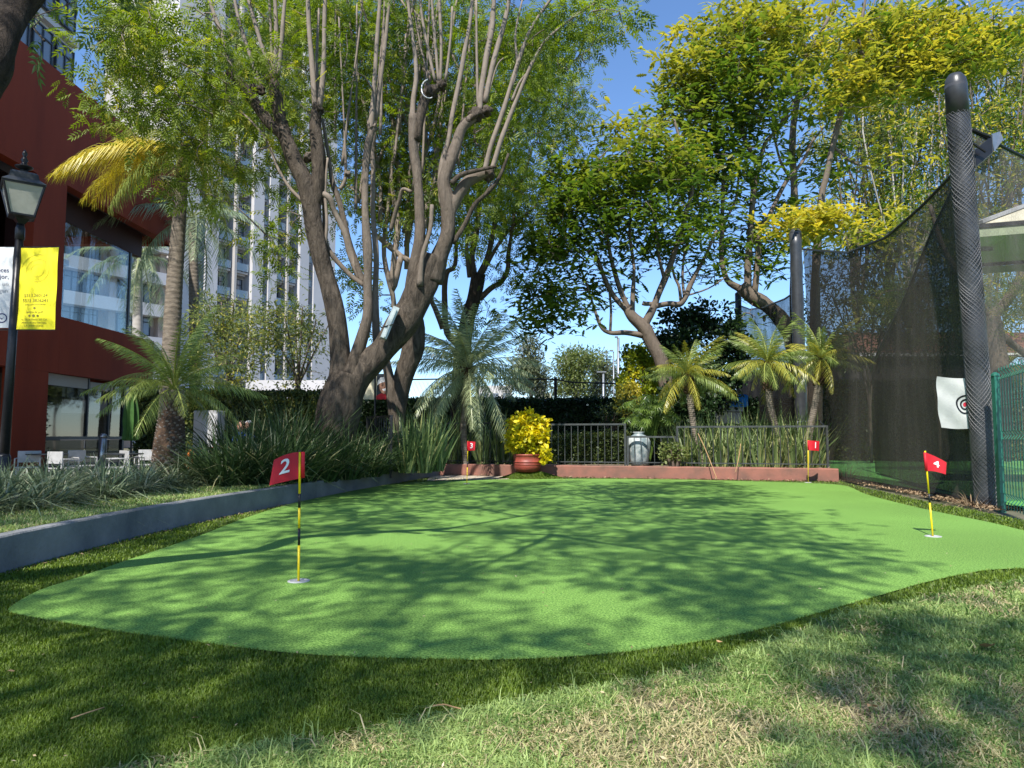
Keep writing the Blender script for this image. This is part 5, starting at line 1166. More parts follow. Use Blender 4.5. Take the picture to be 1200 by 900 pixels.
bush('dark_shrub', 'large rounded nearly black evergreen shrub under the tall jacaranda', P(818, 420, 23), 1.0, (1.8, 1.2, 1.75), 200, M['leaf_dark'], .13, .38, 70)
bush('lime_shrub', 'upright lime yellow shrub left of the dark evergreen', P(747, 445, 22), 1.0, (.55, .5, 1.15), 110, M['leaf_lime'], .10, .22, 50, yel=lambda p, ci, r: (r > .75) * .6)
bush('orange_shrub', 'small bush with orange blooms below the lime shrub', P(738, 470, 21.5), .5, (.8, .6, 1.0), 50, M['leaf_pale'], .08, .2, 40, yel=lambda p, ci, r: (r > .5) * 1.0)
bush('dry_shrub', 'twiggy brownish green bush at the hedge end beside the light poles', P(715, 490, 22.5), .55, (.9, .6, .95), 40, M['leaf_hedge'], .07, .2, 30)
bush('rosette_shrub', 'small pale pinkish leafed plant behind the railing right of the vase', P(790, 530, 17.5), .3, (1.2, .7, .8), 30, M['leaf_pale'], .07, .12, 22)
bush('dark_shrub', 'dark leafy shrub under the low palm beside the blue tarpaulin', P(800, 480, 20.5), .7, (1.3, .8, 1.0), 90, M['leaf_dark'], .12, .3, 50)

# ------------------------------------------------------------------ railings
def railing(name, label, a, b, ztop, z0, spacing, mat, group=None, bar=.016, posts=(0, 1)):
    a, b = Vector(a), Vector(b); root = empty(name, ((a.x + b.x) / 2, (a.y + b.y) / 2, z0), label, 'railing', group); L = (b - a).length
    m_ = MB(); m_.beam((a.x, a.y, ztop), (b.x, b.y, ztop), .045, .045); m_.build('rail', mat, root)
    m_ = MB(); m_.beam((a.x, a.y, z0 + .08), (b.x, b.y, z0 + .08), .03, .025); m_.build('rail', mat, root)
    for t in posts:
        p = a.lerp(b, t); m_ = MB(); m_.beam((p.x, p.y, z0 - .1), (p.x, p.y, ztop + .02), .05); m_.build('post', mat, root)
    n = int(L / spacing); me = None
    for i in range(1, n):
        p = a.lerp(b, i / n)
        if me is None:
            q = MB(); q.beam((0, 0, z0 + .02), (0, 0, ztop - .01), bar); me = q.mesh('bar'); me.materials.append(mat)
        o = bpy.data.objects.new('bar', me); col.objects.link(o); o.parent = root; o.location = Vector((p.x, p.y, 0)) - origin(root)
    return root
def dk(px):                             # just behind the red kerb
    u = (px - 513) / 470; return (1 - u) * k0.y + u * k1.y + .42
def rz_(py, px): return 1 + (512 - py) / F_PX * dk(px)
def rail_px(lab_, p0, p1, py, mat): railing('railing', lab_, (X(p0, dk(p0)), dk(p0), 0), (X(p1, dk(p1)), dk(p1), 0), (rz_(py, p0) + rz_(py, p1)) / 2, .28, .165, mat)
rail_px('dark railing panel behind the sword leaved plants, left of the yellow shrub', 522, 605, 496, M['black_metal'])
rail_px('grey railing panel between the yellow shrub and the vase', 609, 732, 497.5, M['grey_rail'])
rail_px('short grey railing panel in front of the pale vase', 735, 790, 512, M['grey_rail'])
rail_px('grey railing panel in front of the right sword leaved plants', 793, 968, 500, M['grey_rail'])
railing('gate', 'black barred gate leaf standing open beside the forked trunk', (X(431, 15.6), 15.6, 0), (X(459, 14.4), 14.4, 0), 1.42, .28, .13, M['black_metal'], bar=.02)
m_ = MB(); m_.tube([P(935, 545, 17.9), P(935, 494, 17.9), P(960, 493, 17.9), P(965, 498, 17.9), P(966, 545, 17.9)], .02, 6); tag(m_.build('bent_pipe_rail', M['galv'], smooth=True), 'bent galvanised pipe rail behind the right railing end', 'railing')
# wire fence posts, light poles beyond the hedge
wf = empty('wire_fence', (X(651, 27), 27, 0), 'black posts and top rail of the wire fence standing behind the dark hedge', 'fence')
for px, w in ((560, .05), (651, .085), (723, .085)):
    m_ = MB(); m_.tube([P(px, 530, 27), P(px, 442, 27)], w / 2 + .02, 8); m_.build('post', M['black_metal'], wf)
m_ = MB(); m_.tube([P(470, 445, 27), P(560, 443.5, 27), P(651, 444.5, 27), P(670, 448, 27), P(723, 449.5, 27), P(760, 449, 27)], .028, 6); m_.build('rail', M['black_metal'], wf)
m_ = MB()
for i in range(60):
    for s in (-1, 1):
        a = X(470, 27) + i * .155; m_.tube([(a, 27.02, .9), (a + s * 1.05, 27.02, 3.1)], .0035, 3, False)
tag(m_.build('wire_mesh', M['galv'], wf), kind='stuff')
for px, top, w, lab_ in ((724.5, 396, .10, 'taller galvanised light pole behind the lime shrub'), (719, 412, .05, 'thin galvanised pole just left of the tall light pole'), (707, 437, .08, 'short light pole with small lamps left of the tall pole')):
    r_ = empty('light_pole', (X(px, 38), 38, 0), lab_, 'pole'); m_ = MB(); m_.tube([(X(px, 38), 38, 0), P(px, top, 38)], [w, w * .7], 10); m_.build('pole', M['galv'], r_, True)
    m_ = MB(); q = P(px, top, 38); m_.box((q.x - .1, 38, q.z + .05), (.5 if px < 710 else .15, .2, .07)); m_.build('lamp_head', M['galv'], r_)

# ------------------------------------------------------------------ golf flags and holes
def text_geo(body, size, extrude=0.0, align='CENTER'):
    cu = bpy.data.curves.new('t', 'FONT'); cu.body = body; cu.size = size; cu.align_x = align; cu.align_y = 'CENTER'; cu.resolution_u = 3
    o = bpy.data.objects.new('t', cu); col.objects.link(o); bpy.context.view_layer.update()
    me = bpy.data.meshes.new_from_object(o.evaluated_get(bpy.context.evaluated_depsgraph_get()))
    v = [tuple(p.co) for p in me.vertices]; f = [tuple(p.vertices) for p in me.polygons]
    bpy.data.objects.remove(o); bpy.data.curves.remove(cu); bpy.data.meshes.remove(me); return v, f
def dense(v, f, maxlen):
    """cut text faces small enough to follow cloth"""
    import bmesh
    bm = bmesh.new(); vs = [bm.verts.new(p) for p in v]
    for x in f:
        try: bm.faces.new([vs[i] for i in x])
        except ValueError: pass
    bmesh.ops.triangulate(bm, faces=bm.faces[:])
    for _ in range(2):
        es = [e for e in bm.edges if e.calc_length() > maxlen]
        if es: bmesh.ops.subdivide_edges(bm, edges=es, cuts=2); bmesh.ops.triangulate(bm, faces=bm.faces[:])
    bm.verts.index_update(); v = [tuple(p.co) for p in bm.verts]; f = [tuple(p.index for p in x.verts) for x in bm.faces]; bm.free(); return v, f
def golf_flag(number, label, base, topv, cloth, w, h, bands, bold=.012):
    """cloth(u, s) -> offset of a point u along the fly (0..1) and s down the hoist (0..1)"""
    root = empty('golf_flag', base, label, 'golf flag', 'numbered red flags of the putting green')
    b, t = Vector(base), Vector(topv); L = (t - b)
    cuts = [0] + [k for bnd in bands for k in bnd] + [1]; mats = [M['pole_yellow'] if i % 2 == 0 else M['pole_black'] for i in range(len(cuts) - 1)]
    for i in range(len(cuts) - 1):
        m_ = MB(); m_.tube([b + L * cuts[i], b + L * cuts[i + 1]], .0085 if i % 2 == 0 else .0090, 10); m_.build('pole' if i % 2 == 0 else 'band', mats[i], root, True)
    m_ = MB(); m_.tube([t - L * .0, t + L.normalized() * .012], .011, 10); m_.build('pole_cap', M['pole_black'], root)
    nu, nv = 16, 10; sgn = 1
    m_ = MB(); vs = [cloth(u / nu, s / nv) for s in range(nv + 1) for u in range(nu + 1)]
    fs = [(s * (nu + 1) + u, s * (nu + 1) + u + 1, (s + 1) * (nu + 1) + u + 1, (s + 1) * (nu + 1) + u) for s in range(nv) for u in range(nu)]
    m_.add(vs, fs); cl_ = m_.build('flag_cloth', M['flag_red'], root, True)
    m_ = MB(); tt = L.normalized(); m_.tube([cloth(0, 0), cloth(0, 1)], .0135, 10); m_.build('flag_sleeve', M['flag_red'], root, True)
    return root
def flag_number(root, number, cloth, w, h, uc, sc_, size, mirror=False, off=.004, slant=0.0):
    v, f = text_geo(number, size); v, f = dense(v, f, .02)
    out = MB()
    for k in (0, 1, 2, 3):
        dx, dy = ((0, 0), (.0035, 0), (0, .0035), (.0035, .0035))[k]; vs = []
        for x, y, z in v:
            x += dx; y += dy; u = uc + (-x if mirror else x) / w; s = sc_ - y / h + slant * x
            p = cloth(u, s); du = cloth(u + .01, s) - p; dv = cloth(u, s + .01) - p; n_ = du.cross(dv).normalized()
            if n_.y > 0: n_ = -n_
            vs.append(p + n_ * (off + .0002 * k))
        out.add(vs, f)
    return out.build('flag_number', M['flag_white'], root)
def cup(base, label, r=.054, disc=.075):
    root = empty('golf_cup', base, label, 'golf cup', 'cups of the putting green'); m_ = MB(); b = Vector(base)
    m_.lathe((b.x, b.y, b.z - .10), [(r, 0), (r, .1055), (r + .006, .107), (disc, .1045), (disc, .10)], 28, cap=False); m_.build('rim', M['white_paint'], root, True)
    m_ = MB(); m_.lathe((b.x, b.y, b.z), [(.012, .0035), (.052, .0028), (.053, .001)], 20, cap=False); m_.build('plug', M['white_paint'], root)
    return root
# flag 2, nearest
b2 = G(350, 681); D = b2.y; t2 = P(351.5, 529.5, D)
hz = P(318, 535, D); fw2, fh2 = .235, .19
top2 = P(355, 529.5, D); bot2 = P(355, 560, D); tipT, tipB = P(322, 539, D - .05), P(316, 569, D - .07)
def cloth2(u, s):
    a = top2.lerp(tipT, u); b = bot2.lerp(tipB, u); p = a.lerp(b, s)
    p += Vector((0, math.sin(u * 5.2 + s * .8) * .022 * u ** .5, .016 * math.sin(math.pi * u) * (1 - .2 * s) - .010 * math.sin(math.pi * u * 1.0) * s)); return p
cup(b2, 'nearest white rimmed cup, at the foot of the left flag')
f2_ = golf_flag('2', 'nearest red flag numbered 2 on a yellow and black pole, left on the green', b2 + Vector((0, 0, -.08)), t2 + Vector((0, 0, .0)), cloth2, .235, .2, [(.335, .455), (.60, .70)])
flag_number(f2_, '2', lambda u, s: cloth2(1 - u, s), .235, .2, .40, .46, .150)
# flag 4, right
b4 = G(1093.5, 628.6); D = b4.y; t4 = P(1084, 528, D)
a4, c4_, d4, e4 = P(1083.8, 530, D), P(1085.5, 552, D), P(1108, 542, D - .02), P(1107, 556, D - .02)
def cloth4(u, s):
    p = a4.lerp(d4, u).lerp(c4_.lerp(e4, u), s); return p + Vector((0, math.sin(u * 5) * .02 * u, .012 * math.sin(math.pi * u)))
cup(b4, 'white rimmed cup in full sun at the foot of the leaning flag by the net', .054, .078)
f4_ = golf_flag('4', 'red golf flag numbered 4 on a leaning yellow and black pole by the net, right', b4 + Vector((0, 0, -.06)), t4, cloth4, .2, .19, [(.43, .53)])
flag_number(f4_, '4', cloth4, .2, .19, .56, .50, .115, slant=.2)
# flag 1, far right
b1 = G(947, 565.5); D = b1.y; t1 = P(947, 515.5, D)
a1, c1_, d1, e1 = P(947, 516, D), P(947, 527.5, D), P(960.5, 517, D), P(960, 528.5, D)
def cloth1(u, s): p = a1.lerp(d1, u).lerp(c1_.lerp(e1, u), s); return p + Vector((0, -math.sin(u * 4) * .02, 0))
cup(b1, 'tiny far cup before the right end of the red kerb')
f1_ = golf_flag('1', 'far red flag numbered 1 on a plain yellow pole, back right of the green', b1 + Vector((0, 0, -.06)), t1, cloth1, .26, .23, [])
flag_number(f1_, '1', cloth1, .27, .23, .62, .48, .20)
# flag 3, far centre
b3 = G(547, 567); D = b3.y; t3 = P(548.5, 516.5, D)
a3, c3_, d3, e3 = P(548, 517, D), P(548, 528, D), P(557, 517.5, D - .1), P(556.5, 528, D - .1)
def cloth3(u, s): p = a3.lerp(d3, u).lerp(c3_.lerp(e3, u), s); return p + Vector((0, -math.sin(u * 4) * .03, 0))
cup(b3, 'tiny far cup before the centre palm')
f3_ = golf_flag('3', 'far red golf flag numbered 3 before the centre palm', b3 + Vector((0, 0, -.06)), t3, cloth3, .19, .22, [(.42, .55)])
flag_number(f3_, '3', cloth3, .19, .22, .52, .5, .17)

# ------------------------------------------------------------------ street lamp with banners
D = 10.0
lb = Vector((X(7, D), D, KZ - .05)); lt = P(24, 262, D)
lp = empty('lamp_post', lb, 'black lamp post with a square lantern carrying two cloth banners at the left edge', 'street lamp')
m_ = MB(); m_.tube([lb, lb.lerp(lt, .5), lt], [.068, .058, .05], 14); m_.lathe(lb, [(.13, 0), (.13, .12), (.09, .16), (.09, .5), (.07, .55)], 14)
m_.lathe(lt - Vector((0, 0, .24)), [(.05, 0), (.062, .01), (.062, .17), (.05, .2), (.045, .26), (.08, .31), (.06, .34)], 14); m_.build('post', M['black_metal'], lp, True)
c = lt + Vector((.01, 0, .10)); ang = R(38)
def sq(r, z): return [c + Vector((r * math.cos(ang + k * math.pi / 2 + math.pi / 4) * 1.0, r * math.sin(ang + k * math.pi / 2 + math.pi / 4), z)) for k in range(4)]
lo, hi = sq(.205, 0), sq(.345, .43)
for k in range(4):
    j = (k + 1) % 4; a_, b_, c_, d_ = lo[k].lerp(c, .04), lo[j].lerp(c, .04), hi[j].lerp(c + Vector((0, 0, .43)), .04), hi[k].lerp(c + Vector((0, 0, .43)), .04)
    q = MB(); n_ = (b_ - a_).cross(d_ - a_).normalized() * .004; q.add([a_ - n_, b_ - n_, c_ - n_, d_ - n_, a_ + n_, b_ + n_, c_ + n_, d_ + n_], [(0, 1, 2, 3), (7, 6, 5, 4), (0, 4, 5, 1), (1, 5, 6, 2), (2, 6, 7, 3), (3, 7, 4, 0)]); q.build('lantern_pane', M['lantern_glass'], lp)
q = MB()
for k in range(4):
    j = (k + 1) % 4; q.beam(lo[k], hi[k], .022); q.beam(lo[k], lo[j], .024); q.beam(hi[k], hi[j], .026)
q.build('lantern_frame', M['black_metal'], lp)
q = MB(); rings = [(.36, .43), (.375, .445), (.36, .46), (.26, .52), (.235, .60), (.20, .625), (.07, .66), (.05, .70)]; vs = []
for r_, z_ in rings: vs += sq(r_, z_)
fs = [(i * 4 + k, i * 4 + (k + 1) % 4, (i + 1) * 4 + (k + 1) % 4, (i + 1) * 4 + k) for i in range(len(rings) - 1) for k in range(4)] + [(3, 2, 1, 0), (28, 29, 30, 31)]
q.add(vs, fs); q.build('lantern_roof', M['frame_dark'], lp)
q = MB(); q.lathe(c + Vector((0, 0, .68)), [(.04, 0), (.11, .04), (.115, .055), (.05, .08), (.03, .12), (.05, .15), (.035, .18), (.02, .21), (.035, .24), (.03, .27), (.005, .31)], 14); q.build('finial', M['black_metal'], lp, True)
q = MB(); q.lathe(c - Vector((0, 0, .03)), [(.06, -.08), (.12, -.01), (.21, .02), (.2, .035)], 4); q.build('lantern_base', M['black_metal'], lp)
# lamp arms that hold the banners
for py in (289.5, 386.5):
    x0 = np.interp(py, [262, 540], [24, 7])
    q = MB(); q.tube([P(x0 + 1, py, D), P(x0 + 48, py, D)], .008, 6); q.tube([P(x0 - 1, py, D), P(x0 - 52, py, D)], .008, 6); q.build('banner_arm', M['black_metal'], lp)
def banner(name, label, tl, tr, bl, br, mat, amp=.02, ph_=0.0):
    root = empty(name, (tl + br) / 2, label, 'banner'); nu, nv = 14, 22
    def f(u, s):
        p = tl.lerp(tr, u).lerp(bl.lerp(br, u), s); return p + Vector((0, amp * math.sin(u * 4.4 + s * 3.1 + ph_) + amp * .5 * math.sin(s * 11 + u * 3), 0))
    m_ = MB(); vs = [f(u / nu, s / nv) for s in range(nv + 1) for u in range(nu + 1)]
    fs = [(s * (nu + 1) + u, (s + 1) * (nu + 1) + u, (s + 1) * (nu + 1) + u + 1, s * (nu + 1) + u + 1) for s in range(nv) for u in range(nu)]
    m_.add(vs, fs); m_.build('cloth', mat, root, True); W, H = (tr - tl).length, (bl - tl).length
    def write(body, u, s, size, mat_, align='CENTER', name_='lettering'):
        v, fc = dense(*text_geo(body, size, align=align), .06); q = MB()
        q.add([f(u + x / W, s - y / H) + Vector((0, -.004, 0)) for x, y, z in v], fc); q.build(name_, mat_, root)
    def shape(pts_list, mat_, name_='print'):
        q = MB()
        for pts in pts_list: q.add([f(u, s) + Vector((0, -.0035, 0)) for u, s in pts], [tuple(range(len(pts)))])
        q.build(name_, mat_, root)
    return root, write, shape, W, H
by_, wr, shp, W, H = banner('yellow_banner', 'bright yellow cloth banner with small dark lettering hanging right of the lamp post', P(24.5, 290.5, D - .02), P(69.5, 290, D - .02), P(19.5, 386, D - .02), P(63.5, 386, D - .02), M['yellow_banner'], .012)
rings_ = []
for r0_, r1_, t0_, t1_ in ((.30, .32, 0, 6.28), (.17, .185, .2, 5.3), (.43, .45, 3.3, 5.9)):
    for k in range(26):
        a0, a1 = t0_ + (t1_ - t0_) * k / 26, t0_ + (t1_ - t0_) * (k + 1) / 26
        rings_.append([(.47 + r0_ * math.cos(a0), .28 + r0_ * .45 * math.sin(a0)), (.47 + r1_ * math.cos(a0), .28 + r1_ * .45 * math.sin(a0)), (.47 + r1_ * math.cos(a1), .28 + r1_ * .45 * math.sin(a1)), (.47 + r0_ * math.cos(a1), .28 + r0_ * .45 * math.sin(a1))])
for k in range(5): u = .30 + k * .09; rings_.append([(u, .38), (u + .025, .38), (u + .27, .52), (u + .245, .52)])
for i_ in (0, 26, 52): shp(rings_[i_:i_ + 26], M['pale_ink'], 'emblem_ring')
for k_ in rings_[78:]: shp([k_], M['pale_ink'], 'emblem_stroke')
for txt, s_, sz in (('5513.260124', .588, .068), ('5513 3826241', .65, .068), ('www.centrodelgolf.mx', .698, .034), ('centro de golf', .79, .044), ('Av. San Jerónimo 263 Col.', .882, .036), ('Alcaldía Álvaro Obregón', .92, .036), ('C.P. 01090 CDMX', .958, .036)): wr(txt, .46, s_, sz, M['olive_ink'])
def disc_(u, s, r): return [(u + r * math.cos(k * .7854), s + r * .46 * math.sin(k * .7854)) for k in range(8)]
for k_ in (disc_(.46, .742, .035), disc_(.34, .836, .032), disc_(.45, .836, .038), disc_(.56, .836, .032)): shp([k_], M['olive_ink'], 'icon')
bw_, wr, shp, W, H = banner('white_banner', 'white cloth banner with navy lettering hanging left of the lamp post', P(-34, 289, D - .03), P(17, 290, D - .03), P(-43, 384, D - .03), P(9, 384, D - .03), M['white_banner'], .012, 1.0)
for txt, s_, mt in (('A veces', .29, 'navy_ink'), ('lo mejor,', .37, 'navy_ink'), ('es un', .46, 'grey_ink'), ('imagen', .54, 'grey_ink')): wr(txt, .93, s_, .088, M[mt], 'RIGHT')
q_ = [];
for k in range(14):
    a0, a1 = k / 14 * 6.283, (k + 1) / 14 * 6.283; q_.append([(.84 + .12 * math.cos(a0), .88 + .06 * math.sin(a0)), (.84 + .095 * math.cos(a0), .88 + .047 * math.sin(a0)), (.84 + .095 * math.cos(a1), .88 + .047 * math.sin(a1)), (.84 + .12 * math.cos(a1), .88 + .06 * math.sin(a1))])
shp(q_, M['navy_ink'], 'emblem_ring'); shp([[(.78, .87), (.84, .90), (.90, .86), (.85, .885)]], M['navy_ink'], 'emblem_stroke')

# ------------------------------------------------------------------ small things of the patio
D = 20.5
bo = empty('bollard', (X(122, D), D, -.02), 'short brushed steel bollard with a domed top in front of the dark glazing', 'bollard')
m_ = MB(); m_.tube([(X(122, D), D, -.02), (X(122, D), D, .98)], .105, 18); m_.build('post', M['steel'], bo, True)
m_ = MB(); m_.lathe((X(122, D), D, .98), [(.112, 0), (.112, .04), (.09, .09), (.04, .12)], 18); m_.build('cap', M['steel'], bo, True)
def chair(at, rz, label):
    root = empty('chair', at, label, 'chair', 'white patio chairs'); x, y, z = at
    o = Vector(at)
    def b(n, c, s): q = MB(); q.box((x + c[0], y + c[1], z + c[2]), s, bevel=.006); return q.build(n, M['white_paint'], root)
    b('seat', (0, 0, .42), (.46, .44, .03)); b('backrest', (0, .22, .66), (.46, .028, .27))
    for sx in (-1, 1):
        for sy in (-1, 1): b('leg', (sx * .20, sy * .19, .2), (.03, .03, .40))
        q = MB(); q.beam((x + sx * .215, y + .22, z + .43), (x + sx * .215, y + .225, z + .55), .028); q.build('back_support', M['white_paint'], root)
        q = MB(); q.tube([(x + sx * .24, y - .17, z + .44), (x + sx * .24, y - .17, z + .62), (x + sx * .24, y + .2, z + .63)], .014, 6); q.build('armrest', M['white_paint'], root)
    root.rotation_euler = (0, 0, rz); return root
for (px, D, rz), lab_ in zip(((36, 16.5, .5), (78, 16.0, 2.8), (100, 17.4, 1.2), (138, 16.4, -.9), (158, 17.2, 2.4), (174, 18, .3)), ('white patio chair at the far left end of the border', 'white patio chair second from the left edge', 'white patio chair left of the steel bollard', 'white patio chair just right of the steel bollard', 'white patio chair between the bollard and the green umbrella', 'white patio chair nearest the stout palm')):
    chair((X(px, D), D, -.12), rz, lab_)
def table(at, label):
    root = empty('table', at, label, 'table'); x, y, z = at
    q = MB(); q.lathe((x, y, z + .70), [(.42, 0), (.43, .012), (.43, .025), (.42, .03)], 28); q.build('table_top', M['frame_dark'], root)
    q = MB(); q.lathe((x, y, z), [(.25, 0), (.24, .02), (.04, .04), (.035, .70)], 16); q.build('pedestal', M['black_metal'], root)
table((X(58, 16.8), 16.8, -.12), 'round dark patio table left of the bollard'); table((X(147, 17.0), 17.0, -.12), 'round dark patio table by the closed green umbrella')
D = 19.5
um = empty('closed_umbrella', (X(156, D), D, -.02), 'closed dark green patio umbrella beside the glazed corner', 'umbrella')
q = MB(); q.tube([(X(156, D), D, 0), P(155, 458, D)], .025, 8); q.build('pole', M['black_metal'], um)
q = MB(); vs, fs = [], []; prof = [(.03, 0), (.10, .14), (.155, .5), (.17, .8), (.15, 1.02), (.175, 1.28), (.12, 1.32)]; n = 24; pt = P(155, 460, D)
for r_, z_ in prof:
    for k in range(n): t = k / n * 6.283; rr = r_ * (1 + .28 * math.cos(t * 8)); vs.append((pt.x + rr * math.cos(t), pt.y + rr * math.sin(t), pt.z - z_))
fs = [(i * n + k, i * n + (k + 1) % n, (i + 1) * n + (k + 1) % n, (i + 1) * n + k) for i in range(len(prof) - 1) for k in range(n)]
q.add(vs, fs); q.build('canopy', M['umbrella_green'], um)
D = 18.5
wb = empty('white_cabinet', (X(241, D), D, 0), 'square white cabinet standing in front of the left hedge', 'cabinet')
zc = P(241, 481, D).z; q = MB(); q.box((X(241, D), D + .25, zc / 2), (.62, .5, zc), bevel=.01); q.build('cabinet_body', M['white_paint'], wb)
q = MB(); q.box((X(241, D) + .10, D - .012, zc * .62), (.36, .02, zc * .62)); q.build('door', M['white_paint'], wb)
# two people sitting behind the plants, only a head and shoulders show
def person(label, px, D, z, shirt, hair, cap=None, lean=0.0):
    root = empty('person', (X(px, D), D, 0), label, 'person'); x = X(px, D)
    me = bpy.data.meshes.new('body'); J = [((0, 0, .50), .15), ((0, .02, .72), .15), ((0, .02, .92), .16), ((0, 0, 1.06), .075), ((0, -.01, 1.16), .06), ((-.17, .02, 1.0), .065), ((-.23, -.02, .76), .048), ((-.12, -.22, .66), .036), ((.17, .02, 1.0), .065), ((.23, -.02, .76), .048), ((.12, -.22, .66), .036),
                                           ((-.1, -.1, .5), .09), ((-.12, -.45, .50), .07), ((-.12, -.47, .1), .045), ((.1, -.1, .5), .09), ((.12, -.45, .50), .07), ((.12, -.47, .1), .045)]
    E = [(0, 1), (1, 2), (2, 3), (3, 4), (2, 5), (5, 6), (6, 7), (2, 8), (8, 9), (9, 10), (0, 11), (11, 12), (12, 13), (0, 14), (14, 15), (15, 16)]
    me.from_pydata([(p[0], p[1], p[2]) for p, r in J], E, []); o = bpy.data.objects.new('body', me); col.objects.link(o)
    md = o.modifiers.new('skin', 'SKIN'); sv = me.skin_vertices[0].data
    for i, (p, r) in enumerate(J): sv[i].radius = (r, r * .8)
    sv[0].use_root = True; o.modifiers.new('sub', 'SUBSURF').levels = 1; o.modifiers['sub'].render_levels = 1
    me.materials.append(M[shirt]); o.parent = root; o.location = (0, 0, z)
    q = MB(); q.blob((x, D - .01, z + 1.28), .098, 3, .06, sq=(.86, 1, 1.2)); q.blob((x, D - .11, z + 1.27), .016, 1, 0); q.blob((x - .085, D, z + 1.27), .018, 1, 0); q.blob((x + .085, D, z + 1.27), .018, 1, 0); q.build('head', M['skin'], root, True)
    q = MB(); q.blob((x, D + .02, z + 1.33), .105, 3, .1, sq=(.9, 1, .85)); q.build('hair', M[hair], root, True)
person('seated person in a blue shirt half hidden by the strap leaved plants', 283, 17.2, -.02, 'blue_cloth', 'hair')
person('seated person in dark blue with pale hair behind the strap leaved plants', 292, 17.8, -.0, 'blue_cloth', 'white_paint')

# photo banner behind the forked trunk
D = 20.5
pb_ = empty('portrait_banner', (X(440, D), D, 1.9), 'printed banner of a smiling person in white cap and red shirt behind the tree', 'banner')
q = MB(); tl, br = P(418, 440, D), P(458.5, 468, D); q.box(((tl.x + X(441, D)) / 2, D + .02, (tl.z + br.z) / 2), (X(441, D) - tl.x, .03, tl.z - br.z)); q.build('pale_panel', M['cream'], pb_)
q = MB(); x0, x1 = X(441, D), X(458.5, D); q.box(((x0 + x1) / 2, D + .02, (P(0, 438, D).z + br.z) / 2), (x1 - x0, .03, P(0, 438, D).z - br.z)); q.build('dark_panel', M['frame_dark'], pb_)
def flat(name, pts, mat, off): q = MB(); q.add([P(a, b, D) + Vector((0, -off, 0)) for a, b in pts], [tuple(range(len(pts)))]); q.build(name, M[mat], pb_)
flat('printed_shirt', [(441, 468), (441, 464), (446, 461), (452, 461), (458, 459), (458.4, 468)], 'flag_red', .002)
flat('printed_hair', [(443, 458), (443, 449), (447, 444), (454, 443), (458, 448), (458, 459), (454, 462), (447, 461)], 'hair', .004)
flat('printed_face', [(444.5, 455), (444.3, 450), (447, 446), (453, 445), (456.6, 449), (456.6, 455), (453.5, 460), (450, 462), (447, 460)], 'skin', .006)
flat('printed_cap', [(442, 451.5), (443, 446), (446, 442.5), (451, 441.5), (455.5, 444), (457, 448), (452, 447), (446, 449)], 'flag_white', .008)
flat('printed_smile', [(447.6, 456), (454.5, 454.6), (453, 457.6), (450, 458.4)], 'flag_white', .009)
for a in (447.8, 453.2): flat('printed_eye', [(a - 1, 451.6), (a, 451), (a + 1, 451.4), (a, 452.2)], 'hair', .009)
flat('printed_nose', [(450.2, 452.5), (451.4, 454.8), (449.6, 454.9)], 'roof_red', .0095)
q = MB(); q.tube([P(439.5, 500, D), P(439.5, 436, D)], .03, 6); q.build('post', M['black_metal'], pb_)
# blue tarpaulin and white kiosk glimpsed beyond the low palm
q = MB(); c = P(851, 470, 24); q.box((c.x, c.y, c.z), (1.1, 1.0, .42), .2, bevel=.04); tag(q.build('blue_tarpaulin', M['blue_tarp']), 'bright blue tarpaulin seen between the palms', 'tarpaulin')
q = MB(); c = P(851, 480, 24); q.box((c.x, c.y, c.z), (.9, .7, .14), .2); q.box((c.x, c.y, c.z / 2), (.8, .6, c.z - .2), .2); tag(q.build('trolley', M['white_paint']), 'pale trolley under the blue tarpaulin', 'trolley')
for i, (x0, x1, y0, D, mt, lb_) in enumerate(((628, 638, 456, 90, 'far_white', 'pale distant block left of the wire fence post'), (638, 646, 461, 95, 'cream', 'cream distant block beside the wire fence post'), (424, 440, 443, 60, 'far_white', 'low white distant building behind the forked trunk'), (560, 600, 452, 80, 'far_white', 'pale distant building behind the centre palm'))):
    r_ = empty('distant_building', (X((x0 + x1) / 2, D), D + 3, 0), lb_, 'building'); zt_ = 1 + (512 - y0) / F_PX * D
    q = MB(); q.box((X((x0 + x1) / 2, D), D + 3, zt_ / 2), (PW(x1 - x0, D), 6, zt_)); q.build('wall', M[mt], r_)
    for k in range(3):
        for j in range(2):
            q = MB(); q.box((X(x0 + (x1 - x0) * (k + .5) / 3, D), D - .02, zt_ - 1.4 - j * 2.6), (PW(x1 - x0, D) / 5, .06, 1.1)); q.build('window', M['glass_far'], r_)

# ------------------------------------------------------------------ golf cage: posts, nets, lamp, cloth target
pb0, pt0 = G(1157, 592), None
D = pb0.y; pt0 = P(1120, 100, D); rp = PW(24, D) / 2
np_ = empty('padded_post', (pb0.x, pb0.y, 0), 'thick black padded net post wrapped in diamond netting, right', 'post')
pb0 = Vector((pb0.x, pb0.y, -.05)); ax = (pt0 - pb0)
m_ = MB(); m_.tube([pb0 + ax * (i / 30) for i in range(31)], [rp * (1 + .03 * math.sin(i * 1.7)) for i in range(31)], 28); m_.build('padding', M['pad_black'], np_, True)
m_ = MB(); d = ax.normalized(); pc0 = pb0 + ax * .925; r1 = rp * .98
m_.tube([pc0, pt0, pt0 + d * .10, pt0 + d * .17, pt0 + d * .20], [r1 * 1.05, r1 * 1.03, r1 * .93, r1 * .6, r1 * .1], 28); m_.build('cap', M['pad_black'], np_, True)
m_ = MB(); u = d.cross(Vector((0, 1, 0))).normalized(); v = d.cross(u); Lh = ax.length * .93
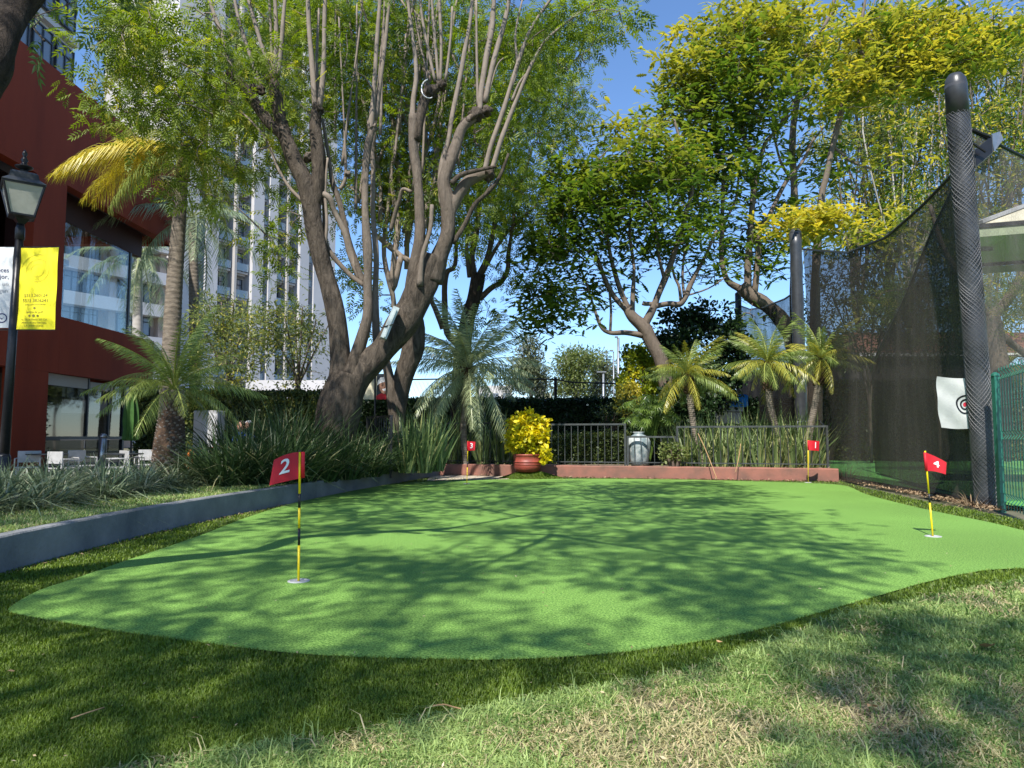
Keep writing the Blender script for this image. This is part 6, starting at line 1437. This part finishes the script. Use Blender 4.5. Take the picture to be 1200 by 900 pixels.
for s in (-1, 1):
    for k in range(17):
        pts = []; 
        for i in range(170):
            z = Lh * i / 169; a = k / 17 * 6.283 + s * z * 5.4 + .10 * math.sin(z * 2.3 + k) + .25 * math.sin(z * 1.1); pts.append(pb0 + d * z + (u * math.cos(a) + v * math.sin(a)) * (rp * 1.03))
        m_.tube(pts, .0052, 3, False)
tag(m_.build('net_wrap', M['wrap'], np_), kind='stuff')
D2 = 20.0; p2b, p2t = Vector((X(939, D2), D2, 0)), P(932, 274, D2)
n2 = empty('net_post', p2b, 'slimmer shiny black padded net post with rounded cap behind the feathery palms', 'post')
m_ = MB(); m_.tube([p2b.lerp(p2t, i / 20) for i in range(21)], [.165 * (1 + .06 * math.sin(i * 2.3) * (i > 8)) for i in range(21)], 20); m_.build('padding', M['pad_black'], n2, True)
m_ = MB(); m_.lathe(p2t, [(.17, -.05), (.165, .04), (.12, .12), (.03, .16)], 20); m_.build('cap', M['pad_black'], n2, True)
p3b, p3t = Vector((X(866, 27), 27, 0)), P(865, 345, 27)
m_ = MB(); m_.tube([p3b, p3t], .12, 14); n3 = empty('net_post', p3b, 'small far black net post left of the leaning jacaranda trunk', 'post'); m_.build('padding', M['pad_black'], n3, True)
m_ = MB(); m_.lathe(p3t, [(.125, -.03), (.12, .04), (.04, .1)], 14); m_.build('cap', M['pad_black'], n3, True)
def net(name, label, A, B, top, bot, mat, nu=40, nv=24, bulge=.25, edge=True):
    """hanging net from plan point A to B; top(u), bot(u) give heights"""
    root = empty(name, ((A[0] + B[0]) / 2, (A[1] + B[1]) / 2, 0), label, 'net'); A, B = Vector((A[0], A[1], 0)), Vector((B[0], B[1], 0)); t = (B - A).normalized(); nn = Vector((-t.y, t.x, 0))
    def f(u, s):
        z = top(u) * (1 - s) + bot(u) * s; b = bulge * math.sin(math.pi * u) * (.3 + .7 * s) + .05 * math.sin(u * 23 + s * 2) * s + .03 * math.sin(u * 9 + s * 7)
        p = A.lerp(B, u) + nn * b; return Vector((p.x, p.y, z))
    q = MB(); q.add([f(i / nu, j / nv) for j in range(nv + 1) for i in range(nu + 1)], [(j * (nu + 1) + i, (j + 1) * (nu + 1) + i, (j + 1) * (nu + 1) + i + 1, j * (nu + 1) + i + 1) for j in range(nv) for i in range(nu)]); q.build('mesh_sheet', mat, root, True)
    if edge:
        q = MB(); q.tube([f(i / nu, 0) for i in range(nu + 1)], .028, 6); q.build('rope_edge', M['black_metal'], root, True)
    return root
tz = [P(948, 292, 19.6).z, P(1000, 287, 15.2).z, P(1045, 262, 12.8).z, P(1080, 222, 11.4).z, P(1100, 195, 10.7).z, P(1116, 168, 10.1).z]
def topA(u): return float(np.interp(u, [0, .42, .66, .82, .91, 1], tz))
A_, B_ = (X(947, 19.6) + .0, 19.6), (pb0.x + .04, pb0.y + .15)
net('golf_net', 'dark see-through golf net sweeping from the far black post up to the padded post', A_, B_, topA, lambda u: .03, M['net'], bulge=-.15)
net('golf_net', 'far dark net panel between the two smaller black posts behind the palms', (p3b.x + .1, p3b.y), (p2b.x, p2b.y), lambda u: float(np.interp(u, [0, .2, .5, .8, 1], [P(872, 358, 27).z, P(885, 362, 25.5).z, P(900, 360, 23.5).z, P(918, 352, 21.6).z, 5.2])), lambda u: .1, M['net_black'], bulge=.1)
net('golf_net', 'second darker net layer running back from the padded post', (pb0.x + .1, pb0.y + .3), (9.9, 19.5), lambda u: 5.2 - 2.4 * u, lambda u: .05, M['net_black'], bulge=.1)
net('golf_net', 'thin grey net running off to the right from the top of the padded post', (pb0.x + .1, pb0.y + .1), (14.5, 13.5), lambda u: P(1145, 128, 9.95).z - .5 * math.sin(math.pi * u), lambda u: .05, M['net_pale'], bulge=.1)
# floodlight
fx = empty('floodlight', P(1157, 170, D), 'boxy grey floodlight fixed behind the head of the padded post', 'floodlight')
a = [P(1141, 176, D + .1), P(1163, 158, D + .1), P(1164, 178, D + .1), P(1143, 196, D + .1)]
dv = Vector((.22, .42, .07)); q = MB(); a2 = [v + dv * .5 for v in a]
q.add(a + a2, [(3, 2, 1, 0), (4, 5, 6, 7), (0, 1, 5, 4), (1, 2, 6, 5), (2, 3, 7, 6), (3, 0, 4, 7)]); q.build('housing', M['grey_rail'], fx)
q = MB(); q.add([v.lerp(a[0].lerp(a[2], .5), .1) + Vector((0, -.006, 0)) for v in a], [(3, 2, 1, 0)]); q.build('lens', M['pole_black'], fx)
q = MB(); s0 = P(1162, 157, D + .1); q.add([s0, P(1172, 154, D + .3), P(1176, 163, D + .3), P(1165, 178, D + .1), s0 + dv * .3, P(1172, 154, D + .6), P(1176, 163, D + .6), P(1165, 178, D + .4)], [(3, 2, 1, 0), (4, 5, 6, 7), (0, 1, 5, 4), (1, 2, 6, 5), (2, 3, 7, 6), (3, 0, 4, 7)]); q.build('side_cover', M['galv'], fx)
q = MB(); q.tube([P(1140, 152, D), P(1152, 157, D + .05), P(1160, 160, D + .1)], .022, 6); q.tube([P(1140, 168, D), P(1155, 178, D + .02)], .018, 6); q.build('bracket', M['black_metal'], fx)
q = MB(); q.tube([P(1146, 132, D), P(1158, 154, D + .1)], .007, 5); q.build('stay_wire', M['galv'], fx)
# cloth target
D3 = 10.8
tg_ = empty('cloth_target', P(1120, 470, D3), 'pale cloth with black rings and red bullseye hanging behind the net', 'target')
c00, c10, c01, c11 = P(1098, 441, 11.0), P(1142, 443, 10.55), P(1101.5, 501, 11.0), P(1142, 502, 10.55)
def ct(u, s): return c00.lerp(c10, u).lerp(c01.lerp(c11, u), s) + Vector((0, .03 * math.sin(u * 5 + s * 4) + .015 * math.sin(s * 11 - u * 6), -.015 * math.sin(math.pi * u)))
q = MB(); n = 18; q.add([ct(i / n, j / n) for j in range(n + 1) for i in range(n + 1)], [(j * (n + 1) + i, (j + 1) * (n + 1) + i, (j + 1) * (n + 1) + i + 1, j * (n + 1) + i + 1) for j in range(n) for i in range(n)]); q.build('cloth', M['cloth_target'], tg_, True)
def ring_(r0, r1, mat, nm, off):
    q = MB(); k = 32; W_, H_ = (c10 - c00).length, (c01 - c00).length
    for i in range(k):
        a0, a1 = i / k * 6.283, (i + 1) / k * 6.283
        q.add([ct(.74 + r * math.cos(a) / W_, .52 + r * math.sin(a) / H_) + Vector((0, -off, 0)) for r, a in ((r0, a0), (r1, a0), (r1, a1), (r0, a1))], [(0, 1, 2, 3)])
    q.build(nm, M[mat], tg_)
ring_(.125, .152, 'pole_black', 'ring', .006); ring_(.06, .088, 'pole_black', 'ring', .006); ring_(.001, .035, 'target_red', 'bullseye', .006)

# green welded fence at the right edge
A4, B4 = Vector((6.85, 10.0, 0)), Vector((5.85, 7.55, 0)); gf = empty('welded_fence', (A4 + B4) / 2, 'green welded wire fence panel with bent ribs at the right edge', 'fence'); t_ = (B4 - A4).normalized(); L = (B4 - A4).length; nn = Vector((-t_.y, t_.x, 0))
q = MB(); q.beam(A4 + Vector((-.02, 0, -.05)), A4 + Vector((-.02, 0, 1.86)), .075, .075); q.lathe(A4 + Vector((-.02, 0, 1.86)), [(.055, 0), (.05, .03), (.02, .05)], 10); q.build('post', M['green_metal'], gf)
def vee(z): 
    for zc_ in (1.86, 1.02, .16):
        d_ = abs(z - zc_)
        if d_ < .06: return .045 * (1 - d_ / .06)
    return 0
zs = [0.02, .10, .16, .22, .55, .96, 1.02, 1.08, 1.5, 1.80, 1.86, 1.92, 1.96]
n = int(L / .14); me = None
q = MB(); q.tube([nn * vee(z) + Vector((0, 0, z)) for z in zs], .0075, 4); mev = q.mesh('wire'); mev.materials.append(M['green_metal'])
for i in range(1, n):
    o = bpy.data.objects.new('wire', mev); col.objects.link(o); o.parent = gf; o.location = A4 + t_ * (i * .14) - origin(gf)
for z in (.10, .22, .59, .96, 1.08, 1.44, 1.80, 1.92):
    q = MB(); q.tube([A4 + nn * (vee(z) + .007) + Vector((0, 0, z)), B4 + nn * (vee(z) + .007) + Vector((0, 0, z))], .0034, 4); q.build('cross_wire', M['green_metal'], gf)
# canopy on the right
D = 12.5
cp_ = empty('shade_canopy', (X(1300, D), D + 2, 0), 'cream square canopy with white edge beside the padded post', 'canopy')
e0 = P(1147, 264, D); ez = e0.z; W_ = 3.4; da, db = Vector((.87, -.30, 0)).normalized(), Vector((.48, .87, 0)).normalized()
ap = e0 + da * W_ / 2 + db * W_ / 2 + Vector((0, 0, .95))
cs = [e0, e0 + da * W_, e0 + da * W_ + db * W_, e0 + db * W_]
lift = [v + Vector((0, 0, .0)) for v in cs]
for k in range(4):
    j = (k + 1) % 4; q = MB(); a_, b_ = cs[k], cs[j]; q.add([a_, b_, ap, a_ + Vector((0, 0, .03)), b_ + Vector((0, 0, .03)), ap + Vector((0, 0, .03))], [(2, 1, 0), (3, 4, 5), (0, 1, 4, 3), (1, 2, 5, 4), (2, 0, 3, 5)]); q.build('roof_panel', M['cream'], cp_)
    q = MB(); q.beam(a_ + Vector((0, 0, -.02)), b_ + Vector((0, 0, -.02)), .06, .07); q.build('frame_bar', M['black_metal'], cp_)
    q = MB(); q.beam(a_ + Vector((0, 0, -.14)), b_ + Vector((0, 0, -.14)), .012, .15); q.build('valance', M['canvas_green'], cp_)
    q = MB(); q.beam(a_ + Vector((0, 0, .05)), ap + Vector((0, 0, .06)), .16, .06); q.build('ridge', M['white_paint'], cp_)
    q = MB(); q.beam(a_.lerp(ap, .28) + Vector((0, 0, -.06)), a_.lerp(b_, .5) + Vector((0, 0, -.04)), .05, .07); q.build('brace', M['black_metal'], cp_)
for k in (1, 2):
    q = MB(); q.beam(cs[k] + Vector((0, 0, -ez)), cs[k], .1); q.build('post', M['black_metal'], cp_)
# building, fence and trees seen through the net
bk = empty('clubhouse', (14, 34, 0), 'low dark building with pale gutter line and red pitched roof seen through the net', 'building')
q = MB(); q.box((X(1130, 33), 36, 2.2), (17, 5, 4.4)); q.build('wall', M['dark_wall'], bk)
zg = P(1050, 415, 33).z; q = MB(); q.box((X(1130, 33), 33.3, zg), (17.4, .3, .16)); q.build('gutter', M['far_white'], bk)
zr = P(1050, 386, 35).z; x0, x1 = X(990, 33), X(1290, 33); q = MB(); q.add([(x0 - .5, 33.2, zg + .1), (x1, 33.2, zg + .1), (x1, 36, zr), (x0 + 1.6, 36, zr), (x0 - .5, 39, zg + .1), (x1, 39, zg + .1)], [(0, 1, 2, 3), (3, 2, 5, 4), (0, 3, 4)]); q.build('roof', M['roof_red'], bk)
for k in range(5):
    q = MB(); q.box((X(1020 + k * 45, 33), 33.46, 2.6), (1.0, .1, 1.4)); q.build('window', M['glass_far'], bk)
hedge('tall_hedge', 'rough dark hedge seen through the golf net behind the practice turf', X(985, 29), X(1330, 29), 29, 30.5, 0, 3.2, 26000, M['leaf_hedge'], .12, .3)
tk = Tree('bare_limbed_tree', 'thick leaning trunk with bent limbs seen through the net beside the green fence', 'tree', (X(1170, 17), 17, 0))
tk.pxl(17, [(1170, 540, 26), (1172, 460, 24), (1166, 400, 22), (1160, 370, 20)], 9, thin=(.01, .6)); tk.pxl(17, [(1168, 385, 12), (1185, 402, 10), (1215, 425, 9)], 8, thin=(.01, .6)); tk.pxl(17, [(1162, 372, 14), (1185, 345, 12), (1200, 300, 9), (1190, 240, 6)], 8, thin=(.01, .6)); tk.pxl(17, [(1160, 372, 12), (1130, 330, 9), (1105, 290, 7), (1090, 240, 5)], 8, thin=(.01, .6))
cl = blobs_px([(1200, 330, 17, 70, 50, 1.5, 34), (1110, 270, 18, 50, 40, 1.2, 18), (1090, 350, 19, 80, 40, 1, 22), (1190, 420, 19, 40, 30, 1, 12)]); tk.twigs(cl, .02, .006); tk.finish(M['bark_jac'])
crown('crown', cl, .5, 34, SPRAY, .26, M['leaf_jac'], tk.root, yel=lambda p, ci, r: (rng.random(len(r)) < .1) * .7)

bush('rough_shrub', 'tall rough green shrub mass seen through the upper part of the net', P(1015, 365, 27), 1.0, (2.6, 1.2, 2.3), 150, M['leaf_hedge'], .17, .5, 46, LEAF, yel=lambda p, ci, r: (r > .8) * .5)
bush('rough_shrub', 'dark rough shrub mass seen through the net nearest the padded post', P(1095, 375, 25.5), 1.0, (1.9, 1.2, 1.7), 110, M['leaf_hedge'], .17, .5, 46, LEAF)

# ------------------------------------------------------------------ litter
def litter(mesh_fn, name, cat, items):
    for (px, py, z, rz, sc_), lab_ in items: 
        o = link(name, mesh_fn(rz), M['dry']); o.location = G(px, py, z); o.rotation_euler = (random.uniform(-.2, .2), random.uniform(-.25, .25), rz); o.scale = (sc_,) * 3; tag(o, lab_, cat)
def dry_leaf(seed):
    q = MB(); n = 8; vs = []
    for i in range(n + 1):
        t = i / n; w = math.sin(math.pi * t) ** .8 * .32
        for s in (-1, 0, 1): vs.append((t - .5, s * w, .16 * abs(s) * w * 2 + .10 * math.sin(t * 5 + seed) + .02))
    fs = [(i * 3 + k, (i + 1) * 3 + k, (i + 1) * 3 + k + 1, i * 3 + k + 1) for i in range(n) for k in (0, 1)]
    q.add(vs, fs); return q.mesh('dry_leaf')
litter(dry_leaf, 'dry_leaf', 'leaf', [((1023, 828, .03, .5, .055), 'curled brown leaf on the lawn at the lower right'), ((1157, 757, .03, 1.4, .10), 'larger brown leaf on the bare patch at the right'), ((12, 787, .03, .2, .035), 'small pale leaf on the turf at the lower left edge'), ((229, 841, .035, .8, .022), 'tiny pale leaf on the turf fringe below flag 2'), ((843, 752, .03, 2.2, .035), 'pale leaf on the turf fringe right of centre'), ((690, 755, .005, 2.9, .02), 'small pale fleck on the front of the putting green')])
def twig(name, pts, lab_, w=.003):
    q = MB(); q.tube(smooth_line(pts, 4), [w] * ((len(pts) - 1) * 4 + 1), 5); tag(q.build(name, M['dry'], smooth=True), lab_, 'twig')
twig('dry_twig', [G(83, 842, .035), G(100, 836, .04), G(122, 829, .035)], 'thin dry straw lying on the turf at the lower left', .0025)
twig('dry_twig', [G(507, 827, .035), G(520, 825.5, .04), G(530, 828, .04), G(542, 831, .035)], 'orange dry stalk lying on the turf fringe, bottom centre', .003)
twig('dry_twig', [P(840, 561, 16.3), P(834, 545, 16.6), P(826, 525, 16.9), P(818, 508, 17.1)], 'long dry stalk leaning over the red kerb through the railing', .011)
twig('dry_twig', [P(862, 553, 16.3), P(866, 535, 16.8), P(868, 520, 17)], 'short dry stalk propped on the red kerb', .010)

# dry litter and soil gathered along the foot of the net, and crumbs on the turf
a_, b_ = G(984, 562), G(1160, 598); n = 2200; t = rng.random(n); L_ = Vector(b_ - a_)
px_ = a_.x + L_.x * t + rng.normal(0, .05, n) + .10; py_ = a_.y + L_.y * t + rng.normal(0, .10, n); hz_ = np.abs(rng.normal(0, .02, n))
d = rng.normal(0, 1, (n, 3)); d[:, 2] *= .4
V, F, A_ = scatter(ROUND[0], ROUND[1], np.stack([px_, py_, hz_], 1), frames(d, rng.normal(0, .6, n)), .015 + .04 * rng.random(n), {'rnd': rng.random(n), 'yel': np.zeros(n)})
M['litter'] = leafmat('litter', (.10, .06, .035), (.42, .31, .19), None, .1, .8, .1)
tag(big_mesh('dry_litter', V, F, A_, M['litter']), 'dry leaves and soil gathered along the foot of the golf net', 'leaf litter', kind='stuff')
n = 900; k = 0; q = sample_view(6000, green_w, 2.2, 16, 1.2)[:260]; q2 = sample_view(9000, lawn_pts, 2.0, 7, 1.2)[:500]; q3 = sample_view(6000, fringe, 2.0, 9, 1.4)[:160]
p = np.vstack([q + [0, 0, .004], q2 + [0, 0, .012], q3 + [0, 0, .022]]); n = len(p); d = rng.normal(0, 1, (n, 3)); d[:, 2] *= .15
V, F, A_ = scatter(LEAF[0], LEAF[1], p, frames(d, rng.normal(0, .4, n)), .008 + .022 * rng.random(n) ** 2, {'rnd': rng.random(n), 'yel': np.zeros(n)})
M['crumb'] = leafmat('fallen_leaf', (.22, .15, .07), (.62, .52, .34), None, .1, .8, .1)
tag(big_mesh('fallen_leaflets', V, F, A_, M['crumb']), 'small fallen leaflets scattered over the turf and lawn', 'leaf litter', kind='stuff')
# ivy and dry stems at the foot of the right hand wall end
sword_plant('dry_grass_tuft', 'dry straw coloured weed tuft at the foot of the padded post', 'weed', (pb0.x - .25, pb0.y - .05, 0), 60, .34, .012, 1.3, M['litter'], droop=.9, rad=.2)
sword_plant('dry_grass_tuft', 'dry weed tuft where the red kerb meets the net', 'weed', (G(990, 561).x, G(990, 561).y, 0), 60, .5, .016, 1.2, M['litter'], droop=.8, rad=.3)

ks = offset(ksm, -.03); n = 1500; i_ = rng.integers(0, len(ks) - 1, n); u_ = rng.random(n)
p = np.array([[ks[a].x + (ks[a + 1].x - ks[a].x) * b - abs(c_), ks[a].y + (ks[a + 1].y - ks[a].y) * b, .004] for a, b, c_ in zip(i_, u_, rng.normal(0, .0, n))]); p[:, 0] += np.abs(rng.normal(0, .05, n)); d = rng.normal(0, 1, (n, 3)); d[:, 2] *= .2
V, F, A_ = scatter(LEAF[0], LEAF[1], p, frames(d, rng.normal(0, .4, n)), .01 + .03 * rng.random(n) ** 2, {'rnd': rng.random(n), 'yel': np.zeros(n)})
tag(big_mesh('kerb_litter', V, F, A_, M['litter']), 'small dry bits caught along the foot of the concrete kerb', 'leaf litter', kind='stuff')
n = 1400; t = rng.random(n); dd_ = k1 - k0; p = np.stack([k0.x + dd_.x * t, k0.y + dd_.y * t - np.abs(rng.normal(0, .04, n)) - .01, np.full(n, .006)], 1); q = np.stack([k0.x + dd_.x * t, k0.y + dd_.y * t + .30 + rng.normal(0, .1, n), .255 + np.abs(rng.normal(0, .02, n))], 1); p = np.vstack([p, q]); n = len(p); d = rng.normal(0, 1, (n, 3)); d[:, 2] *= .3
V, F, A_ = scatter(LEAF[0], LEAF[1], p, frames(d, rng.normal(0, .4, n)), .02 + .07 * rng.random(n) ** 2, {'rnd': rng.random(n), 'yel': np.zeros(n)})
tag(big_mesh('bed_litter', V, F, A_, M['litter']), 'dry leaves along the red kerb and the bed behind it', 'leaf litter', kind='stuff')
